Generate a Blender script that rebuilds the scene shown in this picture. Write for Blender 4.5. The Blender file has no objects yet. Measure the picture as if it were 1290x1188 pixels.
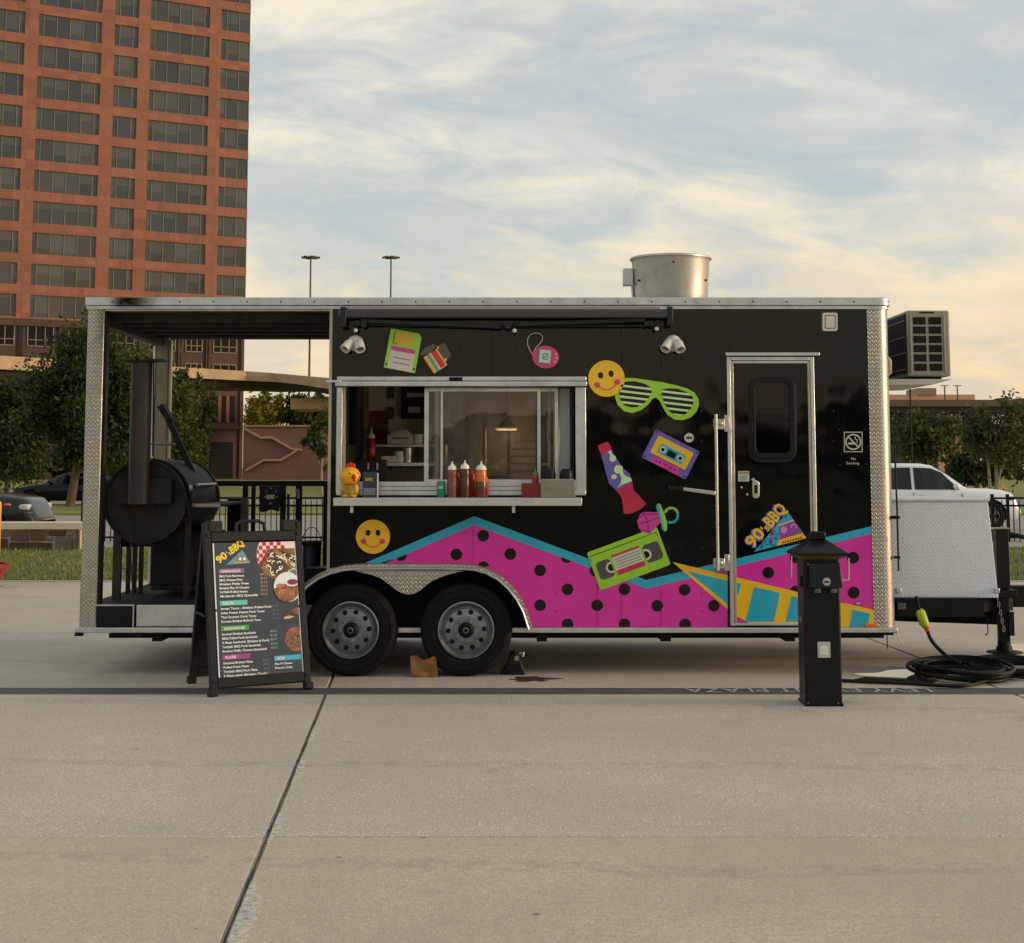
import bpy, bmesh, math, random
from mathutils import Vector, Matrix, noise
rad = math.radians
random.seed(7)
SC = bpy.context.scene
COL = SC.collection

# ------------------------------------------------------------------ camera
F_PX, CX, HOR, CD, CH = 2000.0, 645.0, 588.0, 12.9, 1.647    # focal length and horizon in photograph pixels, camera distance and height
PITCH = rad(6.0)
PPY = HOR - F_PX * math.tan(PITCH)
cam = bpy.data.cameras.new('camera')
cam.sensor_fit = 'HORIZONTAL'; cam.sensor_width = 36.0
cam.lens = F_PX / 1290.0 * 36.0
cam.shift_y = (PPY - 594.0) / 1290.0
cam.clip_start = 0.1; cam.clip_end = 3000
cam_o = bpy.data.objects.new('camera', cam); COL.objects.link(cam_o)
cam_o.location = (0, -CD, CH); cam_o.rotation_euler = (rad(90) + PITCH, 0, 0)
SC.camera = cam_o
# ------------------------------------------------------------------ world, sun, exposure
SUN_AZ, SUN_EL = rad(6.0), rad(10.0)          # sun towards +X, a little to the camera's side, very low
SUN_DIR = Vector((math.cos(SUN_EL) * math.cos(SUN_AZ), -math.cos(SUN_EL) * math.sin(SUN_AZ), math.sin(SUN_EL)))
W = bpy.data.worlds.new('World'); SC.world = W; W.use_nodes = True
wt = W.node_tree; wt.nodes.clear()

class NT:
    """small node-tree writer"""
    def __init__(s, t): s.t = t
    def n(s, typ, ins=None, **kw):
        nd = s.t.nodes.new(typ)
        for k, v in kw.items(): setattr(nd, k, v)
        for k, v in (ins or {}).items(): s.set(nd.inputs[k], v)
        return nd
    def set(s, sock, v):
        if isinstance(v, bpy.types.NodeSocket): s.t.links.new(v, sock)
        else: sock.default_value = v
    def m(s, op, a, b=0.0, c=0.0):
        nd = s.t.nodes.new('ShaderNodeMath'); nd.operation = op
        for i, v in enumerate((a, b, c)): s.set(nd.inputs[i], v)
        return nd.outputs[0]
    def vm(s, op, a, b=(0, 0, 0)):
        nd = s.t.nodes.new('ShaderNodeVectorMath'); nd.operation = op
        s.set(nd.inputs[0], a); s.set(nd.inputs[1], b)
        return nd.outputs['Value'] if op in ('DOT_PRODUCT', 'LENGTH') else nd.outputs[0]
    def mix(s, f, a, b):
        nd = s.t.nodes.new('ShaderNodeMix'); nd.data_type = 'RGBA'
        s.set(nd.inputs[0], f); s.set(nd.inputs[6], a); s.set(nd.inputs[7], b)
        return nd.outputs[2]
    def rng(s, v, a, b, c=0.0, d=1.0, smooth=True):
        nd = s.t.nodes.new('ShaderNodeMapRange'); nd.interpolation_type = 'SMOOTHSTEP' if smooth else 'LINEAR'
        for i, x in enumerate((v, a, b, c, d)): s.set(nd.inputs[i], x)
        return nd.outputs[0]
    def noise(s, vec, scale, detail=4.0, rough=0.55, dist=0.0):
        nd = s.n('ShaderNodeTexNoise', {'Vector': vec, 'Scale': scale, 'Detail': detail, 'Roughness': rough, 'Distortion': dist})
        return nd.outputs[0]
    def sep(s, v):
        return s.n('ShaderNodeSeparateXYZ', {0: v}).outputs
    def comb(s, x, y, z):
        return s.n('ShaderNodeCombineXYZ', {0: x, 1: y, 2: z}).outputs[0]

def lin(c, k=1.0):
    o = []
    for v in c[:3]:
        v /= 255.0
        v = v / 12.92 if v <= 0.04045 else ((v + 0.055) / 1.055) ** 2.4
        o.append(min(0.9, v * k))
    return tuple(o) + (1.0,)

g = NT(wt)
d = g.vm('NORMALIZE', g.n('ShaderNodeTexCoord').outputs['Generated'])
dx, dy, dz = g.sep(d)
sky = g.n('ShaderNodeTexSky', sky_type='NISHITA', sun_disc=False, sun_elevation=SUN_EL,
          sun_rotation=rad(90) + SUN_AZ, air_density=1.0, dust_density=1.5, ozone_density=1.5)
up = g.m('MAXIMUM', dz, 0.0)
den = g.m('ADD', up, 0.30)
P = g.comb(g.m('DIVIDE', dx, den), g.m('DIVIDE', dy, den), g.m('MULTIPLY', up, 3.0))
warp = g.n('ShaderNodeTexNoise', {'Vector': P, 'Scale': .8, 'Detail': 2.0}).outputs[1]
P2 = g.vm('ADD', P, g.vm('MULTIPLY', g.vm('SUBTRACT', warp, (.5, .5, .5)), (.7, .45, .3)))
big = g.noise(g.vm('MULTIPLY', P2, (.9, .8, 1)), 1.7, 7.0, 0.52, 0.1)
wis = g.noise(g.vm('MULTIPLY', P2, (1.2, 1.6, 1)), 4.6, 9.0, 0.62, 0.55)
cov = g.m('ADD', g.m('MULTIPLY', big, .58), g.m('MULTIPLY', wis, .42))
cloud = g.rng(g.m('SUBTRACT', cov, g.m('MULTIPLY', g.rng(dz, .10, .30), .045)), 0.34, 0.60)
lit = g.rng(g.noise(g.vm('ADD', P2, (.35, .1, .2)), 2.9, 9.0, 0.60, .4), 0.40, 0.62)
sd = g.vm('DOT_PRODUCT', d, tuple(SUN_DIR))
toward = g.rng(sd, -0.25, 0.95)
low = g.rng(dz, 0.0, 0.24, 1.0, 0.0)
c_sh = g.mix(low, lin((203, 204, 200)), lin((226, 214, 190)))
c_lt = g.mix(low, lin((240, 230, 208)), lin((250, 229, 186)))
ccol = g.mix(lit, c_sh, c_lt)
warmh = g.m('MULTIPLY', g.rng(dz, 0.0, 0.20, 1.0, 0.0), g.m('ADD', 0.42, g.m('MULTIPLY', toward, .55)))
ccol = g.mix(warmh, ccol, lin((255, 198, 140)))
bg_sky = g.n('ShaderNodeBackground', {'Color': g.mix(0.6, sky.outputs[0], (4.35, 4.68, 4.75, 1)), 'Strength': 0.102})
bg_cl = g.n('ShaderNodeBackground', {'Color': ccol, 'Strength': 0.76})
fac = g.m('MAXIMUM', g.m('MULTIPLY', cloud, .93), g.m('MULTIPLY', warmh, .85))
mixs = g.n('ShaderNodeMixShader', {0: fac, 1: bg_sky.outputs[0], 2: bg_cl.outputs[0]})
g.n('ShaderNodeOutputWorld', {0: mixs.outputs[0]})

sun = bpy.data.lights.new('sun', 'SUN'); sun.energy = 1.5; sun.angle = rad(12.0); sun.color = (1.0, 0.72, 0.46)
sun_o = bpy.data.objects.new('sun', sun); COL.objects.link(sun_o)
sun_o.rotation_euler = SUN_DIR.to_track_quat('Z', 'Y').to_euler(); sun_o.location = (30, -5, 20)
SC.view_settings.view_transform = 'Standard'; SC.view_settings.look = 'None'
SC.view_settings.exposure = 0.58; SC.view_settings.gamma = 1.0; SC.view_settings.use_curve_mapping = False
SC.render.engine = 'CYCLES'
SC.cycles.use_denoising = True; SC.cycles.max_bounces = 8; SC.cycles.transparent_max_bounces = 16

# ------------------------------------------------------------------ measuring helpers
def at(px, py, Y=0.0):
    """photograph pixel -> (x, z) on the upright plane y = Y"""
    u = (px - CX) / F_PX; v = (PPY - py) / F_PX
    t = (Y + CD) / (math.cos(PITCH) - v * math.sin(PITCH))
    return u * t, CH + (math.sin(PITCH) + v * math.cos(PITCH)) * t
def gr(px, py):
    """photograph pixel -> (x, y) on the ground"""
    u = (px - CX) / F_PX; v = (PPY - py) / F_PX
    t = -CH / (math.sin(PITCH) + v * math.cos(PITCH))
    return u * t, (math.cos(PITCH) - v * math.sin(PITCH)) * t - CD
def AX(px, py=588, Y=0.0): return at(px, py, Y)[0]
def AZ(py, Y=0.0, px=645): return at(px, py, Y)[1]

# ------------------------------------------------------------------ mesh helpers
class MB:
    def __init__(s): s.v = []; s.f = []; s.mi = []
    def add(s, vs, fs, mi=0):
        o = len(s.v); s.v += [tuple(p) for p in vs]; s.f += [tuple(i + o for i in f) for f in fs]; s.mi += [mi] * len(fs)
        return s
    def box(s, x0, x1, y0, y1, z0, z1, mi=0):
        vs = [(x0, y0, z0), (x1, y0, z0), (x1, y1, z0), (x0, y1, z0), (x0, y0, z1), (x1, y0, z1), (x1, y1, z1), (x0, y1, z1)]
        return s.add(vs, [(3, 2, 1, 0), (4, 5, 6, 7), (0, 1, 5, 4), (1, 2, 6, 5), (2, 3, 7, 6), (3, 0, 4, 7)], mi)
    def prism(s, bot, top, mi=0):
        n = len(bot)
        return s.add(list(bot) + list(top), [tuple(range(n - 1, -1, -1)), tuple(range(n, 2 * n))] +
                     [(i, (i + 1) % n, n + (i + 1) % n, n + i) for i in range(n)], mi)
    def plate(s, pts, y0, y1, mi=0):
        """(x,z) outline, y0 = front (towards camera)"""
        a = sum(pts[i][0] * pts[(i + 1) % len(pts)][1] - pts[(i + 1) % len(pts)][0] * pts[i][1] for i in range(len(pts)))
        if a < 0: pts = pts[::-1]
        return s.prism([(x, y1, z) for x, z in pts], [(x, y0, z) for x, z in pts], mi)
    def slab(s, pts, z0, z1, mi=0):
        a = sum(pts[i][0] * pts[(i + 1) % len(pts)][1] - pts[(i + 1) % len(pts)][0] * pts[i][1] for i in range(len(pts)))
        if a < 0: pts = pts[::-1]
        return s.prism([(x, y, z0) for x, y in pts], [(x, y, z1) for x, y in pts], mi)
    def tube(s, path, r, n=8, cap=True, mi=0):
        path = [Vector(p) for p in path]; rs = r if isinstance(r, (list, tuple)) else [r] * len(path)
        base = len(s.v); ref = None
        for i, p in enumerate(path):
            t = (path[min(i + 1, len(path) - 1)] - path[max(i - 1, 0)]).normalized()
            if ref is None:
                ref = t.cross(Vector((0, 0, 1)))
                if ref.length < 1e-3: ref = Vector((1, 0, 0))
            b = t.cross(ref.cross(t)).normalized(); ref = b
            c = t.cross(b)
            for k in range(n):
                a = 2 * math.pi * k / n
                s.v.append(tuple(p + (b * math.cos(a) + c * math.sin(a)) * rs[i]))
        for i in range(len(path) - 1):
            for k in range(n):
                k2 = (k + 1) % n; o = base + i * n
                s.f.append((o + k, o + k2, o + n + k2, o + n + k)); s.mi.append(mi)
        if cap:
            s.f.append(tuple(base + k for k in range(n - 1, -1, -1))); s.mi.append(mi)
            o = base + (len(path) - 1) * n; s.f.append(tuple(o + k for k in range(n))); s.mi.append(mi)
        return s
    def lathe(s, prof, c, axis='z', n=32, mi=0):
        """prof = [(r, h)...] along axis from c"""
        base = len(s.v)
        for r, h in prof:
            for k in range(n):
                a = 2 * math.pi * k / n; p, q = r * math.cos(a), r * math.sin(a)
                s.v.append({'z': (c[0] + p, c[1] + q, c[2] + h), 'y': (c[0] + p, c[1] + h, c[2] + q), 'x': (c[0] + h, c[1] + p, c[2] + q)}[axis])
        for i in range(len(prof) - 1):
            for k in range(n):
                k2 = (k + 1) % n; o = base + i * n
                f = (o + k, o + k2, o + n + k2, o + n + k)
                s.f.append(f if axis != 'y' else f[::-1]); s.mi.append(mi)
        return s
    def ball(s, c, rx, ry, rz, n=12, m=8):
        base = len(s.v)
        for i in range(m + 1):
            t = math.pi * i / m
            for k in range(n):
                a = 2 * math.pi * k / n
                s.v.append((c[0] + rx * math.sin(t) * math.cos(a), c[1] + ry * math.sin(t) * math.sin(a), c[2] + rz * math.cos(t)))
        for i in range(m):
            for k in range(n):
                k2 = (k + 1) % n
                s.f.append((base + i * n + k, base + (i + 1) * n + k, base + (i + 1) * n + k2, base + i * n + k2)); s.mi.append(0)
        return s
    def xf(s, M):
        s.v = [tuple(M @ Vector(p)) for p in s.v]; return s
    def mesh(s, name, mat, smooth=None):
        me = bpy.data.meshes.new(name); me.from_pydata(s.v, [], s.f)
        for m_ in (mat if isinstance(mat, (list, tuple)) else [mat]): me.materials.append(m_)
        if any(s.mi): me.polygons.foreach_set('material_index', s.mi)
        me.update()
        if smooth is not None:
            me.polygons.foreach_set('use_smooth', [True] * len(me.polygons)); me.set_sharp_from_angle(angle=rad(smooth))
        return me
    def build(s, name, mat, parent=None, bevel=0.0, smooth=None, local=False):
        if bevel and smooth is None: smooth = 40
        return put(name, s.mesh(name, mat, smooth), parent, bevel, local)

def put(name, me, parent=None, bevel=0.0, local=False, loc=None):
    o = bpy.data.objects.new(name, me); COL.objects.link(o)
    if parent is not None:
        o.parent = parent
        if not local and parent.type == 'EMPTY': o.matrix_parent_inverse = Matrix.Translation(-parent.location)
    if loc is not None: o.location = loc
    if bevel:
        b = o.modifiers.new('bevel', 'BEVEL'); b.width = bevel; b.segments = 2; b.limit_method = 'ANGLE'; b.angle_limit = rad(40)
    return o
def tag(o, label=None, cat=None, group=None, kind=None):
    if label: o['label'] = label
    if cat: o['category'] = cat
    if group: o['group'] = group
    if kind: o['kind'] = kind
    return o
def thing(name, label, cat, loc=(0, 0, 0), group=None, rz=0):
    o = bpy.data.objects.new(name, None); COL.objects.link(o); o.location = loc; o.rotation_euler = (0, 0, rz); o.empty_display_size = .2
    return tag(o, label, cat, group)
def bx(name, mat, parent, x0, x1, y0, y1, z0, z1, bevel=0.0, local=False):
    return MB().box(min(x0, x1), max(x0, x1), min(y0, y1), max(y0, y1), min(z0, z1), max(z0, z1)).build(name, mat, parent, bevel, None, local)
def copy_tree(o, parent=None):
    c = o.copy(); COL.objects.link(c)
    if parent is not None: c.parent = parent
    for ch in o.children: copy_tree(ch, c)
    return c

# ------------------------------------------------------------------ materials
MATS = {}
def pbr(name, col, rough=0.5, metal=0.0, var=0.0, vscale=4.0, bump=0.0, bscale=40.0, coat=0.0, k=1.0, spec=None, dirt=None, alpha_stretch=None, rvar=0.0, emit=None, random_island=0.0):
    if name in MATS: return MATS[name]
    m = bpy.data.materials.new(name); m.use_nodes = True; MATS[name] = m
    t = m.node_tree; t.nodes.clear(); q = NT(t)
    if spec is None: spec = .22 if max(col[:3]) <= 50 and metal == 0 else .45
    c = lin(col, k) if max(col[:3]) > 1.0 else tuple(col[:3]) + (1.0,)
    b = q.n('ShaderNodeBsdfPrincipled', {'Roughness': rough, 'Metallic': metal, 'Coat Weight': coat, 'Specular IOR Level': spec})
    vec = q.n('ShaderNodeTexCoord').outputs['Object']
    if alpha_stretch: vec = q.vm('MULTIPLY', vec, alpha_stretch)
    cs = c
    if var or rvar:
        nz = q.noise(vec, vscale, 5.0, 0.6)
    if var:
        f = q.rng(nz, 0.3, 0.7, 1.0 - var, 1.0 + var, False)
        cs = q.vm('SCALE', c[:3]); cs.node.inputs['Scale'].default_value = 1; q.set(cs.node.inputs['Scale'], f)
    if random_island:
        ri = q.n('ShaderNodeNewGeometry').outputs['Random Per Island']
        f2 = q.rng(ri, 0, 1, 1 - random_island, 1 + random_island, False)
        s2 = q.vm('SCALE', cs if isinstance(cs, bpy.types.NodeSocket) else cs[:3]); q.set(s2.node.inputs['Scale'], f2); cs = s2
    if dirt:
        dc, da, dscale = dirt
        cs = q.mix(q.m('MULTIPLY', q.rng(q.noise(vec, dscale, 6.0, .65), .5, .72), da), cs if isinstance(cs, bpy.types.NodeSocket) else c, lin(dc))
    q.set(b.inputs['Base Color'], cs)
    if rvar: q.set(b.inputs['Roughness'], q.rng(nz, .3, .7, max(0.02, rough - rvar), rough + rvar, False))
    if bump:
        bn = q.n('ShaderNodeBump', {'Strength': bump, 'Distance': 0.01, 'Height': q.noise(vec, bscale, 4.0, .6)})
        q.set(b.inputs['Normal'], bn.outputs[0])
    if emit: b.inputs['Emission Color'].default_value = lin(emit[0]); b.inputs['Emission Strength'].default_value = emit[1]
    q.n('ShaderNodeOutputMaterial', {0: b.outputs[0]})
    return m

def glass(name, tint, rough=0.02, trans=0.8, refl=1.0, haze=0.0):
    m = bpy.data.materials.new(name); m.use_nodes = True; t = m.node_tree; t.nodes.clear(); q = NT(t)
    tr = q.n('ShaderNodeBsdfTransparent', {0: tuple(x * trans for x in tint) + (1,)})
    gl = q.n('ShaderNodeBsdfGlossy', {0: (1, 1, 1, 1), 'Roughness': rough})
    fr = q.n('ShaderNodeFresnel', {'IOR': 1.6})
    mx = q.n('ShaderNodeMixShader', {0: q.m('MULTIPLY', fr.outputs[0], refl), 1: tr.outputs[0], 2: gl.outputs[0]})
    if haze:
        df = q.n('ShaderNodeBsdfDiffuse', {0: (.45, .42, .38, 1)}); v = q.n('ShaderNodeTexCoord').outputs['Object']
        mx = q.n('ShaderNodeMixShader', {0: q.rng(q.noise(q.vm('MULTIPLY', v, (3, 3, 1)), 3.0, 5.0, .6), .3, .75, haze * .4, haze * 1.6), 1: mx.outputs[0], 2: df.outputs[0]})
    q.n('ShaderNodeOutputMaterial', {0: mx.outputs[0]}); MATS[name] = m
    return m

def diamond(name, col, rough, pitch=0.034, stain=None, metal=1.0, mottle=.5, lo=.62):
    m = bpy.data.materials.new(name); m.use_nodes = True; t = m.node_tree; t.nodes.clear(); q = NT(t); MATS[name] = m
    b = q.n('ShaderNodeBsdfPrincipled', {'Metallic': metal})
    vec = q.n('ShaderNodeTexCoord').outputs['Object']; X, Y, Z = q.sep(vec)
    u = q.m('DIVIDE', q.m('ADD', X, q.m('MULTIPLY', Y, .6)), pitch); v = q.m('DIVIDE', q.m('ADD', Z, q.m('MULTIPLY', Y, .4)), pitch)
    s_, t_ = q.m('ADD', u, v), q.m('SUBTRACT', u, v)
    par = q.m('MODULO', q.m('ABSOLUTE', q.m('ADD', q.m('FLOOR', s_), q.m('FLOOR', t_))), 2.0)
    fs = q.m('SUBTRACT', q.m('FRACT', s_), .5); ft = q.m('SUBTRACT', q.m('FRACT', t_), .5)
    def ell(a, c):
        return q.m('ADD', q.m('POWER', q.m('DIVIDE', q.m('ABSOLUTE', a), .47), 2.0), q.m('POWER', q.m('DIVIDE', q.m('ABSOLUTE', c), .17), 2.0))
    e = q.n('ShaderNodeMix', {0: par, 2: ell(fs, ft), 3: ell(ft, fs)}).outputs[0]
    h = q.rng(e, 1.1, 0.5)
    nz = q.noise(vec, 9.0, 5.0, .65)
    base = q.mix(h, lin(col, lo), lin(col, 1.1))
    base = q.mix(q.rng(nz, .45, .75, 0, mottle), base, lin(col, .4))
    if stain is not None: base = q.mix(stain(q, X, Y, Z, nz), base, (.012, .011, .010, 1))
    q.set(b.inputs['Base Color'], base)
    q.set(b.inputs['Roughness'], q.rng(nz, .3, .7, rough - .08, rough + .14, False))
    bn = q.n('ShaderNodeBump', {'Strength': .9, 'Distance': .004, 'Height': h}); q.set(b.inputs['Normal'], bn.outputs[0])
    q.n('ShaderNodeOutputMaterial', {0: b.outputs[0]})
    return m

# ------------------------------------------------------------------ ground materials
def concrete(name, col, speck, streak, broom):
    m = bpy.data.materials.new(name); m.use_nodes = True; t = m.node_tree; t.nodes.clear(); q = NT(t); MATS[name] = m
    b = q.n('ShaderNodeBsdfPrincipled', {'Roughness': .82, 'Specular IOR Level': .35})
    v = q.n('ShaderNodeTexCoord').outputs['Object']
    a = q.noise(v, .55, 5.0, .6, .4); f = q.noise(v, 7.0, 6.0, .65); gn = q.noise(v, 70.0, 4.0, .7)
    st = q.noise(q.vm('MULTIPLY', v, (1.2, 7.0, 1)), 1.3, 6.0, .65, .6)
    c = q.mix(q.rng(a, .32, .68), lin(col, .84), lin(col, 1.12))
    c = q.mix(q.m('MULTIPLY', q.rng(f, .35, .7), .5), c, lin(col, .86))
    c = q.mix(q.m('MULTIPLY', q.rng(st, .52, .74), streak), c, lin(col, .66))
    c = q.mix(q.m('MULTIPLY', q.rng(gn, .42, .58), .8 if speck > .5 else .5), c, lin(col, .58)); c = q.mix(q.m('MULTIPLY', q.rng(q.noise(v, 31.0, 4.0, .65), .44, .60), .5), c, lin(col, .70))
    vo = q.n('ShaderNodeTexVoronoi', {'Vector': v, 'Scale': 48.0, 'Randomness': 1.0})
    big = q.rng(q.noise(v, 3.0, 4.0, .6), .38, .62)
    sp = q.m('MULTIPLY', q.rng(vo.outputs['Distance'], .34, .16), q.m('MULTIPLY', q.rng(q.sep(vo.outputs['Color'])[0], .45, .85), speck))
    sp = q.m('MULTIPLY', sp, q.m('ADD', .35, q.m('MULTIPLY', big, .65)))
    c = q.mix(sp, c, lin((240, 236, 226)))
    vd = q.n('ShaderNodeTexVoronoi', {'Vector': v, 'Scale': 21.0, 'Randomness': 1.0})
    sd_ = q.m('MULTIPLY', q.rng(vd.outputs['Distance'], .16, .07), q.rng(q.sep(vd.outputs['Color'])[1], .9, .97))
    c = q.mix(q.m('MULTIPLY', sd_, .6), c, lin((58, 52, 46)))
    spot = q.rng(q.noise(q.vm('ADD', v, (3.1, 8.2, 0)), 1.1, 3.0, .5, .2), .64, .78)
    c = q.mix(q.m('MULTIPLY', spot, .28), c, lin((86, 80, 72)))
    ck = q.n('ShaderNodeTexVoronoi', {'Vector': q.vm('ADD', v, q.vm('MULTIPLY', q.n('ShaderNodeTexNoise', {'Vector': v, 'Scale': 1.6, 'Detail': 5.0}).outputs[1], (.9, .9, 0))), 'Scale': .23}, feature='DISTANCE_TO_EDGE').outputs[0]
    c = q.mix(q.m('MULTIPLY', q.rng(ck, .0016, .0006), q.rng(q.noise(v, .5, 2.0), .5, .6, 0, .2)), c, lin(col, .35))
    gum = q.n('ShaderNodeTexVoronoi', {'Vector': v, 'Scale': 2.1}); c = q.mix(q.m('MULTIPLY', q.rng(gum.outputs['Distance'], .045, .03), q.rng(q.sep(gum.outputs['Color'])[2], .55, .6, 0, .5)), c, lin((70, 66, 60)))
    tx, ty, tz_ = q.sep(q.vm('ADD', v, q.vm('MULTIPLY', q.n('ShaderNodeTexNoise', {'Vector': v, 'Scale': .35, 'Detail': 1.0}).outputs[1], (1.2, .9, 0))))
    band_ = q.rng(q.m('ABSOLUTE', q.m('SUBTRACT', q.m('FRACT', q.m('ADD', q.m('MULTIPLY', ty, .45), q.m('MULTIPLY', tx, .03))), .5)), .06, .03)
    c = q.mix(q.m('MULTIPLY', q.m('MULTIPLY', band_, q.rng(f, .35, .65)), .16), c, lin((74, 68, 62)))
    q.set(b.inputs['Base Color'], c)
    hb = q.m('ADD', q.m('MULTIPLY', gn, .8), q.m('MULTIPLY', f, .5))
    if broom:
        bl = q.noise(q.vm('MULTIPLY', v, (220.0, 14.0, 1)), 1.0, 3.0, .6)
        hb = q.m('ADD', hb, q.m('MULTIPLY', bl, broom))
    bn = q.n('ShaderNodeBump', {'Strength': .85, 'Distance': .005, 'Height': hb}); q.set(b.inputs['Normal'], bn.outputs[0])
    q.n('ShaderNodeOutputMaterial', {0: b.outputs[0]})
    return m
CK = 1.45
M_AGG = concrete('exposed_aggregate_concrete', (212, 202, 186), 1.0, .4, 0.0)
M_BROOM = concrete('broomed_concrete', (206, 192, 175), .18, .5, .8)
M_UNDER = concrete('plaza_concrete', (200, 190, 174), .4, .5, 0.0)
M_JOINT = pbr('joint_sealant', (112, 103, 92), .85, var=.3, vscale=20)
M_BAND = pbr('dark_band_concrete', (84, 84, 83), .75, var=.25, vscale=6, bump=.3, bscale=90)
M_GRASSG = pbr('lawn_soil', (92, 98, 48), .9, var=.35, vscale=1.2, bump=.5, bscale=30)
M_FARGRASS = pbr('far_grass', (122, 122, 58), .9, var=.3, vscale=.35)
M_ROAD = pbr('road_concrete', (150, 143, 134), .85, var=.12, vscale=.6, bump=.2, bscale=20)
M_PAINTW = pbr('white_paint', (205, 203, 198), .7, var=.25, vscale=14)
M_CURB = pbr('kerb_concrete', (165, 155, 140), .8, var=.15, vscale=3)

ground = bx('ground', M_FARGRASS, None, -900, 900, -700, 1600, -.30, -.10); tag(ground, kind='structure')
# plaza: base with recessed joints, slabs on it
PY1 = gr(645, 733)[1]
plaza = bx('plaza', M_JOINT, None, -34, 34, -40, PY1 - .02, -.16, -.009); tag(plaza, kind='structure')
JX = lambda y, k: -0.997 - .058 * (y + 7.33) + 5.02 * k
YB0, YB1, YT = -1.11, -.745, gr(645, 1054)[1]
def slab_row(y0, y1, mat, ks, g=.011, g0=.006, g1=.006):
    for k in ks:
        a, b = y0 + g0, y1 - g1
        pts = [(JX(a, k) + g, a), (JX(a, k + 1) - g, a), (JX(b, k + 1) - g, b), (JX(b, k) + g, b)]
        MB().slab(pts, -.10, 0.0).build('slab', mat, plaza, .006)
slab_row(YT - 5.0, YT, M_BROOM, range(-3, 3))
slab_row(YT - 10.0, YT - 5.0, M_BROOM, range(-3, 3))
slab_row(YT, YB0, M_AGG, range(-3, 3), g1=.001)
slab_row(YB1, 4.5, M_UNDER, range(-5, 5), g0=.001)
slab_row(4.5, PY1 - .02, M_UNDER, range(-6, 6))
band = bx('pavement_band', M_BAND, None, -34, 34, YB0 + .001, YB1 - .001, -.0085, -.003); tag(band, kind='structure')

def text_mesh(s, size, offset=0.0, extrude=0.0, align='LEFT', space=1.0):
    cu = bpy.data.curves.new('text', 'FONT'); cu.body = s; cu.size = size; cu.offset = offset; cu.extrude = extrude
    cu.align_x = align; cu.space_character = space; cu.resolution_u = 2
    o = bpy.data.objects.new('text', cu); COL.objects.link(o)
    dg = bpy.context.evaluated_depsgraph_get()
    me = bpy.data.meshes.new_from_object(o.evaluated_get(dg))
    bpy.data.objects.remove(o); bpy.data.curves.remove(cu)
    return me
def put_text(s, size, M, mat, parent, name='lettering', width=None, **kw):
    me = text_mesh(s, size, **kw)
    if width and len(me.vertices):
        w = max(v.co.x for v in me.vertices) - min(v.co.x for v in me.vertices)
        M = M @ Matrix.Diagonal((width / w, 1, 1, 1))
    me.transform(M); me.materials.clear(); me.materials.append(mat)
    o = bpy.data.objects.new(name, me); COL.objects.link(o)
    if parent is not None:
        o.parent = parent
        if parent.type == 'EMPTY': o.matrix_parent_inverse = Matrix.Translation(-parent.location)
    return o
# painted street name, reads from the far side
x0, x1 = AX(862, 588, -.93), AX(1168, 588, -.93)
M_FADE = pbr('worn_white_paint', (176, 175, 172), .8, var=.4, vscale=30)
put_text('LEVY EVENT PLAZA', .30, Matrix.Translation((x1, YB1 - .06, .0025)) @ Matrix.Rotation(math.pi, 4, 'Z'), M_FADE, band, 'street_lettering', width=x1 - x0)

# sealant strip and pale smears along the long joint
MB().slab([(JX(YT - 5, 0) - .010, YT - 5), (JX(YT - 5, 0) + .010, YT - 5), (JX(YB0, 0) + .009, YB0), (JX(YB0, 0) - .009, YB0)], -.013, -.0025).build('joint_sealant', pbr('grey_sealant', (142, 133, 118), .85, var=.35, vscale=9, dirt=((64, 58, 52), .7, 6.0)), plaza)
ckp = MB(); L, R = [], []
for i in range(161):
    y = YT - 5 + (YB0 - YT + 5) * i / 160; o_ = .004 * noise.noise(Vector((y * 3, 0, 1))) + .003 * noise.noise(Vector((y * 11, 5, 1))); w_ = .003 + .006 * abs(noise.noise(Vector((y * 2.3, 9, 4)))); x = JX(y, 0) + .002 + o_
    L.append((x - w_, y)); R.append((x + w_, y))
for i in range(160): ckp.add([(*L[i], -.0018), (*R[i], -.0018), (*R[i + 1], -.0018), (*L[i + 1], -.0018)], [(0, 1, 2, 3)])
ckp.build('joint_crack', pbr('crack_dark', (52, 48, 44), .9), plaza)
def worn(name, col):
    m = bpy.data.materials.new(name); m.use_nodes = True; t = m.node_tree; t.nodes.clear(); q = NT(t); MATS[name] = m
    v = q.n('ShaderNodeTexCoord').outputs['Object']; b = q.n('ShaderNodeBsdfPrincipled', {'Base Color': q.mix(q.noise(v, 40.0, 4.0), lin(col, .8), lin(col, 1.1)), 'Roughness': .9}); tr_ = q.n('ShaderNodeBsdfTransparent')
    mx = q.n('ShaderNodeMixShader', {0: q.rng(q.noise(v, 26.0, 6.0, .7, .5), .34, .54, .25, .95), 1: tr_.outputs[0], 2: b.outputs[0]}); q.n('ShaderNodeOutputMaterial', {0: mx.outputs[0]}); return m
M_SMEAR = worn('pale_joint_smear', (206, 200, 188))
for ya, yb, w in ((-7.5, -6.35, .085), (-5.7, -5.1, .045), (-4.4, -3.6, .05), (-3.1, -2.6, .04)):
    L, R = [], []; n = 60
    for i in range(n + 1):
        y = ya + (yb - ya) * i / n; x = JX(y, 0) + .0125
        e = max(0.0, math.sin(math.pi * i / n)) ** .6
        L.append((x, y)); R.append((x + .006 + w * e * (.45 + .9 * noise.noise(Vector((y * 6, w * 40, 0))) ** 2 + .5 * abs(noise.noise(Vector((y * 17, 3, w)))) + .5 * noise.noise(Vector((y * 41, 8, w)))), y))
    MB().slab(L + R[::-1], .0005, .0025).build('pale_smear', M_SMEAR, plaza)
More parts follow.
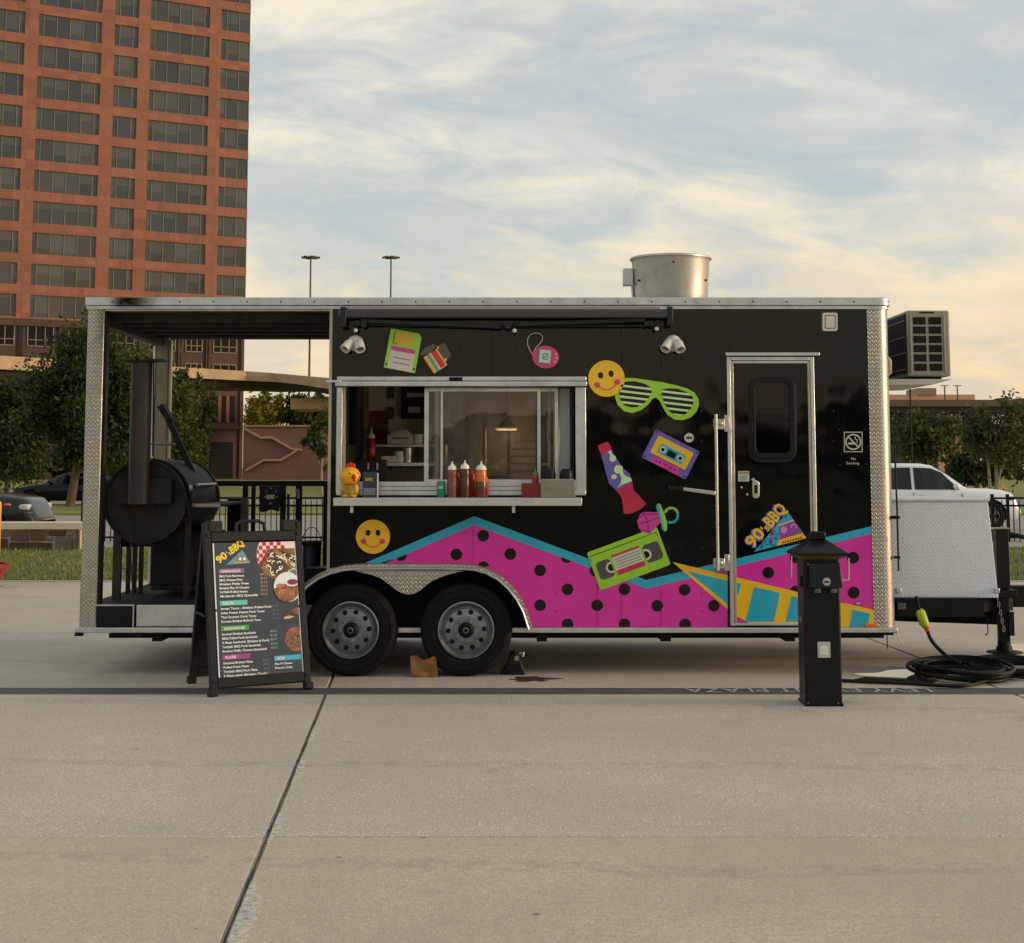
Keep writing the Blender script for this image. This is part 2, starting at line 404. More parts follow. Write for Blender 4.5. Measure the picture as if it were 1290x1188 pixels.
# oil stain by the wheel chock, puddles by the tongue
def blob(cx, cy, rx, ry, n, amp, seed):
    return [(cx + rx * (1 + amp * noise.noise(Vector((math.cos(a) * 1.7, math.sin(a) * 1.7, seed)))) * math.cos(a),
             cy + ry * (1 + amp * noise.noise(Vector((math.cos(a) * 1.7 + 9, math.sin(a) * 1.7, seed)))) * math.sin(a)) for a in [2 * math.pi * i / n for i in range(n)]]
M_STAIN = pbr('brown_stain', (62, 48, 36), .6, var=.4, vscale=14)
st = gr(672, 856); tag(MB().slab(blob(st[0], st[1], .16, .13, 40, 1.1, 2), .0005, .0025).build('ground_stain', M_STAIN, None), 'small dark brown stain on concrete beside the rubber chock', 'stain')
M_PUD = pbr('puddle_water', (70, 64, 54), .03, spec=.9)
pa = [gr(*p) for p in [(1062, 859), (1090, 853), (1074, 849), (1105, 848), (1120, 844.5), (1150, 843), (1185, 843), (1200, 849), (1186, 856), (1172, 862), (1140, 861.5), (1100, 861)]]
tag(MB().slab(pa, .0005, .003).build('puddle', M_PUD, None, smooth=40), 'bright water puddle on concrete left of coiled cable', 'puddle')
pb = [gr(*p) for p in [(1268, 812), (1290, 811), (1330, 812), (1345, 817), (1320, 821), (1280, 822), (1262, 818)]]
tag(MB().slab(pb, .0005, .003).build('puddle', M_PUD, None, smooth=40), 'smaller water puddle behind the jack foot at right edge', 'puddle')

# lawn strip, street, verge, far street
G0, G1 = PY1 + .16, gr(645, 690)[1]
kerb = bx('kerb', M_CURB, None, -34, 34, PY1 - .01, PY1 + .15, -.12, .012, .01); tag(kerb, kind='structure')
lawn = bx('lawn', M_GRASSG, None, -60, 60, G0 - .004, G1, -.09, .0); tag(lawn, kind='structure')
def strip(name, mat, pa_, pb_, z, w=200):
    a = gr(645, pa_)[1]; b = gr(645, pb_)[1]
    return tag(bx(name, mat, None, -w, w, a, b, -.09, z), kind='structure')
strip('street', M_ROAD, 690, 649, -.004)
strip('verge', M_FARGRASS, 649, 636.5, .06)
strip('far_street', M_ROAD, 636.5, 627, -.006)
strip('far_lawn', M_FARGRASS, 627, 601.5, .05, 400)
# grass blades on the lawn strip
gv, gf = [], []; rnd = random.Random(3)
for i in range(52000):
    x = rnd.uniform(-13.5, 14.5); y = G0 + (G1 - G0) * rnd.random() ** 1.15
    h = rnd.uniform(.03, .085) * (1.1 if noise.noise(Vector((x * .8, y * .8, 0))) > 0 else .8); a = rnd.uniform(0, 6.28); w = rnd.uniform(.006, .014)
    lx, ly = rnd.uniform(-.03, .03), rnd.uniform(-.03, .03); o = len(gv)
    gv += [(x - w * math.cos(a), y - w * math.sin(a), -.003), (x + w * math.cos(a), y + w * math.sin(a), -.003), (x + lx, y + ly, h)]; gf.append((o, o + 1, o + 2))
me = bpy.data.meshes.new('grass'); me.from_pydata(gv, [], gf); me.materials.append(pbr('grass_blade', (116, 122, 54), .7, random_island=.35, var=.25, vscale=.7))
tag(put('grass', me), 'short mown grass on the strip behind the plaza', 'grass', kind='stuff')

# ------------------------------------------------------------------ tower
def granite(name, col):
    m = bpy.data.materials.new(name); m.use_nodes = True; t = m.node_tree; t.nodes.clear(); q = NT(t); MATS[name] = m
    b = q.n('ShaderNodeBsdfPrincipled', {'Roughness': .5, 'Specular IOR Level': .35}); v = q.n('ShaderNodeTexCoord').outputs['Object']; X, Y, Z = q.sep(v)
    pid = q.comb(q.m('FLOOR', q.m('DIVIDE', X, 1.55)), 0.0, q.m('FLOOR', q.m('DIVIDE', Z, 1.3)))
    wn = q.n('ShaderNodeTexWhiteNoise', {'Vector': pid}).outputs['Value']
    c = q.mix(wn, lin(col, .82), lin(col, 1.14))
    vein = q.noise(q.vm('ADD', q.vm('MULTIPLY', v, (1.0, 1.0, .7)), q.comb(q.m('MULTIPLY', wn, 40.0), 0.0, q.m('MULTIPLY', wn, 17.0))), .55, 6.0, .65, 1.4)
    c = q.mix(q.rng(vein, .54, .68, 0, .6), c, lin(col, .5)); c = q.mix(q.rng(q.noise(v, .08, 3.0), .4, .65, 0, .25), c, lin((col[0] * 1.1, col[1] * 1.12, col[2] * 1.1)))
    fx = q.m('ABSOLUTE', q.m('SUBTRACT', q.m('FRACT', q.m('DIVIDE', X, 1.55)), .5)); fz = q.m('ABSOLUTE', q.m('SUBTRACT', q.m('FRACT', q.m('DIVIDE', Z, 1.3)), .5))
    j = q.m('MAXIMUM', q.rng(fx, .475, .49), q.rng(fz, .475, .49)); c = q.mix(q.m('MULTIPLY', j, .45), c, lin(col, .4))
    q.set(b.inputs['Base Color'], c); q.n('ShaderNodeOutputMaterial', {0: b.outputs[0]}); return m
def towerglass():
    m = bpy.data.materials.new('tower_glass'); m.use_nodes = True; t = m.node_tree; t.nodes.clear(); q = NT(t)
    r_ = q.n('ShaderNodeObjectInfo').outputs['Random']; v = q.n('ShaderNodeTexCoord').outputs['Object']; X, Y, Z = q.sep(v)
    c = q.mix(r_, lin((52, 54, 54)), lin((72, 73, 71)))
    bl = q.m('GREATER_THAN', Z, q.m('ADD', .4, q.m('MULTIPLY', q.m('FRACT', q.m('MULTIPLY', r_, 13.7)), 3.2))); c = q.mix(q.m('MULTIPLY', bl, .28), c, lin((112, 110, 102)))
    b = q.n('ShaderNodeBsdfPrincipled', {'Base Color': c, 'Roughness': .10, 'Specular IOR Level': .6}); q.n('ShaderNodeOutputMaterial', {0: b.outputs[0]}); return m
M_GRAN = granite('red_granite', (146, 94, 73))
M_GRAND = pbr('brown_granite', (76, 52, 44), .6, var=.15, vscale=.3)
M_TGLASS = towerglass()
M_MULL = pbr('pale_mullion', (128, 118, 100), .5)
M_DARKIN = pbr('dark_recess', (22, 19, 17), .7)
TD = 212.0
TX0, TY0 = AX(309, 420, TD - CD), TD - CD
TRZ = rad(29.4); tc, ts = math.cos(TRZ), math.sin(TRZ)
def tsx(px, py):
    k = at(px, py, 0)[0] / CD
    return (TD * k - TX0) / (tc - ts * k)
tower = thing('office_tower', 'tall red granite office tower with rows of dark windows at left', 'building', (TX0, TY0, 0), rz=TRZ)
def tz(py): return AZ(py, TD - CD, 309)
colr = {'A': (-62, 26.3), 'B': (43.8, 123.9), 'C': (140.7, 170.7), 'D': (185.9, 261), 'E': (276, 311.2)}
lay = {'A': (.4, 1, 1, 1, 1, .4), 'B': (.4, 1, 1, 1, 1, .4), 'C': (.4, 1, .4), 'D': (.4, 1, 1, 1, 1, .4), 'E': (.5, 1, .9)}
colx = {k: (tsx(a, 200), tsx(b, 200)) for k, (a, b) in colr.items()}
colx['E'] = (colx['E'][0], -.02)
colx['A'] = (colx['A'][1] - (colx['B'][1] - colx['B'][0]), colx['A'][1])
wt0 = 16.8; pitch_px = 36.85
floors = [wt0 + pitch_px * i for i in range(-2, 11)]
zt_ = [tz(p) for p in floors]; fh = zt_[0] - zt_[1]; wh = fh * .70
zbase = zt_[-1] - wh - .15
TL = colx['A'][0] - 3
# structure: back core behind the glass, piers and spandrels
bx('wall_core', M_GRAN, tower, TL, -.6, .62, 30, 0, zt_[0] + 14, local=True)
xs = [TL]
for k in 'ABCDE': xs += list(colx[k])
for i in range(0, len(xs) - 1, 2):
    bx('pier', M_GRAN, tower, xs[i], xs[i + 1], .004, .62, zbase, zt_[0] + 14, local=True)
for k in 'ABCDE':
    a, b = colx[k]
    for i in range(len(zt_)):
        top = zt_[i] + (fh - wh); bx('spandrel', M_GRAN, tower, a, b, 0, .61, zt_[i], top if i else zt_[0] + 14, local=True)
    bx('spandrel', M_GRAN, tower, a, b, 0, .61, zbase, zt_[-1] - wh, local=True)
cache = {}
for k in 'ABCDE':
    a, b = colx[k]; n = sum(lay[k]); xs_ = [a]
    for w in lay[k]: xs_.append(xs_[-1] + (b - a) * w / n)
    fm = MB()
    for x in xs_: fm.box(x - .045, x + .045, .20, .36, 0, wh)
    fm.box(a, b, .21, .35, -.0, .08); fm.box(a, b, .21, .35, wh - .08, wh)
    fme = fm.mesh('window', M_MULL)
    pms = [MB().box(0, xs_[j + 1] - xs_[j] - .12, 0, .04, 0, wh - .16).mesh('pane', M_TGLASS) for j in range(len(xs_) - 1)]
    rw = random.Random(ord(k))
    for i, z in enumerate(zt_):
        w_o = put('window', fme, tower, local=True, loc=(0, 0, z - wh))
        for j in range(len(pms)):
            p = put('pane', pms[j], w_o, local=True, loc=(xs_[j] + .06, .28, .08)); p.rotation_euler = (rw.uniform(-.006, .006), 0, rw.uniform(-.01, .01))
# brown base storeys
zb = [zbase, tz(407), tz(435.5), tz(455), tz(472)]
bx('base_wall', M_GRAND, tower, TL, -.05, .30, .60, 0, zbase, local=True)
bx('base_cornice', M_GRAND, tower, TL, -.02, -.05, .62, zbase - .9, zbase - .02, local=True)
bwin = [(-20, 18.5), (34, 68), (86, 120), (137, 170), (188, 222), (234, 256), (269, 299)]
for j, (a, b) in enumerate(bwin):
    a, b = tsx(a, 440), tsx(b, 440)
    for z1, z0 in ((tz(421), tz(446)), (tz(459.5), tz(484))):
        w_o = MB().box(a, b, .18, .3, z0, z0 + .14).box(a, b, .18, .3, z1 - .14, z1).box(a, a + .14, .18, .3, z0, z1).box(b - .14, b, .18, .3, z0, z1)
        for q_ in (.33, .67): w_o.box(a + (b - a) * q_ - .06, a + (b - a) * q_ + .06, .19, .3, z0, z1)
        w_o.box(a, b, .2, .3, z0 + .8, z0 + .9)
        w_o = w_o.build('base_window', M_MULL, tower, local=True)
        bx('pane', M_DARKIN, w_o, a, b, .25, .295, z0 + .02, z1 - .02, local=True)
    for e in (a - 1.0, b + .55): bx('base_pier', M_GRAND, tower, e, e + .45, .05, .3, 0, zbase - .9, local=True)
a, b = tsx(266.5, 520), tsx(296.5, 520)
w_o = bx('lobby_window', M_DARKIN, tower, a, b, .22, .3, tz(532), tz(499), local=True)
for q_ in (.28, .62): bx('mullion', pbr('copper_mullion', (120, 70, 48), .5), w_o, a + (b - a) * q_, a + (b - a) * (q_ + .14), .14, .219, tz(532), tz(499), local=True)
bx('window_sill', M_GRAND, tower, a - .5, b + .5, -.1, .3, tz(541), tz(534), local=True)
bx('lobby_door', M_DARKIN, tower, tsx(265, 580), tsx(294, 580), .2, .3, 0, tz(557), local=True)

# ------------------------------------------------------------------ bridge on the left
M_BRC = pbr('bridge_concrete', (178, 150, 118), .8, var=.14, vscale=.5, dirt=((120, 88, 60), .4, .9))
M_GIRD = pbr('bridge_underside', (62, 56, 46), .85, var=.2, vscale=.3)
bp = [(-120, 72, 441, 459), (0, 88, 448, 465), (100, 101, 454, 470), (200, 112, 461, 474.5), (260, 118, 464.5, 477), (310, 121, 467.5, 479.5), (345, 121, 470, 481), (375, 118, 473, 484), (420, 108, 477, 491), (480, 90, 482, 505)]
def dens(pts, n=4):
    out = []
    for i in range(len(pts) - 1):
        for j in range(n):
            t = j / n; out.append(tuple(pts[i][k] * (1 - t) + pts[i + 1][k] * t for k in range(len(pts[i]))))
    return out + [pts[-1]]
near = []
for px, D_, pt, pb_ in dens(bp):
    x = AX(px, 470, D_ - CD); near.append((x, D_ - CD, AZ(pt, D_ - CD, px), AZ(pb_, D_ - CD, px)))
br = thing('overpass', 'curving concrete overpass lit orange in front of the tower base', 'overpass', (near[4][0], near[4][1], 0))
def ribbon(offs, zsel):
    m_ = MB(); n = len(near); rings = []
    for i, (x, y, z1, z0) in enumerate(near):
        p, q_ = near[max(i - 1, 0)], near[min(i + 1, n - 1)]
        t = Vector((q_[0] - p[0], q_[1] - p[1])).normalized(); nn = Vector((-t.y, t.x))
        rings.append([(x + nn.x * o, y + nn.y * o, zsel(z1, z0, j)) for j, o in enumerate(offs)])
    for r in rings: m_.v += r
    c = len(offs)
    for i in range(n - 1):
        for j in range(c):
            j2 = (j + 1) % c; m_.f.append((i * c + j, (i + 1) * c + j, (i + 1) * c + j2, i * c + j2)); m_.mi.append(0)
    m_.f += [tuple(range(c)), tuple(range(len(m_.v) - 1, len(m_.v) - c - 1, -1))]; m_.mi += [0, 0]
    return m_
ribbon((0, .35, .35, 0), lambda a, b, j: (a, a, b, b)[j]).build('parapet', M_BRC, br)
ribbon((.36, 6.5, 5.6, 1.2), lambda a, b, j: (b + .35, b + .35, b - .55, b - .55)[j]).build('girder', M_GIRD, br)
x, y = AX(408, 510, 112), 112
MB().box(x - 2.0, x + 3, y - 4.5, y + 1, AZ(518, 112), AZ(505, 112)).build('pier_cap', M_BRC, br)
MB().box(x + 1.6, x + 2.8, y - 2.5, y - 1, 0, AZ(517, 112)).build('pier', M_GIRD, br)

# exterior stair wall beside the tower
M_STW = pbr('stair_wall', (118, 82, 73), .8, var=.12, vscale=.15)
Ys = 183.0
sw = thing('stair_wall', 'reddish wall with zigzag outdoor stair right of tower', 'wall', (AX(360, 590, Ys), Ys, 0))
bx('wall', M_STW, sw, AX(306, 570, Ys), AX(470, 570, Ys), Ys, Ys + 6, 0, AZ(537, Ys))
bx('coping', pbr('stair_edge', (160, 126, 110), .7), sw, AX(306, 570, Ys), AX(470, 570, Ys), Ys - .25, Ys + .5, AZ(537.5, Ys), AZ(535.5, Ys))
def stairrail(pts, w=.9):
    p = [(AX(a, b, Ys), AZ(b, Ys)) for a, b in pts]; up_ = [(x, z + w) for x, z in p]
    for i in range(len(p) - 1):
        MB().plate([p[i], p[i + 1], up_[i + 1], up_[i]], Ys - .55 + .01 * i, Ys - .004).build('stair_flight', MATS['stair_edge'], sw)
stairrail([(308, 541), (329, 553), (343, 552.5), (368, 567), (380, 568)], .28)
stairrail([(310, 594), (333, 581), (354, 581), (375, 568.5)], .28)

# high mast lights
M_MAST = pbr('galvanised_pole', (96, 92, 86), .5, metal=.6)
for px, D_, lab in ((390.5, 240, 'tall light mast on the left of two behind trailer roof'), (492, 255, 'tall light mast on the right of two behind trailer roof')):
    Y = D_ - CD; x = AX(px, 400, Y); zt = AZ(324, Y, px)
    t_ = thing('light_mast', lab, 'light pole', (x, Y, 0), 'tall light masts')
    MB().tube([(x, Y, 0), (x, Y, zt)], [.2, .12], 8).build('pole', M_MAST, t_)
    MB().lathe([(.12, .25), (.5, .1), (.62, -.1), (.2, -.25)], (x, Y, zt), 'z', 12).build('head_ring', M_MAST, t_)
    for i in range(6):
        a = i * math.pi / 3
        MB().box(-.36, .36, -.28, .28, -.14, .12).xf(Matrix.Translation((x + 1.05 * math.cos(a), Y + 1.05 * math.sin(a), zt - .05)) @ Matrix.Rotation(a, 4, 'Z')).build('lamp_head', M_MAST, t_)

# far right: overpass, parking deck, block, poles
M_FARB = pbr('far_overpass_concrete', (104, 90, 74), .85, var=.15, vscale=.1)
Yf = 190
o = thing('overpass', 'far brown overpass behind the trees at right', 'overpass', (AX(1200, 510, Yf), Yf, 0))
bx('parapet', M_FARB, o, AX(1000, 510, Yf), AX(1500, 510, Yf), Yf, Yf + .4, AZ(512, Yf), AZ(503.5, Yf))
bx('girder', M_GIRD, o, AX(1000, 510, Yf), AX(1500, 510, Yf), Yf + .5, Yf + 9, AZ(519, Yf), AZ(511, Yf))
for px in (1130, 1225, 1320): bx('pier', M_GIRD, o, AX(px, 510, Yf), AX(px, 510, Yf) + 1.6, Yf + 3, Yf + 5, 0, AZ(518.6, Yf))
M_DECK = pbr('pink_deck', (214, 158, 128), .8, var=.08, vscale=.05)
Yd = 330
o = thing('parking_deck', 'low pink parking deck on the horizon under the cooling unit', 'building', (AX(1165, 500, Yd), Yd, 0))
bx('deck_wall', M_DECK, o, AX(1060, 500, Yd), AX(1228, 500, Yd), Yd, Yd + 25, 0, AZ(497, Yd))
w_o = bx('stair_block', pbr('deck_block', (150, 130, 116), .8), o, AX(1156, 500, Yd), AX(1179, 500, Yd), Yd - .5, Yd + 10, AZ(497.2, Yd), AZ(489, Yd))
for px, lab in ((1190, 'thin far light pole right of the deck block'), (1206, 'thin far light pole nearest the bare tree top')):
    x = AX(px, 490, Yd - 20); t_ = thing('light_pole', lab, 'light pole', (x, Yd - 20, 0), 'far light poles')
    MB().tube([(x, Yd - 20, 0), (x, Yd - 20, AZ(486.5, Yd - 20))], .14, 6).build('pole', M_MAST, t_)
    bx('lamp_arm', M_MAST, t_, x - .8, x + .8, Yd - 20.1, Yd - 19.9, AZ(486.4, Yd - 20), AZ(485.4, Yd - 20))
Yp = 47; x = AX(1147.7, 540, Yp)
t_ = thing('sign_pole', 'slim black pole between trailer corner and right hand trees', 'pole', (x, Yp, 0))
MB().tube([(x, Yp, 0), (x, Yp, 5.6)], .035, 8).build('pole', pbr('black_pole', (20, 20, 20), .5), t_)
bx('sign_plate', M_MAST, t_, x - .3, x + .3, Yp - .05, Yp - .036, 5.0, 5.6)
Yp = 52; x, z = at(1264, 612, Yp)
t_ = thing('warning_sign', 'small yellow triangular warning sign beyond the white car bonnet', 'sign', (x, Yp, 0))
MB().tube([(x, Yp, 0), (x, Yp, z)], .03, 6).build('post', M_MAST, t_)
MB().plate([(x - .16, z - .12), (x + .16, z - .12), (x, z + .16)], Yp - .06, Yp - .034).build('sign_plate', pbr('sign_yellow', (208, 178, 90), .5), t_)

# ------------------------------------------------------------------ trees
def leafmat(name, col, k=1.0):
    m = bpy.data.materials.new(name); m.use_nodes = True; t = m.node_tree; t.nodes.clear(); q = NT(t)
    ri = q.n('ShaderNodeNewGeometry').outputs['Random Per Island']
    v = q.n('ShaderNodeTexCoord').outputs['Object']
    c = q.mix(ri, lin(col, .55 * k), lin(col, 1.35 * k))
    c = q.mix(q.rng(q.noise(v, .7, 3.0), .35, .7, 0, .45), c, lin((col[0] * 1.15, col[1] * 1.05, col[2] * .7), k))
    d_ = q.n('ShaderNodeBsdfPrincipled', {'Base Color': c, 'Roughness': .6, 'Specular IOR Level': .25})
    tl = q.n('ShaderNodeBsdfTranslucent', {0: c})
    mx = q.n('ShaderNodeMixShader', {0: .3, 1: d_.outputs[0], 2: tl.outputs[0]})
    q.n('ShaderNodeOutputMaterial', {0: mx.outputs[0]}); MATS[name] = m
    return m
LEAF_D = leafmat('leaf_dark', (56, 68, 32)); LEAF_M = leafmat('leaf_mid', (72, 82, 36)); LEAF_Y = leafmat('leaf_yellow', (134, 126, 34)); LEAF_G = leafmat('leaf_grey', (78, 84, 52))
M_BARK = pbr('bark', (98, 80, 62), .85, var=.25, vscale=3, bump=.6, bscale=12); M_BARKL = pbr('pale_bark', (150, 138, 118), .8, var=.2, vscale=3)
def tree(label, px, D_, crown, n, leaf, lm, bark=M_BARK, tr=.14, seed=1, clumps=30, group=None, trunks=1, name='tree', base_px=None):
    """crown = (px0, px1, py0, py1) in the photograph at distance D_; the depth of the crown equals its width"""
    r = random.Random(seed); Y = D_ - CD
    cx = AX((crown[0] + crown[1]) / 2, 560, Y); cz = AZ((crown[2] + crown[3]) / 2, Y)
    rx = (AX(crown[1], 560, Y) - AX(crown[0], 560, Y)) / 2; rz_ = (AZ(crown[2], Y) - AZ(crown[3], Y)) / 2
    bxp = AX(px, 600, Y); t_ = thing(name, label, 'bush' if name == 'bush' else 'tree', (bxp, Y, 0), group)
    cl = []
    for i in range(clumps):
        a = r.uniform(0, 6.283); u = r.uniform(-1, 1); q_ = r.random() ** .45 * (1.0 if i % 6 else 1.16)
        s_ = math.sqrt(1 - u * u); cl.append((cx + rx * q_ * s_ * math.cos(a) * .84, Y + rx * q_ * s_ * math.sin(a) * .84, cz + rz_ * q_ * u * .84, r.uniform(.09, .36) if i % 6 else r.uniform(.07, .14)))
    v, f = [], []
    for i in range(n):
        c = cl[i % clumps]; rr = c[3]
        if rr < .2 and r.random() > (rr / .2) ** 2 * 1.4: c = cl[r.randrange(clumps)]; rr = c[3]
        ax, ay, az = r.gauss(0, .55), r.gauss(0, .55), r.gauss(0, .5)
        p = Vector((c[0] + ax * rx * rr, c[1] + ay * rx * rr, c[2] + az * rz_ * rr * 1.05))
        nn = Vector((r.gauss(0, 1), r.gauss(0, 1), r.gauss(.4, .8))).normalized(); t1 = nn.orthogonal().normalized()
        t1.rotate(Matrix.Rotation(r.uniform(0, 6.28), 3, nn)); t2 = nn.cross(t1); s_ = leaf * r.uniform(.6, 1.3); o = len(v)
        v += [tuple(p - t1 * s_), tuple(p + t2 * s_ * .45 - t1 * s_ * .1), tuple(p + t1 * s_), tuple(p - t2 * s_ * .45 - t1 * s_ * .1)]; f.append((o, o + 1, o + 2, o + 3))
    me = bpy.data.meshes.new('crown'); me.from_pydata(v, [], f); me.materials.append(lm); put('crown', me, t_)
    tm = MB(); zc = cz - rz_ * .55
    for k in range(trunks):
        ox = (k - (trunks - 1) / 2) * .5 * rx * .4
        p0 = Vector((bxp + ox * .35, Y, -.1)); p1 = Vector((cx + ox, Y, max(zc, 1.0)))
        mid = p0.lerp(p1, .5) + Vector((r.uniform(-.1, .1), 0, 0)); tm.tube([p0, mid, p1, p1 + Vector((ox * .5, 0, rz_ * .9))], [tr * 1.25, tr, tr * .7, tr * .2], 7)
        for c in cl[k::max(3 * trunks, 3)]:
            tm.tube([p1 - Vector((0, 0, .2)), p1.lerp(Vector(c[:3]), .5) + Vector((0, 0, .15 * rz_)), Vector(c[:3])], [tr * .5, tr * .3, tr * .1], 5)
    tm.build('trunk', bark, t_, smooth=60)
    return t_
GL = 'trees behind the smoker porch'; GR_ = 'trees behind the white car'
tree('leafy dark tree whose trunk stands in front of the black sedan', 88, 64, (26, 180, 402, 596), 32000, .12, LEAF_D, seed=4, clumps=46, tr=.16, group=GL)
tree('dark bushy tree at the left edge behind the sedan', 12, 84, (-60, 78, 470, 622), 12000, .16, LEAF_D, seed=5, group=GL)
tree('broad tree filling the porch opening behind the smoker chimney', 196, 78, (112, 250, 428, 624), 26000, .14, LEAF_M, seed=6, clumps=40, group=GL)
tree('slender grey green tree in front of the tower lobby', 252, 92, (234, 272, 455, 596), 2600, .15, LEAF_G, seed=7, clumps=16, tr=.07, group=GL)
tree('small round shrub at the foot of the slender tree', 249, 90, (238, 258, 560, 604), 1500, .12, LEAF_M, seed=8, clumps=10, name='bush', tr=.04)
tree('round yellow green tree on the stair wall under the overpass', 334, 205, (303, 362, 487, 548), 7000, .28, LEAF_Y, seed=9, group=GL)
tree('very dark tree under the right end of the overpass', 385, 207, (350, 430, 488, 550), 6000, .32, LEAF_D, seed=10, group=GL)
tree('small loose tree beside the black trailer wall edge', 408, 72, (380, 432, 518, 604), 2600, .12, LEAF_G, bark=M_BARKL, seed=11, clumps=16, tr=.06, group=GL)
tree('dark spreading tree with forked trunks behind the car roof', 1178, 66, (1128, 1212, 512, 592), 7500, .12, LEAF_G, seed=12, clumps=40, trunks=3, tr=.09, group=GR_)
tree('tall sparse tree with pale trunks at the right edge', 1250, 70, (1205, 1302, 486, 606), 5600, .11, LEAF_G, bark=M_BARKL, seed=13, clumps=44, trunks=3, tr=.08, group=GR_)
tree('dark low tree behind the white car bonnet', 1232, 76, (1190, 1270, 552, 622), 5000, .13, LEAF_D, seed=14, clumps=26, group=GR_)
tree('dark tree cut by the right edge of the picture', 1300, 80, (1258, 1350, 500, 620), 5000, .14, LEAF_G, seed=15, clumps=30, group=GR_)
tree('dark tree hugging the trailer corner behind the black pole', 1120, 84, (1080, 1150, 508, 604), 5000, .14, LEAF_D, seed=16, group=GR_)
for k_, (a_, b_, c_) in enumerate(((-20, 22, 566), (18, 62, 574), (52, 100, 570), (96, 150, 566), (140, 206, 570), (196, 246, 574))):
    tree('%s dark shrub in the row behind the black sedan' % ('leftmost', 'second from left', 'third from left', 'fourth from left', 'fifth from left', 'rightmost')[k_], (a_ + b_) / 2, 96, (a_, b_, c_, 608), 2200, .15, LEAF_D, seed=40 + k_, clumps=14, name='bush', tr=.05, group='shrubs behind the sedan')
# tree line on the horizon in front of the deck, and the wood behind the viewer that the gloss paint mirrors
def wood(name, label, x0, x1, y, h0, h1, n, leaf, seed, depth=10, bump=.03):
    r = random.Random(seed); v, f = [], []
    for i in range(n):
        x = r.uniform(x0, x1); top = h0 + (h1 - h0) * (.5 + .9 * noise.noise(Vector((x * bump, seed, 0))) + .35 * noise.noise(Vector((x * bump * 4, seed, 3))))
        z = max(.1, top * (1 - r.random() ** 2.0)); p = Vector((x, y + r.uniform(0, depth), z))
        nn = Vector((r.gauss(0, 1), r.gauss(0, 1), r.gauss(0, 1))).normalized(); t1 = nn.orthogonal().normalized(); t2 = nn.cross(t1); s_ = leaf * r.uniform(.6, 1.4); o = len(v)
        v += [tuple(p - t1 * s_), tuple(p + t2 * s_ * .7), tuple(p + t1 * s_), tuple(p - t2 * s_ * .7)]; f.append((o, o + 1, o + 2, o + 3))
    me = bpy.data.meshes.new(name); me.from_pydata(v, [], f); me.materials.append(LEAF_D)
    return tag(put(name, me), label, 'wood', kind='stuff')
wood('far_wood', 'dark line of far trees below the pink deck', AX(1040, 500, 250), AX(1420, 500, 250), 250, 10.5, 14.0, 5000, .5, 21, bump=.05)
wood('far_wood', 'wood across the plaza mirrored in the black trailer paint', -120, 120, -230, 2.0, 15.0, 20000, 1.0, 22, 16, .022)

def clip(poly, f):
    """keep the part of the polygon where f(p) >= 0 (f linear)"""
    out = []
    for i, p in enumerate(poly):
        q_ = poly[(i + 1) % len(poly)]; a, b = f(p), f(q_)
        if a >= 0: out.append(p)
        if (a >= 0) != (b >= 0): t = a / (a - b); out.append((p[0] + (q_[0] - p[0]) * t, p[1] + (q_[1] - p[1]) * t))
    return out
# ------------------------------------------------------------------ stone wall and iron fence
M_STONE = pbr('brown_stone', (92, 78, 60), .85, var=.3, vscale=4, bump=.8, bscale=14); M_STONE2 = pbr('grey_stone', (104, 96, 82), .85, var=.3, vscale=4, bump=.8, bscale=14); M_STONE3 = pbr('dark_stone', (70, 52, 40), .85, var=.3, vscale=4, bump=.8, bscale=14)
M_MORT = pbr('pale_mortar', (188, 176, 156), .9, var=.1, vscale=6); M_CAP = pbr('stone_cap', (206, 196, 178), .8, var=.1, vscale=3)
Yw = gr(50, 693)[1]; xw1 = AX(101.5, 670, Yw); zc0 = AZ(667, Yw)
sw_ = thing('stone_wall', 'low brown stone wall with pale concrete cap at left', 'wall', (xw1 - 3, Yw, 0))
bx('wall_core', M_MORT, sw_, xw1 - 9, xw1 - .05, Yw + .03, Yw + .45, -.08, zc0)
bx('cap', M_CAP, sw_, xw1 - 9, xw1 + .04, Yw - .05, Yw + .53, zc0 + .002, AZ(658, Yw), .01)
def stone(pa_, pb_, qa, qb, mat):
    x0, x1 = AX(pa_, 680, Yw), AX(pb_, 680, Yw); z0, z1 = AZ(qb, Yw), AZ(qa, Yw); r = random.Random(pa_)
    j = lambda: r.uniform(-.012, .012); pr = r.uniform(.0, .03)
    MB().plate([(x0 + j(), z0 + j()), (x1 + j(), z0 + j()), (x1 + j(), z1 + j()), ((x0 + x1) / 2, z1 + j()), (x0 + j(), z1 + j())], Yw - pr - .01, Yw + .031).build('stone', mat, sw_, .012)
sts = [(13, 35, 668.5, 681, M_STONE), (37.5, 58.5, 668.5, 681, M_STONE), (61, 81.5, 668.5, 675, M_STONE3), (84, 92, 668.5, 675, M_STONE2), (59, 67, 677, 681.5, M_STONE2), (12, 66, 683.5, 692.5, M_STONE3), (69.5, 92.5, 677, 692.5, M_STONE2), (94.5, 101, 668.5, 692, M_STONE2), (-12, 10, 678.5, 692.5, M_STONE3), (-10, 10.5, 668.5, 676, M_STONE2)]
for s_ in sts: stone(*s_)
r = random.Random(5); px = -15
while px > -160:
    w = r.uniform(16, 30); stone(px - w, px, 668.5, 679.5, r.choice((M_STONE, M_STONE2, M_STONE3))); stone(px - w + 6, px + 4, 681.5, 692.5, r.choice((M_STONE, M_STONE2, M_STONE3))); px -= w + 2.5

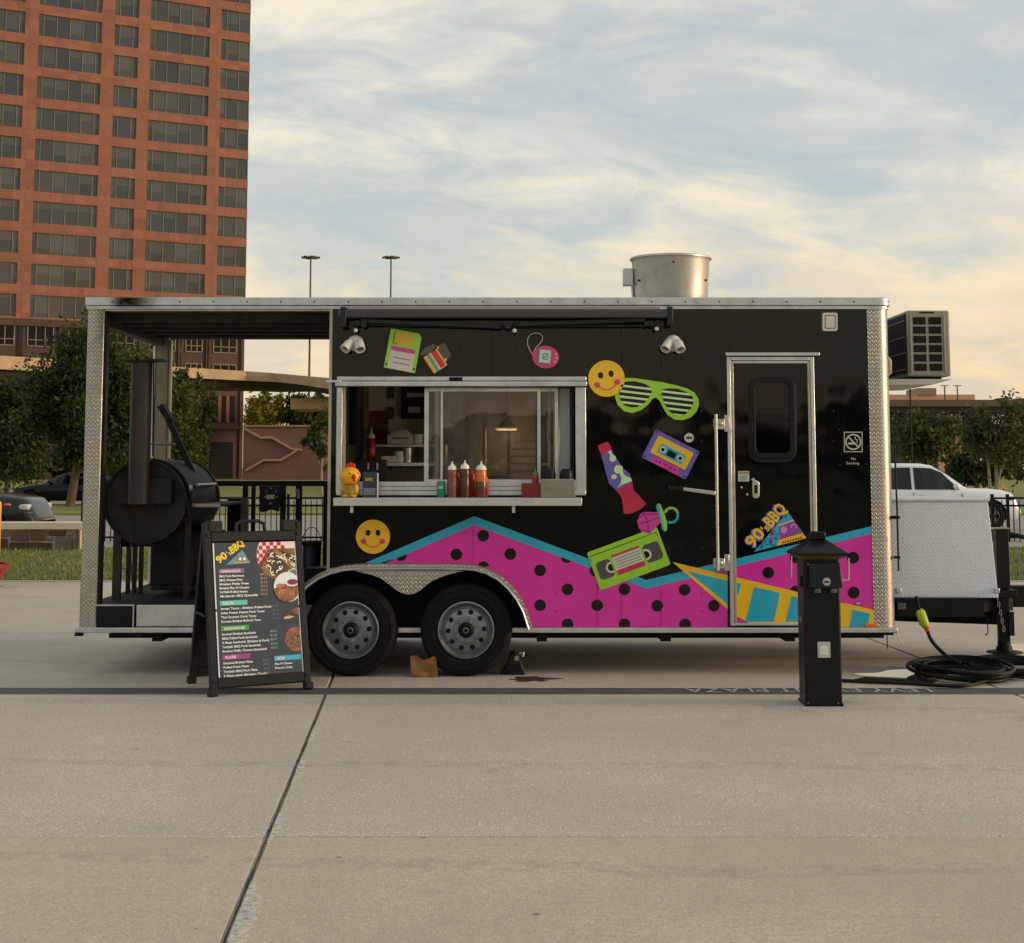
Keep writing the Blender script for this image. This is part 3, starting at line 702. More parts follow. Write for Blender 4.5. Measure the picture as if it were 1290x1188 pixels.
M_IRON = pbr('black_iron', (16, 16, 17), .45)
Yfn = gr(645, 682)[1]
fe = thing('iron_fence', 'black iron picket fence running behind the trailer', 'fence', (0, Yfn, 0))
fx0, fx1 = AX(104, 650, Yfn), AX(1400, 650, Yfn); gap0, gap1 = AX(1132, 650, Yfn), AX(1250.5, 650, Yfn)
ztop, zmid, zbot = AZ(627.6, Yfn), AZ(637, Yfn), AZ(677, Yfn)
for a, b in ((fx0, gap0), (gap1, fx1)):
    for z in (ztop, zmid, zbot): bx('rail', M_IRON, fe, a, b, Yfn - .018, Yfn + .018, z - .022, z + .022)
pk = MB().box(-.010, .010, -.010, .010, 0, ztop - .0225).mesh('picket', M_IRON); pst = MB().box(-.03, .03, -.03, .03, 0, ztop + .09).box(-.036, .036, -.036, .036, ztop + .09, ztop + .11).mesh('post', M_IRON)
x = fx0; i = 0
while x < fx1:
    if not (gap0 + .05 < x < gap1 - .02):
        put('post' if i % 18 == 0 else 'picket', pst if i % 18 == 0 else pk, fe, loc=(x, Yfn, -.02))
    x += .127; i += 1
put('post', pst, fe, loc=(gap1, Yfn, -.02))

# ------------------------------------------------------------------ cars
M_TYRE = pbr('tyre_rubber', (20, 20, 20), .8, var=.2, vscale=9, bump=.2, bscale=60); M_ALLOY = pbr('alloy', (120, 120, 122), .35, metal=.9); M_DALLOY = pbr('dark_alloy', (40, 40, 42), .35, metal=.8)
M_CARGL = pbr('car_glass', (10, 14, 20), .05, spec=.45); M_BLKP = pbr('black_plastic', (18, 18, 19), .5); M_LAMP = pbr('headlamp', (190, 192, 195), .1, spec=.8); M_AMB = pbr('amber', (220, 110, 20), .3)
def car(name, label, loc, rz, st, wheels, R, glassp, wshield, paint, lamps, group=None, rim=None, width=.94):
    t_ = thing(name, label, 'car', loc, group, rz)
    body = MB(); n = 0
    for (x, zl, zb, zt, wf, wtop) in st:
        w = width * wf; wt_ = width * wtop
        half = [(0, zl), (w * .86, zl), (w * .97, zl + .1), (w, zl + (zb - zl) * .55), (w * .985, zb - .05), (w * .955, zb), (wt_ + (w * .94 - wt_) * .1, zt - max(.02, (zt - zb) * .09)), (wt_ * .82, zt - .005), (0, zt)]
        ring = [(x, -y, z) for y, z in half] + [(x, y, z) for y, z in half[-2:0:-1]]
        body.v += ring; n = len(ring)
    for i in range(len(st) - 1):
        for j in range(n):
            j2 = (j + 1) % n; body.f.append((i * n + j, (i + 1) * n + j, (i + 1) * n + j2, i * n + j2)); body.mi.append(0)
    body.f += [tuple(range(n)), tuple(range(len(body.v) - 1, len(body.v) - n - 1, -1))]; body.mi += [0, 0]
    me = body.mesh('body', [paint, M_BLKP], 38)
    bo = bpy.data.objects.new('tmp', me); COL.objects.link(bo)
    cut = MB()
    for wx in wheels:
        cut.lathe([(0, -1.2), (R * 1.16, -1.2), (R * 1.16, 1.2), (0, 1.2)], (wx, 0, R), 'y', 28, mi=1)
    co = bpy.data.objects.new('cut', cut.mesh('cut', [paint, M_BLKP])); COL.objects.link(co)
    bm = bmesh.new(); bm.from_mesh(co.data); bmesh.ops.remove_doubles(bm, verts=bm.verts, dist=1e-5); bmesh.ops.recalc_face_normals(bm, faces=bm.faces); bm.to_mesh(co.data); bm.free()
    bm = bmesh.new(); bm.from_mesh(bo.data); bmesh.ops.remove_doubles(bm, verts=bm.verts, dist=1e-5); bmesh.ops.recalc_face_normals(bm, faces=bm.faces); bm.to_mesh(bo.data); bm.free()
    md = bo.modifiers.new('b', 'BOOLEAN'); md.object = co; md.operation = 'DIFFERENCE'; md.solver = 'EXACT'; md.material_mode = 'INDEX'
    dg = bpy.context.evaluated_depsgraph_get(); nm = bpy.data.meshes.new_from_object(bo.evaluated_get(dg)); nm.name = 'body'
    bpy.data.objects.remove(bo); bpy.data.objects.remove(co)
    body_o = put('body', nm, t_, local=True)
    def interp(x):
        for i in range(len(st) - 1):
            if st[i][0] <= x <= st[i + 1][0]:
                k = (x - st[i][0]) / (st[i + 1][0] - st[i][0]); return [st[i][c] * (1 - k) + st[i + 1][c] * k for c in range(6)]
        return st[-1] if x > st[-1][0] else st[0]
    def ysurf(x, z):
        _, zl, zb, zt, wf, wp = interp(x); w = width * wf; wt_ = width * wp
        z1 = zt - max(.02, (zt - zb) * .09); y1 = wt_ + (w * .94 - wt_) * .1
        if z <= zb: return w * .99
        return w * .955 + (y1 - w * .955) * min(1, (z - zb) / max(.01, z1 - zb))
    for sg in (-1, 1):
        for poly in glassp:
            gm = MB(); xa, xb = min(p[0] for p in poly), max(p[0] for p in poly)
            cuts = sorted(set([xa, xb] + [s_[0] for s_ in st if xa < s_[0] < xb] + [xa + (xb - xa) * k / 6 for k in range(7)]))
            for c0, c1 in zip(cuts, cuts[1:]):
                pp = clip(clip(list(poly), lambda p: p[0] - c0), lambda p: c1 - p[0])
                if len(pp) < 3: continue
                p0 = [(x, sg * (ysurf(x, z) + .014), z) for x, z in pp]; p1 = [(x, sg * (ysurf(x, z) - .03), z) for x, z in pp]
                a_ = sum(pp[i][0] * pp[(i + 1) % len(pp)][1] - pp[(i + 1) % len(pp)][0] * pp[i][1] for i in range(len(pp)))
                if (a_ > 0) == (sg > 0): p0, p1 = p0[::-1], p1[::-1]
                gm.prism(p1, p0)
            gm.build('side_window', M_CARGL, t_, local=True)
        x, z = wheels[1] - .62 * 0, 0
        mx_ = glassp[0][0]; y = sg * (ysurf(mx_[0], mx_[1]) + .13)
        MB().ball((mx_[0] - .12, y, mx_[1] + .08), .09, .12, .085, 10, 7).build('wing_mirror', paint, t_, smooth=60, local=True)
        dh = (glassp[0][-1][0] + .12, glassp[0][-1][1] - .14); yy = ysurf(*dh)
        MB().box(dh[0], dh[0] + .19, sg * yy - .03, sg * yy + .03, dh[1] - .015, dh[1] + .02).build('door_handle', paint, t_, .008, local=True)
        for lp in lamps:
            (xa, za, ya), (xb, zb_, yb) = lp[:2]; mt = lp[2]
            MB().box(min(xa, xb), max(xa, xb), min(sg * ya, sg * yb), max(sg * ya, sg * yb), za, zb_).build('headlight', mt, t_, .03, local=True)
        for xg in (glassp[0][0][0] + .04, glassp[0][-1][0] - .04, glassp[1][-1][0] - .02):
            w_ = width * interp(xg)[4]
            MB().box(xg - .006, xg + .006, min(sg * w_ * .95, sg * (w_ + .0015)), max(sg * w_ * .95, sg * (w_ + .0015)), .42, interp(xg)[2] - .06).build('door_gap', M_BLKP, t_, local=True)
        for wx in wheels:
            w_o = MB().lathe([(R * .62, -.10), (R * .66, -.115), (R * .86, -.12), (R * .97, -.10), (R, -.06), (R, .06), (R * .97, .1), (R * .6, .1)], (wx, sg * (width - .135), R), 'y', 30).build('wheel', M_TYRE, t_, smooth=40, local=True)
            rm = MB().lathe([(R * .64, .0), (R * .64, -.10), (R * .58, -.112), (R * .54, -.05)], (wx, sg * (width - .135), R), 'y', 24)
            for k in range(5):
                a = k * 2 * math.pi / 5 + .3; c_, s2 = math.cos(a), math.sin(a); Rr = R * .58
                pts = [(-.045, 0), (.045, 0), (.06, Rr), (-.06, Rr)]
                q0 = [(wx + p * c_ - q_ * s2, sg * (width - .135) - .10, R + p * s2 + q_ * c_) for p, q_ in pts]
                rm.prism([(p[0], sg * (width - .135) + .10, p[2]) for p in q0], q0)
            rm.build('rim', rim or M_ALLOY, w_o, smooth=40, local=True)
    x0_, x1_ = wshield
    for xa, xb in ((x0_, x1_),):
        a, b = interp(xa), interp(xb)
        def row(s_, x, dz): w = width * s_[5] * .80; return [(x, -w, s_[3] + dz), (x, w, s_[3] + dz)]
        vs, nn = [], 12
        for i in range(nn + 1): x = xa + (xb - xa) * i / nn; vs += row(interp(x), x, .012)
        MB().add(vs, [(2 * i, 2 * i + 1, 2 * i + 3, 2 * i + 2) for i in range(nn)]).build('windscreen', M_CARGL, t_, local=True)
    return t_
# x forward; stations: (x, z low, z belt, z top, width factor, roof half width factor)
SUV = [(-2.42, .55, .95, 1.05, .80, .66), (-2.38, .38, 1.05, 1.25, .90, .70), (-2.15, .30, 1.08, 1.52, .97, .72), (-1.75, .28, 1.08, 1.70, 1.0, .74), (-.9, .27, 1.07, 1.76, 1.0, .75), (-.1, .27, 1.05, 1.755, 1.0, .75), (.22, .27, 1.045, 1.70, 1.0, .735), (.6, .27, 1.04, 1.48, 1.0, .72), (1.02, .27, 1.03, 1.16, 1.0, .74), (1.15, .27, 1.02, 1.11, 1.0, .78), (1.7, .27, 1.0, 1.10, .995, .78), (2.05, .28, .97, 1.06, .97, .74), (2.24, .29, .90, 1.0, .93, .72), (2.33, .30, .80, .90, .89, .7), (2.38, .31, .68, .78, .86, .68), (2.45, .34, .56, .66, .84, .66), (2.47, .42, .50, .58, .82, .64)]
SED = [(-2.42, .48, .86, .95, .78, .6), (-2.36, .32, .93, 1.05, .88, .66), (-2.0, .27, .95, 1.12, .96, .68), (-1.6, .25, .95, 1.25, 1.0, .66), (-1.0, .24, .95, 1.42, 1.0, .66), (-.4, .24, .94, 1.455, 1.0, .66), (.1, .24, .93, 1.42, 1.0, .65), (.55, .24, .92, 1.24, 1.0, .66), (1.0, .24, .90, 1.0, 1.0, .7), (1.2, .24, .89, .965, 1.0, .74), (1.8, .25, .82, .90, .98, .72), (2.15, .26, .74, .82, .93, .66), (2.34, .28, .64, .70, .85, .6), (2.42, .36, .52, .58, .78, .55)]
M_WHITE = pbr('white_car_paint', (225, 228, 232), .18, coat=.6); M_DKPAINT = pbr('black_car_paint', (10, 12, 15), .2, coat=.15); M_GREYP = pbr('grey_car_paint', (30, 31, 31), .25, coat=.3)
sg_suv = [[(.86, 1.08), (.42, 1.52), (.12, 1.63), (-.32, 1.645), (-.32, 1.08)], [(-.40, 1.08), (-.40, 1.65), (-1.2, 1.63), (-1.25, 1.09)], [(-1.33, 1.09), (-1.30, 1.62), (-1.75, 1.57), (-1.95, 1.3), (-1.9, 1.12)]]
sg_sed = [[(.80, .965), (.35, 1.25), (.0, 1.35), (-.30, 1.37), (-.30, .97)], [(-.37, .97), (-.37, 1.37), (-.9, 1.34), (-1.35, 1.18), (-1.5, 1.0), (-1.3, .98)]]
Dt = 42.5; xf_ = AX(1287, 640, Dt - CD - .9)
tW = car('parked_car', 'white sport utility car parked behind the drawbar box', (xf_ - 2.44, Dt - CD, -.02), 0, SUV, (-1.5, 1.62), .39, sg_suv, (.24, .98), M_WHITE, [((2.02, .80, .60), (2.28, .90, .905), pbr('headlamp_dark', (70, 74, 80), .1, spec=.8)), ((2.36, .40, .1), (2.475, .52, .6), M_BLKP)], 'parked cars')
Dt = 67.0; xf_ = AX(18, 620, Dt - CD)
car('parked_car', 'black sedan on the far street behind the tree trunk', (xf_ + 2.44, Dt - CD, 0), math.pi, SED, (-1.45, 1.48), .34, sg_sed, (.12, .98), M_DKPAINT, [((2.12, .58, .5), (2.37, .68, .83), M_LAMP)], 'parked cars', rim=M_DALLOY)
Dt = 34.6; xf_ = AX(47.5, 640, Dt - CD - .5)
car('parked_car', 'dark grey car nose with bright headlight behind the stone wall', (xf_ - 2.44, Dt - CD, -.02), 0, SUV, (-1.5, 1.52), .37, sg_suv, (.24, .98), M_GREYP, [((2.0, .76, .60), (2.35, .88, .88), M_LAMP), ((2.0, .68, .6), (2.40, .71, .86), M_ALLOY), ((1.84, .84, .6), (2.0, .90, .935), M_AMB)], 'parked cars')
# things cut by the left edge of the picture
Yr = gr(5, 740)[1]; xr, zr = at(11, 710, Yr)
t_ = thing('planter_tub', 'red tub with rolled rim cut by the left edge', 'tub', (xr - .5, Yr, 0))
MB().lathe([(.30, 0), (.34, .0), (.46, zr - .06), (.44, zr - .05), (.0, .02)], (xr - .5, Yr, 0), 'z', 32).build('tub', pbr('red_plastic', (140, 38, 38), .4), t_, smooth=40)
MB().lathe([(.45, zr - .06), (.50, zr - .06), (.50, zr), (.45, zr)], (xr - .5, Yr, 0), 'z', 32).build('rim', MATS['red_plastic'], t_, smooth=40)
Yr = 16.0; xr, zr = at(2, 634, Yr)
t_ = thing('bollard', 'yellow post just inside the left edge before the stone wall', 'bollard', (xr - .06, Yr, 0))
MB().lathe([(.06, 0), (.06, zr), (.045, zr + .03), (0, zr + .04)], (xr - .06, Yr, 0), 'z', 16).build('post', pbr('yellow_paint', (214, 160, 30), .5), t_, smooth=40)
MB().lathe([(.09, 0), (.09, .03), (.06, .035)], (xr - .06, Yr, 0), 'z', 16).build('base_plate', M_BLKP, t_, smooth=40)

# ------------------------------------------------------------------ trailer
XL, XR, XB, TW = -3.46, 3.08, -1.475, 2.44           # rear end, front end, bulkhead, width
ZT, ZRB, ZF, ZB = AZ(375), AZ(387.5), .545, AZ(790)    # roof rail top and bottom, floor, underside of wall
ZL = AZ(797)
def blackpaint():
    m = bpy.data.materials.new('black_gloss_paint'); m.use_nodes = True; t = m.node_tree; t.nodes.clear(); q = NT(t); MATS['black_gloss_paint'] = m
    v = q.n('ShaderNodeTexCoord').outputs['Object']
    b = q.n('ShaderNodeBsdfPrincipled', {'Base Color': (.0035, .0036, .0038, 1), 'Specular IOR Level': .29})
    q.set(b.inputs['Roughness'], q.rng(q.noise(v, 3.0, 5.0, .6), .3, .75, .03, .10, False))
    h = q.m('ADD', q.m('MULTIPLY', q.noise(v, 1.6, 2.0), 1.0), q.m('MULTIPLY', q.noise(q.vm('MULTIPLY', v, (1, 1, .25)), 6.0, 2.0), .12))
    bn = q.n('ShaderNodeBump', {'Strength': .16, 'Distance': .05, 'Height': h}); q.set(b.inputs['Normal'], bn.outputs[0])
    q.n('ShaderNodeOutputMaterial', {0: b.outputs[0]}); return m
M_BLK = blackpaint()
def soot(q, X, Y, Z, nz):
    a = q.m('MULTIPLY', q.rng(X, AX(126), AX(150)), q.rng(X, AX(205), AX(160)))
    return q.m('MULTIPLY', q.m('MULTIPLY', a, q.rng(Z, ZRB - .03, ZRB + .03)), q.rng(nz, .2, .5, .75, 1.0))
def alu(name, col, rough, stain=None, brushed=True):
    m = bpy.data.materials.new(name); m.use_nodes = True; t = m.node_tree; t.nodes.clear(); q = NT(t); MATS[name] = m
    v = q.n('ShaderNodeTexCoord').outputs['Object']; X, Y, Z = q.sep(v)
    nz = q.noise(v, 7.0, 6.0, .65); fn = q.noise(q.vm('MULTIPLY', v, (3, 60, 60)), 2.0, 4.0, .6)
    c = q.mix(q.rng(nz, .4, .75, 0, .55), lin(col), lin(col, .55)); c = q.mix(q.rng(fn, .45, .7, 0, .3), c, lin(col, .7))
    if stain: c = q.mix(stain(q, X, Y, Z, nz), c, (.006, .0055, .005, 1))
    b = q.n('ShaderNodeBsdfPrincipled', {'Base Color': c, 'Metallic': .85})
    q.set(b.inputs['Roughness'], q.rng(nz, .3, .7, rough - .08, rough + .12, False))
    q.n('ShaderNodeOutputMaterial', {0: b.outputs[0]}); return m
M_ALU = alu('brushed_aluminium', (206, 208, 208), .36); M_RAIL = alu('roof_rail_aluminium', (200, 204, 204), .38, soot)
M_TRIM = alu('dull_trim', (186, 178, 160), .42)
M_DIA = diamond('diamond_plate', (200, 197, 188), .36)
M_DIAB = diamond('bright_diamond_plate', (236, 244, 255), .42, .036, metal=.0, mottle=.08, lo=.78)
def poststain(q, X, Y, Z, nz):
    return q.m('MULTIPLY', q.rng(Z, 2.25, 2.95, 0, .75), q.rng(X, XL + .02, XL + .16))
M_DIAP = diamond('sooty_diamond_plate', (208, 204, 192), .36, stain=poststain)
M_SOOT = pbr('sooty_ceiling', (56, 50, 42), .7, var=.6, vscale=2.5); M_FLOORP = pbr('dark_deck', (34, 32, 30), .7, var=.4, vscale=4, bump=.4, bscale=30)
M_TAN = pbr('dusty_beige_paint', (150, 136, 116), .55, var=.12, vscale=3); M_FRAME = pbr('black_chassis', (14, 14, 14), .55, var=.3, vscale=6)
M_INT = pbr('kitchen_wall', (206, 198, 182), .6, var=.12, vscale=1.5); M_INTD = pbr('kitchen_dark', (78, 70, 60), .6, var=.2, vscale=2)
M_WHT = pbr('white_plastic', (212, 210, 204), .4); M_RIV = pbr('dark_rivet', (60, 62, 62), .5, metal=.7)
M_STEEL = alu('stainless_steel', (196, 196, 192), .30)

tr = thing('food_trailer', 'black barbecue food trailer with pink and teal retro stickers and smoker porch', 'food trailer', (0, 1.2, 0))
# roof and rails
bx('roof', pbr('roof_skin', (150, 150, 148), .5, metal=.5), tr, XL + .03, XR - .12, .03, TW - .03, ZT - .06, ZT - .012)
rr = MB()
cr = .11
prof = [(XL, 0), (XR - cr, 0)] + [(XR - cr + cr * math.sin(a), cr - cr * math.cos(a)) for a in [rad(x) for x in range(15, 91, 15)]] + [(XR, TW - cr), (XR - cr, TW), (XL, TW)]
def loop_rail(off0, off1, z0, z1, mat, name, bevel=0):
    ct = Vector(((XL + XR) / 2, TW / 2)); o_, i_ = [], []
    for x, y in prof:
        def sh(o):
            return (x + (o if x > XR - cr - .001 else (-o if x < XL + .01 else 0)), y + (-o if y < cr + .001 and not x > XR - .001 else (o if y > TW - cr - .001 else 0)))
        o_.append(sh(off0)); i_.append(sh(off1))
    m_ = MB(); n = len(prof); m_.v = [(x, y, z0) for x, y in o_] + [(x, y, z1) for x, y in o_] + [(x, y, z0) for x, y in i_] + [(x, y, z1) for x, y in i_]
    for i in range(n):
        j = (i + 1) % n
        m_.f += [(i, j, n + j, n + i), (2 * n + j, 2 * n + i, 3 * n + i, 3 * n + j), (n + i, n + j, 3 * n + j, 3 * n + i), (j, i, 2 * n + i, 2 * n + j)]; m_.mi += [0] * 4
    return m_.build(name, mat, tr, bevel, smooth=35)
loop_rail(.022, -.07, AZ(385.2), ZT, M_RAIL, 'roof_rail', .006)
loop_rail(.012, -.06, AZ(389.5), AZ(385.6), M_RAIL, 'roof_rail_lip', .002)
rv = MB()
for i in range(24):
    x = XL + .2 + i * .275
    rv.lathe([(0, -.003), (.006, -.0025), (.0075, 0)], (x, -.022, AZ(380.5)), 'y', 8)
tag(rv.build('rivet_row', M_RIV, tr), kind='stuff')
# porch frame
px0, px1 = XL, XL + .135
p_ = MB().box(px0, px1, -.008, .135, ZL + .03, AZ(386.2)).build('corner_post', M_DIAP, tr, .008)
bx('post_edge', M_FRAME, tr, px1 + .001, px1 + .02, .01, .10, ZF - .1, AZ(390))
yb = TW - .13
bx('corner_post', M_TAN, tr, px0 + .035, px1 + .02, yb + .02, TW, ZL + .03, AZ(386.2), .006)
bx('post_edge', M_ALU, tr, px0 + .012, px0 + .034, yb + .01, TW - .03, ZL + .05, 2.80)
bx('post_edge', M_TRIM, tr, px1 + .021, px1 + .045, yb + .05, TW - .02, ZF, 2.86)
bx('rear_header', M_SOOT, tr, XL + .02, XL + .11, .136, yb + .019, AZ(409, .1), ZT - .07)
bx('side_header', M_SOOT, tr, XL + .18, XB - .01, TW - .09, TW - .01, AZ(427, TW - .09), ZT - .07)
bx('ceiling_panel', M_SOOT, tr, XL + .115, XB - .004, .07, TW - .095, ZT - .10, ZT - .062)
for i in range(5):
    y = .35 + i * .42; bx('ceiling_rib', M_SOOT, tr, XL + .12, XB - .006, y, y + .045, ZT - .165, ZT - .101)
bx('porch_header', M_TRIM, tr, XL + .136, XB - .002, .0, .05, AZ(391.5), AZ(389.8))
# deck
bx('porch_deck', M_FLOORP, tr, XL + .02, XB, .03, TW - .03, ZF - .06, ZF)
bx('deck_edge', M_ALU, tr, AX(172, 780), XB + .0, -.012, .02, AZ(789), AZ(762), .004)
bx('step_box', pbr('smoked_plastic', (16, 22, 24), .12), tr, AX(121, 780), AX(168, 780), -.005, .3, AZ(789.5), AZ(763))
bx('step_box_trim', M_ALU, tr, AX(120, 780), AX(169.2, 780), -.012, .02, AZ(763.2), AZ(761.6))
bx('step_box_trim', M_ALU, tr, AX(167.5, 780), AX(169, 780), -.012, .02, AZ(789.5), AZ(763.3))
bx('lower_rail', M_ALU, tr, XL - .03, XR - .002, -.026, .05, ZL, AZ(790.3), .006)
bx('lower_rail', M_ALU, tr, XL - .03, XR - .002, TW - .05, TW + .02, ZL, AZ(790.3), .006)
for px in (95, 171): bx('tie_down', M_FRAME, tr, AX(px, 795), AX(px + 9, 795), -.03, .04, ZL - .025, ZL - .002)
# walls of the kitchen (window opening left free)
wx0, wx1, wz0, wz1 = AX(431, 550), AX(723, 550), AZ(621), AZ(487)
WT_ = .055
def wall(x0, x1, z0, z1): return bx('side_panel', M_BLK, tr, x0, x1, 0.0, WT_, z0, z1)
bx('side_panel', M_BLK, tr, XB + .012, wx0, 0, WT_, ZB, AZ(388))
bx('side_panel', M_BLK, tr, wx0 + .001, wx1 - .001, 0, WT_, wz1, AZ(388)); bx('side_panel', M_BLK, tr, wx0 + .001, wx1 - .001, 0, WT_, ZB, wz0)
bx('side_panel', M_BLK, tr, wx1, 2.9, 0, WT_, ZB, AZ(388))
bx('edge_trim', M_TRIM, tr, XB - .012, XB + .011, -.008, WT_, ZF, AZ(388.5))
bx('bulkhead', M_FRAME, tr, XB - .002, XB + .04, WT_ + .001, TW - .06, ZF, ZT - .1)
bx('far_wall', M_BLK, tr, XB, XR - .12, TW - .05, TW - .001, ZB, AZ(388))
bx('front_wall', M_BLK, tr, XR - .06, XR - .001, .16, TW - .16, ZB, AZ(388))
bx('chassis', M_FRAME, tr, XL + .1, XR - .1, .12, TW - .12, ZL + .0, ZL + .12)
for x in (-2.9, -1.4, .2, 1.2, 2.2): bx('cross_member', M_FRAME, tr, x, x + .08, .1, TW - .1, ZL - .08, ZL + .001)
for yy in (.55, TW - .6): bx('frame_rail', M_FRAME, tr, XL + .1, XR + .02, yy, yy + .06, ZL - .10, ZL - .001)
# front corner: wrapped diamond plate
def corner(y_sign):
    pl = [(2.895, -.006), (XR - .115, -.006)] + [(XR - .115 + .121 * math.sin(a), .115 - .121 * math.cos(a)) for a in [rad(x) for x in range(10, 91, 10)]] + [(XR + .006, .17)]
    inn = [(x - .004 if i > 1 else x, y + .02) if i < 2 else (XR - .115 + .10 * (x - XR + .115) / .121, .115 + .10 * (y - .115) / .121) for i, (x, y) in enumerate(pl)]
    inn[-1] = (XR - .015, .17)
    if y_sign < 0: pl = [(x, TW - y) for x, y in pl]; inn = [(x, TW - y) for x, y in inn]
    m_ = MB(); n = len(pl); z0, z1 = AZ(790), AZ(386)
    m_.v = [(x, y, z0) for x, y in pl] + [(x, y, z1) for x, y in pl] + [(x, y, z0) for x, y in inn] + [(x, y, z1) for x, y in inn]
    for i in range(n - 1): m_.f += [(i, i + 1, n + i + 1, n + i), (2 * n + i + 1, 2 * n + i, 3 * n + i, 3 * n + i + 1)]; m_.mi += [0, 0]
    m_.f += [(0, n, 3 * n, 2 * n), (n - 1, 3 * n - 1, 4 * n - 1, 2 * n - 1)]; m_.mi += [0, 0]
    return m_.build('corner_plate', M_DIA, tr, smooth=50)
corner(1); corner(-1)
# kitchen interior
bx('kitchen_back_wall', M_INT, tr, XB + .05, XR - .13, TW - .12, TW - .055, ZF, ZT - .11)
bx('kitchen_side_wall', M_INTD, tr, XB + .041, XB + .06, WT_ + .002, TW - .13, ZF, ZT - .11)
bx('kitchen_ceiling', M_INT, tr, XB + .061, XR - .13, WT_ + .002, TW - .13, ZT - .14, ZT - .11)
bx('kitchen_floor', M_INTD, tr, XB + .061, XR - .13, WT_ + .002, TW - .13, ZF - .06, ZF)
bx('kitchen_front_wall', M_INT, tr, XR - .125, XR - .07, WT_ + .002, TW - .125, ZF, ZT - .11)
YI = TW - .125
def ip(name, mat, pa_, pb_, qa, qb, Y, th, bevel=0.0, parent=None): return bx(name, mat, parent or tr, AX(pa_, 550, Y), AX(pb_, 550, Y), Y, Y + th, AZ(qb, Y), AZ(qa, Y), bevel)
e = ip('breaker_panel', pbr('panel_grey', (46, 46, 48), .5), 505, 535, 484, 527, YI - .08, .08, .006)
ip('panel_label', M_WHT, 512, 533, 495, 500, YI - .084, .003, parent=e); ip('panel_label', M_WHT, 514, 529, 512.5, 520, YI - .084, .003, parent=e)
ip('wall_board', pbr('reddish_board', (112, 66, 50), .6, var=.15, vscale=5), 466, 489, 518, 560, YI - .03, .03)
ip('wall_switch', M_INTD, 488, 496, 486, 502, YI - .03, .03, .004); ip('wall_switch', M_INTD, 488, 496, 513, 528, YI - .04, .04, .004)
ip('door_jamb', M_TAN, 455, 464, 484, 620, YI - .06, .06); ip('hanging_apron', pbr('dark_cloth', (30, 28, 26), .9, bump=.6, bscale=12), 438, 449, 484, 560, .9, .07, .02)
ip('wall_shelf', M_TRIM, 473, 582, 560, 563, 1.75, .5); 
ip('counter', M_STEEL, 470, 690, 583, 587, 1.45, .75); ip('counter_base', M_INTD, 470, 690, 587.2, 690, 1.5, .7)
ip('prep_counter', M_STEEL, 432, 725, 613, 616, .10, .5)
fr_ = ip('fridge', pbr('dark_fridge', (104, 94, 84), .55, metal=.2), 590, 640, 505, 600, 1.35, .6, .01); ip('fridge_handle', M_ALU, 611, 613, 540, 590, 1.31, .03, parent=fr_)
oven = ip('oven', pbr('oven_steel', (122, 110, 96), .6, metal=.2), 642, 676, 502, 606, 1.3, .6, .01)
for i in range(5): ip('oven_shelf', M_INTD, 644, 674, 555 + i * 9, 557 + i * 9, 1.285, .014, parent=oven)
ip('white_cabinet', pbr('pale_grey_panel', (186, 190, 186), .4), 705, 727, 489, 606, .16, .9, .004)
ip('tall_rack_post', M_ALU, 690, 694, 490, 606, .5, .03); ip('tall_rack_post', M_TRIM, 697, 700, 490, 606, .35, .03)
# heat lamp, lit
hx, hz = at(638, 541, .9)
hl = MB().lathe([(.01, .10), (.02, .085), (.05, .06), (.085, .015), (.095, 0), (.085, .004), (.04, .05)], (hx, .9, hz), 'z', 24).build('heat_lamp', pbr('lamp_shade_tan', (120, 106, 88), .5), tr, smooth=40)
MB().tube([(hx, .9, hz + .095), (hx, .9, ZT - .14)], .006, 6).build('lamp_cord', M_FRAME, hl)
MB().lathe([(.082, .012), (.06, .02), (0, .022)], (hx, .9, hz), 'z', 24).build('lamp_bulb', pbr('lit_bulb', (255, 220, 170), .5, emit=((255, 214, 158), 14.0)), hl)
MB().lathe([(.0955, -.004), (.0955, .012), (.089, .012), (.089, -.004), (.0955, -.004)], (hx, .9, hz), 'z', 24).build('lamp_rim', pbr('lit_rim', (240, 205, 150), .3, emit=((255, 214, 158), 1.0)), hl)
lp = bpy.data.lights.new('heat_lamp_light', 'POINT'); lp.energy = 4; lp.color = (1, .84, .64); lp.shadow_soft_size = .07
lo = bpy.data.objects.new('heat_lamp_light', lp); COL.objects.link(lo); lo.location = (hx, .9, hz - .06); lo.parent = hl
# service window: frame, tracks, sliding sashes, shelf
fw = MB()
ff = lambda pa_, pb_, qa, qb, y0, y1: fw.box(AX(pa_, (qa + qb) / 2), AX(pb_, (qa + qb) / 2), y0, y1, AZ(qb), AZ(qa))
wf = bx('window_frame', M_ALU, tr, AX(424, 550), wx0 + .002, -.025, .04, AZ(620), AZ(488), .004)
bx('jamb', M_ALU, wf, wx1 + .012, AX(738, 550), -.025, .04, AZ(621), AZ(488), .004)
bx('head', M_ALU, wf, AX(423, 481), AX(739, 481), -.055, .04, AZ(487), AZ(480.7), .005)
bx('head_cap', M_ALU, wf, AX(425, 476), AX(738.5, 476), -.04, .04, AZ(480.2), AZ(474.5), .006)
bx('hinge_arm', M_ALU, wf, AX(412, 481), AX(430, 481), -.075, -.056, AZ(482.5), AZ(479.5), .003)
bx('latch', M_FRAME, wf, AX(566, 477), AX(583, 477), -.05, -.041, AZ(480), AZ(475.5), .003)
bx('inner_jamb', M_FRAME, wf, wx1 - .03, wx1 + .010, .0, .09, wz0, wz1)
bx('inner_jamb', M_TRIM, wf, wx0 + .004, wx0 + .022, .015, .09, wz0, wz1)
bx('sill', M_ALU, wf, AX(424, 615), AX(738, 615), -.03, .08, AZ(624), AZ(618.5), .004)
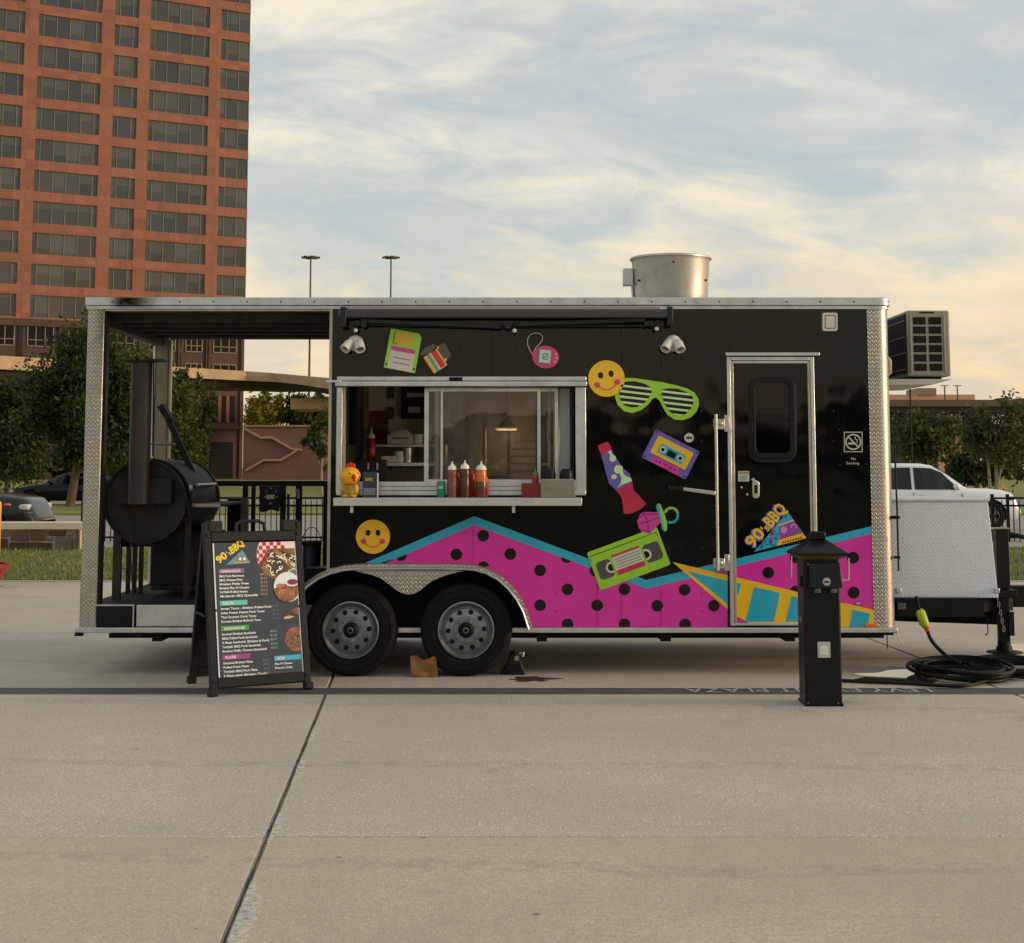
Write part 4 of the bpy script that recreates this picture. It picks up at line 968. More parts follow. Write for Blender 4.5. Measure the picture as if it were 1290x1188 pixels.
bx('sill_track', M_ALU, wf, wx0 + .003, wx1 - .031, -.005, .07, AZ(617.8), AZ(613), .002)
bx('sill_track', M_ALU, wf, wx0 + .003, wx1 - .031, .01, .075, AZ(612.4), AZ(606.8), .002)
def sash(pa_, pb_, y, wl=5.5, wr=4.0):
    x0, x1 = AX(pa_, 550, y), AX(pb_, 550, y); z0, z1 = AZ(611, y), AZ(488.5, y); a, b = wl / 155, wr / 155
    s_ = MB().box(x0, x0 + a, y, y + .022, z0, z1).box(x1 - b, x1, y, y + .022, z0, z1).box(x0 + a, x1 - b, y + .001, y + .021, z0, z0 + .045).box(x0 + a, x1 - b, y + .001, y + .021, z1 - .03, z1).build('sliding_sash', M_ALU, tr)
    bx('pane', GL_, s_, x0 + a - .004, x1 - b + .004, y + .009, y + .014, z0 + .04, z1 - .026)
GL_ = glass('window_glass', (.86, .82, .76), .01, .9, .6, .10)
sash(534.5, 681, .075); sash(547.5, 703, .105, 6, 4)
bx('sash_stile', M_ALU, tr, AX(555, 550, .06), AX(558, 550, .06), .06, .074, AZ(611, .06), AZ(488, .06))
YS = -.30; ZS = AZ(627.3, YS)
shelf = bx('serving_shelf', M_ALU, tr, AX(420, 632, YS), AX(733, 632, YS), YS, -.032, ZS - .035, ZS, .004)
bx('shelf_lip', M_ALU, shelf, AX(420, 632, YS), AX(733, 632, YS), YS - .012, YS - .0015, ZS - .062, ZS + .001, .003)
for px in (443, 647):
    bx('shelf_bracket', M_ALU, shelf, AX(px - 2, 640, YS + .05), AX(px + 2, 640, YS + .05), YS + .05, YS + .07, AZ(646, YS + .05), ZS - .036)
    bx('shelf_bracket', M_FRAME, shelf, AX(px - 2, 640), AX(px + 2, 640), YS + .071, -.001, ZS - .075, ZS - .036)

# awning cassette and folded arms
M_AWN = pbr('awning_case', (58, 60, 62), .4); M_AWNP = pbr('faded_pink_edge', (158, 138, 142), .5); M_AWND = pbr('awning_arm', (40, 42, 44), .4)
aw = bx('awning_case', M_AWN, tr, AX(428, 396), AX(842, 396), -.15, -.02, AZ(402.5), AZ(392.3), .012)
bx('awning_edge', M_AWNP, aw, AX(440, 390), AX(829, 390), -.13, -.02, AZ(392), AZ(388.2), .004)
bx('awning_edge_cap', M_ALU, aw, AX(829.5, 391), AX(840, 391), -.13, -.02, AZ(392), AZ(389.2), .003)
for a, b in (((456, 405.5), (631, 413)), ((650, 410), (812, 404.5))):
    for dy, w in ((0, 2.6),):
        p = [(a[0], a[1] - w), (b[0], b[1] - w), (b[0], b[1] + w), (a[0], a[1] + w)]
        MB().plate([at(*q_) for q_ in p], -.12, -.07).build('folding_arm', M_AWND, aw, .006)
for a, b in (((448, 409), (640, 413)), ((630, 411.5), (826, 411))):
    p = [(a[0], a[1] - 1.8), (b[0], b[1] - 1.8), (b[0], b[1] + 1.8), (a[0], a[1] + 1.8)]
    MB().plate([at(*q_) for q_ in p], -.065, -.03).build('folding_arm', M_AWND, aw, .004)
for pa_, pb_ in ((431, 438), (838, 845.5)): bx('end_bracket', M_AWND, aw, AX(pa_, 400), AX(pb_, 400), -.152, -.001, AZ(414 if pa_ < 500 else 412), AZ(388.6), .006)
for px, py in ((448, 416), (648, 416.5), (827, 414)):
    x, z = at(px, py, -.1); MB().ball((x, -.1, z), .018, .018, .018).build('awning_knob', M_WHT, aw, smooth=60); MB().tube([(x, -.1, z + .01), (x, -.1, z + .07)], .006, 6).build('knob_stem', M_AWND, aw)
for px, py in ((451, 407), (458, 409), (640, 411), (815, 408), (821, 408)):
    x, z = at(px, py, -.1); MB().lathe([(0, -.05), (.022, -.05), (.026, -.03), (.026, .04)], (x, -.08, z), 'y', 12).build('arm_joint', M_AWND, aw, smooth=40)
# twin floodlights
def flood(px, py, flip):
    x, z = at(px, py, 0); L = MB().lathe([(0, -.065), (.035, -.06), (.06, -.04), (.068, -.005), (.068, -.001)], (x + .012 * flip, 0, z + .03), 'y', 20).build('flood_lamp', M_WHT, tr, smooth=50)
    for sx, tilt in ((-1, .85), (1, .35)):
        c = Vector((x + sx * .045 + .006, -.075, z + .012)); d_ = Vector((sx * tilt * .7, -.75, -.95)).normalized()
        m_ = MB().lathe([(0, -.045), (.028, -.04), (.039, -.01), (.042, .058), (.036, .06), (.032, .035), (0, .035)], (0, 0, 0), 'z', 18).xf(Matrix.Translation(c) @ d_.to_track_quat('Z', 'Y').to_matrix().to_4x4())
        m_.build('lamp_head', M_WHT, L, smooth=45)
        MB().lathe([(0, .036), (.0315, .036)], (0, 0, 0), 'z', 18).xf(Matrix.Translation(c) @ d_.to_track_quat('Z', 'Y').to_matrix().to_4x4()).build('lens', pbr('flood_lens', (126, 112, 88), .3), L)
flood(446, 437, 1); flood(846, 437, 1)

# panel screws
sc_ = MB()
for px in (511, 580, 650, 700, 833, 884, 1050):
    for py in (437, 453, 518, 556, 690, 748, 770):
        if 425 < px < 740 and 470 < py < 640: continue
        if px < 700 and py > 640: continue
        x, z = at(px, py); sc_.lathe([(0, -.003), (.006, -.0025), (.009, 0)], (x, 0, z), 'y', 8)
for px, py in ((1057, 541), (1089, 541), (1058, 586), (1091, 585), (1092, 563), (919, 438), (1023, 436), (960, 440)):
    x, z = at(px, py); sc_.lathe([(0, -.004), (.008, -.003), (.010, 0)], (x, 0, z), 'y', 8)
tag(sc_.build('panel_screws', pbr('screw_head', (34, 34, 35), .35, metal=.5), tr), kind='stuff')
for px in (620, 783): bx('panel_seam', pbr('panel_seam_black', (6, 6, 6), .5), tr, AX(px, 430) - .002, AX(px, 430) + .002, -.0015, -.0002, AZ(474), AZ(416)) if px < 700 else bx('panel_seam', MATS['panel_seam_black'], tr, AX(px, 430) - .002, AX(px, 430) + .002, -.0012, -.0002, ZB, AZ(400))
bx('panel_seam', MATS['panel_seam_black'], tr, AX(833, 430) - .0015, AX(833, 430) + .0015, -.0012, -.0002, AZ(640), AZ(404))

# entry door
dX0, dX1, dz1 = AX(917, 600), AX(1027.5, 600), AZ(449.5)
door = bx('door', M_BLK, tr, dX0 + .03, dX1 - .03, -.012, -.0005, AZ(787), dz1 - .03)
for nm, a in (('door_frame', (dX0, dX0 + .030, -.026, -.0005, ZB + .012, dz1)), ('door_frame', (dX1 - .030, dX1, -.026, -.0005, ZB + .012, dz1)), ('door_frame', (dX0 + .031, dX1 - .031, -.026, -.0005, dz1 - .032, dz1 - .001)), ('door_frame', (dX0 + .031, dX1 - .031, -.026, -.0005, ZB + .014, AZ(784.5)))):
    bx(nm, M_ALU, tr, *a, .004)
for a in ((dX0 + .033, dX0 + .054), (dX1 - .054, dX1 - .033)): bx('door_edge', M_TRIM, door, a[0], a[1], -.022, -.0125, AZ(784), dz1 - .036, .003)
bx('door_edge', M_ALU, door, dX0 + .055, dX1 - .055, -.022, -.0125, dz1 - .055, dz1 - .036, .003)
bx('drip_cap', M_ALU, tr, AX(913, 446), AX(1031.5, 446), -.045, -.0005, AZ(448.6), AZ(444.5), .004)
def rrect(x0, x1, z0, z1, r_, n=6):
    pts = []
    for cx_, cz_, a0 in ((x1 - r_, z1 - r_, 0), (x0 + r_, z1 - r_, 90), (x0 + r_, z0 + r_, 180), (x1 - r_, z0 + r_, 270)):
        for i in range(n + 1): a = rad(a0 + 90 * i / n); pts.append((cx_ + r_ * math.cos(a), cz_ + r_ * math.sin(a)))
    return pts
def ringplate(outer, inner, y0, y1):
    m_ = MB(); n = len(outer); m_.v = [(x, y0, z) for x, z in outer] + [(x, y0, z) for x, z in inner] + [(x, y1, z) for x, z in outer] + [(x, y1, z) for x, z in inner]
    for i in range(n):
        j = (i + 1) % n; m_.f += [(i, n + i, n + j, j), (i, j, 2 * n + j, 2 * n + i), (n + j, n + i, 3 * n + i, 3 * n + j)]; m_.mi += [0] * 3
    return m_
M_RUB = pbr('window_rubber', (22, 23, 24), .45)
a0, a1, b0, b1 = AX(944, 525), AX(1001, 525), AZ(578), AZ(475)
dw = ringplate(rrect(a0, a1, b0, b1, .085), rrect(a0 + .045, a1 - .045, b0 + .045, b1 - .045, .05), -.032, -.0125).build('door_window', M_RUB, door, .004, smooth=40)
bx('window_bar', M_RUB, dw, a0 + .046, a1 - .046, -.028, -.0125, AZ(531), AZ(522), .004)
MB().plate(rrect(a0 + .045, a1 - .045, b0 + .045, b1 - .045, .05), -.016, -.0128).build('pane', pbr('black_pane', (6, 6, 7), .04, spec=.3), dw)
ringplate(rrect(a0 - .012, a1 + .012, b0 - .03, b1 + .012, .1), rrect(a0 + .004, a1 - .004, b0 + .004, b1 - .004, .085), -.018, -.0124).build('window_gasket', pbr('gasket', (38, 39, 40), .35), dw, .003)
hx0, hz0 = at(952, 616, -.02)
hd = MB().plate(rrect(hx0 - .028, hx0 + .028, AZ(628), AZ(605), .026), -.035, -.0125).build('door_handle', M_STEEL, door, .005)
MB().plate(rrect(hx0 - .013, hx0 + .013, AZ(621.5), AZ(611), .006), -.038, -.0355).build('keyhole', M_FRAME, hd)
MB().plate([at(945, 604), at(948, 601.5), at(953, 607), at(950, 610)], -.045, -.0355).build('lever', M_STEEL, hd, .003)
lb = bx('warning_label', pbr('label_white', (196, 196, 190), .5), door, AX(929.5, 599), AX(943.5, 599), -.0145, -.0126, AZ(606.5), AZ(593.5))
bx('label_stripe', pbr('label_gold', (150, 140, 60), .5), lb, AX(930.5, 599), AX(943, 599), -.016, -.0148, AZ(597), AZ(594.3))
for i in range(4): bx('label_print', pbr('print_grey', (120, 120, 118), .6), lb, AX(931.5, 599), AX(941.5 - i % 2 * 2, 599), -.0158, -.0148, AZ(600.2 + i * 1.6), AZ(599.4 + i * 1.6))
for px, py in ((934, 614), (941, 623)):
    x, z = at(px, py); MB().lathe([(0, -.02), (.009, -.018), (.011, -.0125)], (x, 0, z), 'y', 10).build('bolt', M_STEEL, door, smooth=50)
# cam bar lock left of the door
cb = MB().tube([(AX(903, 620, -.06), -.06, AZ(522, -.06)), (AX(903, 620, -.06), -.06, AZ(719, -.06))], .0135, 10).build('lock_bar', M_STEEL, tr, smooth=50)
for py in (534, 709):
    x, z = at(907, py); bx('bar_keeper', M_STEEL, cb, AX(898, py), AX(912, py), -.045, -.001, AZ(py + 7), AZ(py - 6), .004)
    bx('hinge_plate', M_STEEL, cb, AX(911.8, py), AX(918, py), -.04, -.027, AZ(py + 10), AZ(py - 11), .003)
    MB().lathe([(0, -.055), (.014, -.053), (.02, -.046)], (x, 0, z), 'y', 12).build('bolt', M_STEEL, cb, smooth=50)
MB().plate([at(858, 613.5), at(900, 618.5), at(900, 624), at(858, 618)], -.075, -.055).build('bar_handle', M_STEEL, cb, .006)
MB().plate([at(840, 611.5), at(860, 613), at(860, 619), at(840, 617)], -.08, -.05).build('handle_grip', M_RUB, cb, .006)

# fender, wheels
YFd = -.20
def arcpts():
    return [(357, 791), (361, 768), (371, 748), (384, 734.5), (398, 724.5), (414, 717.5), (432, 713), (450, 711.5), (514, 711), (583, 711.5), (598, 712.5), (614, 717), (630, 725.5), (644, 738), (655, 752), (664, 769), (671, 791)]
outer = [at(x, y, YFd) for x, y in arcpts()]
inn = []
for i, p in enumerate(outer):
    q0, q1 = outer[max(i - 1, 0)], outer[min(i + 1, len(outer) - 1)]; t_ = Vector((q1[0] - q0[0], q1[1] - q0[1])).normalized()
    inn.append((p[0] + t_.y * .034, p[1] - t_.x * .034))
fm = MB(); n = len(outer)
for ring, y in ((outer, 0.0), (outer, YFd), (inn, YFd), (inn, YFd + .012), (inn, 0.0)): fm.v += [(x, y, z) for x, z in ring]
for k in (0, 1):
    for i in range(n - 1): fm.f.append((k * n + i, k * n + i + 1, (k + 1) * n + i + 1, (k + 1) * n + i)); fm.mi.append(0)
fen = fm.build('fender', M_DIA, tr, smooth=50)
un = MB(); io = [(x + 0, z - .004) for x, z in inn]
un.v = [(x, -.001, z) for x, z in io] + [(x, YFd + .01, z) for x, z in io]
for i in range(n - 1): un.f.append((i, n + i, n + i + 1, i + 1)); un.mi.append(0)
un.build('fender_lining', M_FRAME, fen)
eg = MB().tube([(x, YFd - .004, z) for x, z in inn], .010, 6).build('fender_edge', M_ALU, fen, smooth=60)
sk = [(446, 718.5), (456.4, 721.5), (468, 724), (480, 728.5), (490, 736), (498.6, 743), (507, 747.5), (514.4, 749), (521.5, 748), (528.6, 744.5), (536, 738), (544, 732), (554, 727.5), (566, 723.5), (584, 719)]
MB().plate([at(x, y, YFd) for x, y in sk], YFd - .002, YFd + .006).build('fender_skirt', M_DIA, fen)
MB().plate([(x, z - .01) for x, z in inn], -.0085, -.0005).build('wheel_well', pbr('wheel_well_black', (5, 5, 5), .9), tr)
M_WRIM = pbr('silver_steel_rim', (128, 133, 138), .42, metal=.75, var=.12, vscale=9); M_WHUB = pbr('hub_grey', (96, 98, 100), .45, metal=.7)
RW = .365
def wheel(px, py):
    x, z = at(px, py, -.15); z = RW; yo = -.16
    w_o = MB().lathe([(.225, yo + .02), (.232, yo - .005), (.25, yo - .012), (.30, yo - .016), (.335, yo - .006), (.352, yo + .008), (.363, yo + .03), (RW, yo + .06), (RW, yo + .17), (.355, yo + .2), (.3, yo + .215), (.22, yo + .21)], (x, 0, z), 'y', 56).build('wheel', M_TYRE, tr, smooth=35)
    tg = MB()
    for rr_ in (.262, .318): tg.lathe([(rr_ - .004, yo - .0125 - (rr_ > .3) * .001), (rr_, yo - .019), (rr_ + .004, yo - .0125)], (x, 0, z), 'y', 48)
    tg.build('tyre_sidewall_ring', M_TYRE, w_o, smooth=30)
    MB().lathe([(.2235, yo + .03), (.2235, yo - .014), (.213, yo - .018), (.205, yo - .004), (.190, yo + .012), (.178, yo + .03), (.172, yo + .03), (.165, yo + .016), (.125, yo + .008), (.105, yo + .004), (.100, yo - .006), (.07, yo - .008), (.052, yo - .004), (.05, yo + .01), (0, yo + .01)], (x, 0, z), 'y', 56).build('rim', M_WRIM, w_o, smooth=28)
    for k in range(10):
        a = k * math.pi / 5 + .05; c_, s_ = math.cos(a), math.sin(a)
        MB().lathe([(0, yo + .003), (.0195, yo + .003), (.0195, yo + .02)], (x + .143 * c_, 0, z + .143 * s_), 'y', 14).build('vent_hole', M_FRAME, w_o, smooth=40)
    for k in range(6):
        a = k * math.pi / 3 + .3; MB().lathe([(0, yo - .018), (.009, yo - .018), (.010, yo - .004)], (x + .082 * math.cos(a), 0, z + .082 * math.sin(a)), 'y', 6).build('lug_nut', M_WHUB, w_o)
    MB().lathe([(.062, yo + .002), (.060, yo - .02), (.047, yo - .034), (.040, yo - .036), (.03, yo - .03), (.0, yo - .03)], (x, 0, z), 'y', 24).build('hub', M_FRAME, w_o, smooth=40)
    MB().lathe([(.026, yo - .02), (.026, yo - .045), (.020, yo - .048), (.013, yo - .048), (.012, yo - .03), (0, yo - .03)], (x, 0, z), 'y', 20).build('hub_cap', M_WHUB, w_o, smooth=40)
    return w_o, x
w1, xw_1 = wheel(442.3, 791); w2, xw_2 = wheel(587.2, 791)
for xx in (xw_1, xw_2):
    MB().lathe([(.2, TW - .1), (.36, TW - .1), (RW, TW - .06), (RW, TW + .1), (.34, TW + .13), (.2, TW + .13), (0, TW + .1)], (xx, 0, RW), 'y', 32).build('wheel', M_TYRE, tr, smooth=40)
    MB().tube([(xx, .0, RW), (xx, TW, RW)], .045, 10).build('axle', M_FRAME, tr)
for yy in (.42, TW - .5): bx('leaf_spring', M_FRAME, tr, xw_1 - .35, xw_2 + .35, yy, yy + .06, RW + .05, RW + .11)
bx('spring_hanger', M_FRAME, tr, (xw_1 + xw_2) / 2 - .05, (xw_1 + xw_2) / 2 + .05, .3, .42, .28, ZL)

# roof exhaust fan
Yx = 1.15; ex, _ = at(845, 350, Yx); zr0 = ZT - .012
zt_e = AZ(325, Yx); R_e = (AX(896.5, 330, Yx) - AX(793.5, 330, Yx)) / 2
he = zt_e - zr0
fan = MB().lathe([(R_e * .70, 0), (R_e * .82, .0), (R_e * .87, he * .16), (R_e * .90, he * .32), (R_e * .945, he * .9), (R_e * .965, he * .955), (R_e, he * .96), (R_e, he * .985), (R_e * .97, he), (R_e * .93, he), (R_e * .9, he * .5), (.0, he * .35)], (ex, Yx, zr0), 'z', 56).build('exhaust_fan', alu('spun_aluminium', (196, 194, 189), .40), tr, smooth=35)
bx('curb', M_ALU, fan, ex - R_e * .78, ex + R_e * .78, Yx - R_e * .78, Yx + R_e * .78, zr0 - .002, zr0 + .09)
bx('switch_box', M_WHT, fan, ex - R_e - .06, ex - R_e * .93, Yx - .06, Yx + .06, AZ(360, Yx), AZ(339, Yx), .006)
MB().tube([(ex - R_e * .95, Yx - .02, AZ(360, Yx)), (ex - R_e * .93, Yx - .02, AZ(372, Yx)), (ex - R_e * .93, Yx - .02, zr0)], .012, 8).build('conduit', M_ALU, fan, smooth=50)
for k in range(6):
    a = k * math.pi / 3 + .5; MB().ball((ex + R_e * .935 * math.cos(a), Yx + R_e * .935 * math.sin(a), zr0 + he * (.55 if k % 2 else .84)), .011, .011, .011, 8, 6).build('bolt', M_RIV, fan, smooth=60)

# cooling unit on the front wall
M_ACG = pbr('ac_case', (150, 146, 134), .5, var=.06, vscale=3); M_ACD = pbr('ac_dark', (30, 26, 22), .7)
YA = .75; ax0, ax1 = AX(1143, 430, YA), AX(1197, 430, YA); az0, az1 = AZ(474, YA), AZ(391, YA); YA1 = YA + .92
ac = bx('cooling_unit', M_ACG, tr, ax0, ax1, YA, YA1, az0, az1, .014)
bx('coil_face', M_ACD, ac, ax0 - .012, ax0 - .001, YA + .03, YA1 - .03, az0 + .03, az1 - .03)
for i in range(4): bx('coil_guard', M_ACG, ac, ax0 - .018, ax0 - .0125, YA + .03, YA1 - .03, az0 + .06 + i * .14, az0 + .066 + i * .14)
pw = (ax1 - ax0)
gx = [ax0 + pw * .14, ax0 + pw * .44, ax0 + pw * .50, ax0 + pw * .80]
for r_i in range(6):
    z1 = AZ(399.5 + r_i * 11.7, YA); z0 = AZ(399.5 + r_i * 11.7 + 9.3, YA)
    for c_i in (0, 2): MB().plate(rrect(gx[c_i], gx[c_i + 1], z0, z1, .006, 3), YA - .0022, YA - .0004).build('side_grille_slot', M_ACD, ac)
bx('carry_grip', M_FRAME, ac, ax0 + pw * .3, ax0 + pw * .65, YA - .0022, YA - .0004, AZ(394.6, YA), AZ(392.8, YA))
bx('grille_frame', M_ACG, ac, ax0 + pw * .055, ax0 + pw * .10, YA - .012, YA - .0005, az0 + .03, az1 - .04, .004)
bx('grille_frame', M_ACG, ac, ax0 + pw * .84, ax0 + pw * .88, YA - .012, YA - .0005, az0 + .03, az1 - .04, .004)
tray = MB().prism([(XR + .01, YA - .06, AZ(487, YA)), (AX(1172, 480, YA), YA - .06, AZ(485, YA)), (AX(1172, 480, YA), YA1 + .06, AZ(485, YA)), (XR + .01, YA1 + .06, AZ(487, YA))], [(XR + .01, YA - .06, AZ(478, YA)), (AX(1199, 480, YA), YA - .06, AZ(478, YA)), (AX(1199, 480, YA), YA1 + .06, AZ(478, YA)), (XR + .01, YA1 + .06, AZ(478, YA))]).build('unit_tray', pbr('tray_white', (196, 190, 178), .5), tr, .005)
for yy in (YA + .12, YA1 - .12): bx('rubber_foot', M_RUB, ac, ax0 + .05, ax1 - .05, yy, yy + .05, AZ(477.8, YA), az0 - .001)
MB().tube([(XR + .0, .45, AZ(450, .45)), (XR + .05, .45, AZ(448, .45)), (XR + .085, .45, AZ(455, .45)), (XR + .085, .45, AZ(468, .45)), (XR + .03, .45, AZ(474, .45))], .035, 12).build('hose_cover', M_ACG, tr, smooth=60)
# small fittings on the front corner
for z0, z1 in ((AZ(720), AZ(560)), ): MB().tube([(XR + .03, .06, z1), (XR + .035, .05, (z0 + z1) / 2), (XR + .035, .05, z0)], .008, 6).build('wire', M_FRAME, tr)
bx('wire_clamp', M_FRAME, tr, XR - .01, XR + .05, .02, .07, AZ(654), AZ(650), .003); bx('wire_clamp', M_FRAME, tr, XR + .0, XR + .045, .02, .07, AZ(704), AZ(701), .003)
MB().tube([(XR - .02, .03, ZL + .02), (XR + .02, .02, ZL - .04), (XR + .05, .02, ZL - .1)], .006, 6).build('loose_wire', M_WHT, tr)
bx('corner_jack', M_FRAME, tr, AX(1110, 798), AX(1126, 798), .0, .09, ZL - .02, ZL - .001)
MB().tube([(AX(1119, 800), .04, ZL - .02), (AX(1119, 800), .04, ZL - .13)], .004, 6).build('drain_stub', M_FRAME, tr)

# ------------------------------------------------------------------ stickers on the trailer side
DK = 1.45
def dm(name, col, k=DK, rough=.28): return pbr('vinyl_' + name, col, rough, coat=.3, k=k, var=.05, vscale=2.2, bump=.05, bscale=5, rvar=.1)
V_PINK = dm('magenta', (184, 34, 136)); V_TEAL = dm('teal', (28, 142, 168)); V_YEL = dm('yellow', (200, 160, 18)); V_GRN = dm('green', (128, 176, 40)); V_RED = dm('crimson', (166, 28, 66)); V_PUR = dm('purple', (90, 78, 150)); V_LGRN = dm('pale_green', (166, 196, 148)); V_WHT = dm('white', (172, 169, 162)); V_GREY = dm('charcoal', (66, 62, 64)); V_BLK = dm('black', (7, 7, 7)); V_HOT = dm('hot_pink', (176, 48, 130)); V_ORG = dm('amber', (196, 140, 30)); V_LIL = dm('lilac', (170, 110, 180)); V_SMY = dm('smiley_yellow', (206, 162, 28)); V_SCR = dm('screen', (150, 190, 170)); V_ROSE = dm('rose', (176, 50, 96))
YD = -.0012
def sticker(name, parent, pts, mat, lv=0, base=0.0):
    y1 = base + YD - lv * .0011; return MB().plate([at(*p) for p in pts], y1 - .0008, y1).build(name, mat, parent)
def circ(cx, cy, r, n=28, ry=None, rot=0):
    o = []
    for i in range(n):
        a = 2 * math.pi * i / n; x, y = r * math.cos(a), (ry or r) * math.sin(a)
        o.append((cx + x * math.cos(rot) - y * math.sin(rot), cy + x * math.sin(rot) + y * math.cos(rot)))
    return o
def fr(cx, cy, ang):
    c, s = math.cos(rad(ang)), math.sin(rad(ang)); return lambda pts: [(cx + x * c - y * s, cy + x * s + y * c) for x, y in pts]
def rc(x0, x1, y0, y1): return [(x0, y0), (x1, y0), (x1, y1), (x0, y1)]
def rrc(x0, x1, y0, y1, r):
    return [(p[0], p[1]) for p in rrect(x0, x1, y0, y1, r, 5)]
def stroke(pts, w):
    L, R = [], []
    for i, p in enumerate(pts):
        a, b = pts[max(i - 1, 0)], pts[min(i + 1, len(pts) - 1)]; dx_, dy_ = b[0] - a[0], b[1] - a[1]; l = math.hypot(dx_, dy_) or 1
        L.append((p[0] - dy_ / l * w / 2, p[1] + dx_ / l * w / 2)); R.append((p[0] + dy_ / l * w / 2, p[1] - dx_ / l * w / 2))
    return L + R[::-1]
def arc(cx, cy, r, a0, a1, n=14, ry=None): return [(cx + r * math.cos(rad(a0 + (a1 - a0) * i / n)), cy + (ry or r) * math.sin(rad(a0 + (a1 - a0) * i / n))) for i in range(n + 1)]
yb_ = 789.8
teal_top = lambda x: 711 - (x - 456) * .4286 if x < 597.5 else (650.3 + (x - 597.5) * .3714 if x < 814 else 730.7 - (x - 814) * .2387)
def teal_low(x): return teal_top(x) + (14.5 if 560 < x < 640 else 0) * 0 + 11
def fy(x):
    P_ = arcpts()
    for i in range(len(P_) - 1):
        if P_[i][0] <= x <= P_[i + 1][0]: k = (x - P_[i][0]) / (P_[i + 1][0] - P_[i][0]); return P_[i][1] * (1 - k) + P_[i + 1][1] * k
    return yb_
X_DL, X_DR, X_E = 917, 1028, 1092
def band(name, xs_, lo, hi, mat, lv, parent=tr, base=0.0): return sticker(name, parent, [(x, lo(x)) for x in xs_] + [(x, hi(x)) for x in xs_[::-1]], mat, lv, base)
def bottom(x): return min(yb_, fy(x) + 4) if x < 671 else yb_
xsA = [456, 500, 560, 597.5, 640, 671, 700, 760, 814, 860, X_DL - .5]
# magenta field: left of door, on the door, right of door
xp = [480, 500, 560, 597.5, 640, 650, 660, 666, 671, 700, 760, 814, 860, X_DL - .5]
band('magenta_field', xp, lambda x: min(teal_low(x), bottom(x) - .2), bottom, V_PINK, 0)
band('teal_stripe', xsA, teal_top, lambda x: min(teal_low(x), max(bottom(x), teal_top(x) + .1)), V_TEAL, 1)
D0, D1 = 926, 1019.5
band('magenta_field', [D0, D1], lambda x: teal_low(x) - 2, lambda x: 785, V_PINK, 0, door, -.0125); band('teal_stripe', [D0, D1], teal_top, lambda x: teal_top(x) + 9.5, V_TEAL, 1, door, -.0125)
E0 = lambda y: 1090 + (y - 380) * 15 / 410
rx_ = [1030, 1097]
band('magenta_field', [1030, 1060, 1099.5], lambda x: teal_low(x) - 2, lambda x: yb_, V_PINK, 0); band('teal_stripe', [1030, 1099], teal_top, lambda x: teal_top(x) + 9.5, V_TEAL, 1)
# yellow wedge with teal blocks
wt_ = lambda x: 708 + (x - 847) * .238
wl_ = lambda x: min(yb_, 708 + (x - 847) * .855)
band('yellow_wedge', [847, 860, 880, 900, X_DL - .5], wt_, wl_, V_YEL, 3); sticker('teal_block', tr, [(866, 719.5), (916.4, 731.5), (916.4, 761)], V_TEAL, 4)
band('yellow_wedge', [D0, 945, D1], wt_, lambda x: min(785, wl_(x)), V_YEL, 3, door, -.0125)
sticker('teal_block', door, [(927, 734), (933.5, 735.6), (930.5, 746), (927, 752)], V_TEAL, 4, -.0125)
sticker('teal_block', door, [(949.5, 739), (982, 746.5), (974.7, 783), (938.5, 783)], V_TEAL, 4, -.0125); sticker('teal_block', door, [(996.6, 750.7), (1019, 756), (1019, 783), (989, 783)], V_TEAL, 4, -.0125)
band('yellow_wedge', [1030, 1065, 1102], lambda x: wt_(x) if x > 1064 else 758, lambda x: yb_, V_YEL, 3)
sticker('teal_block', tr, [(1034, 764), (1051, 766), (1046, 789.6), (1032, 789.6)], V_TEAL, 4); sticker('teal_block', tr, [(1074, 768), (1096, 773), (1092.6, 789.6), (1070, 789.6)], V_TEAL, 4)
# polka dots
inpink = lambda p: p[1] - teal_low(p[0]) if p[0] < 900 else p[1] - teal_top(p[0]) - 9.5
DOT = 7.3
for cx_, cy_ in ((608.8, 675), (575, 698.5), (643, 698), (680.5, 718.5), (715, 742.3), (786.6, 742.3), (862.4, 743), (680.5, 762.4), (752.3, 762.4), (828, 763), (899.2, 763), (750, 719)):
    sticker('dot', tr, circ(cx_, cy_, DOT), V_BLK, 1)
sticker('dot', tr, clip(circ(505, 699.5, DOT), lambda p: p[1] - (711 + 11 - (p[0] - 456) * .4286)), V_BLK, 1)
sticker('dot', tr, clip(circ(714, 702, DOT), lambda p: p[1] - (650.3 + 11 + (p[0] - 597.5) * .3714)), V_BLK, 1)
for cx_ in (715, 786.8, 863): sticker('dot', tr, clip(circ(cx_, 786.3, DOT), lambda p: yb_ - .3 - p[1]), V_BLK, 1)
sticker('dot', tr, clip(circ(609, 714.5, DOT), lambda p: 713.5 - p[1]), V_BLK, 1)
for cx_, cy_ in ((967.5, 721.3), (1002, 702), (1002, 745)): sticker('dot', door, clip(circ(cx_, cy_, DOT), lambda p: wt_(p[0]) - p[1]), V_BLK, 1, -.0125)
for cx_, cy_ in ((1074.5, 702.5), (1075.5, 746.5)): sticker('dot', tr, circ(cx_, cy_, DOT + .2), V_BLK, 1)
for px_, q0, q1 in ((1069.5, 703, 731),): sticker('hatch_line', tr, rc(px_ - .7, px_ + .7, q0, q1), V_WHT, 2); sticker('hatch_line', tr, rc(1061, 1069, 730, 731.2), V_WHT, 2)
sticker('hatch_line', door, rc(996.3, 997.5, 700, 727), V_WHT, 2, -.0125)

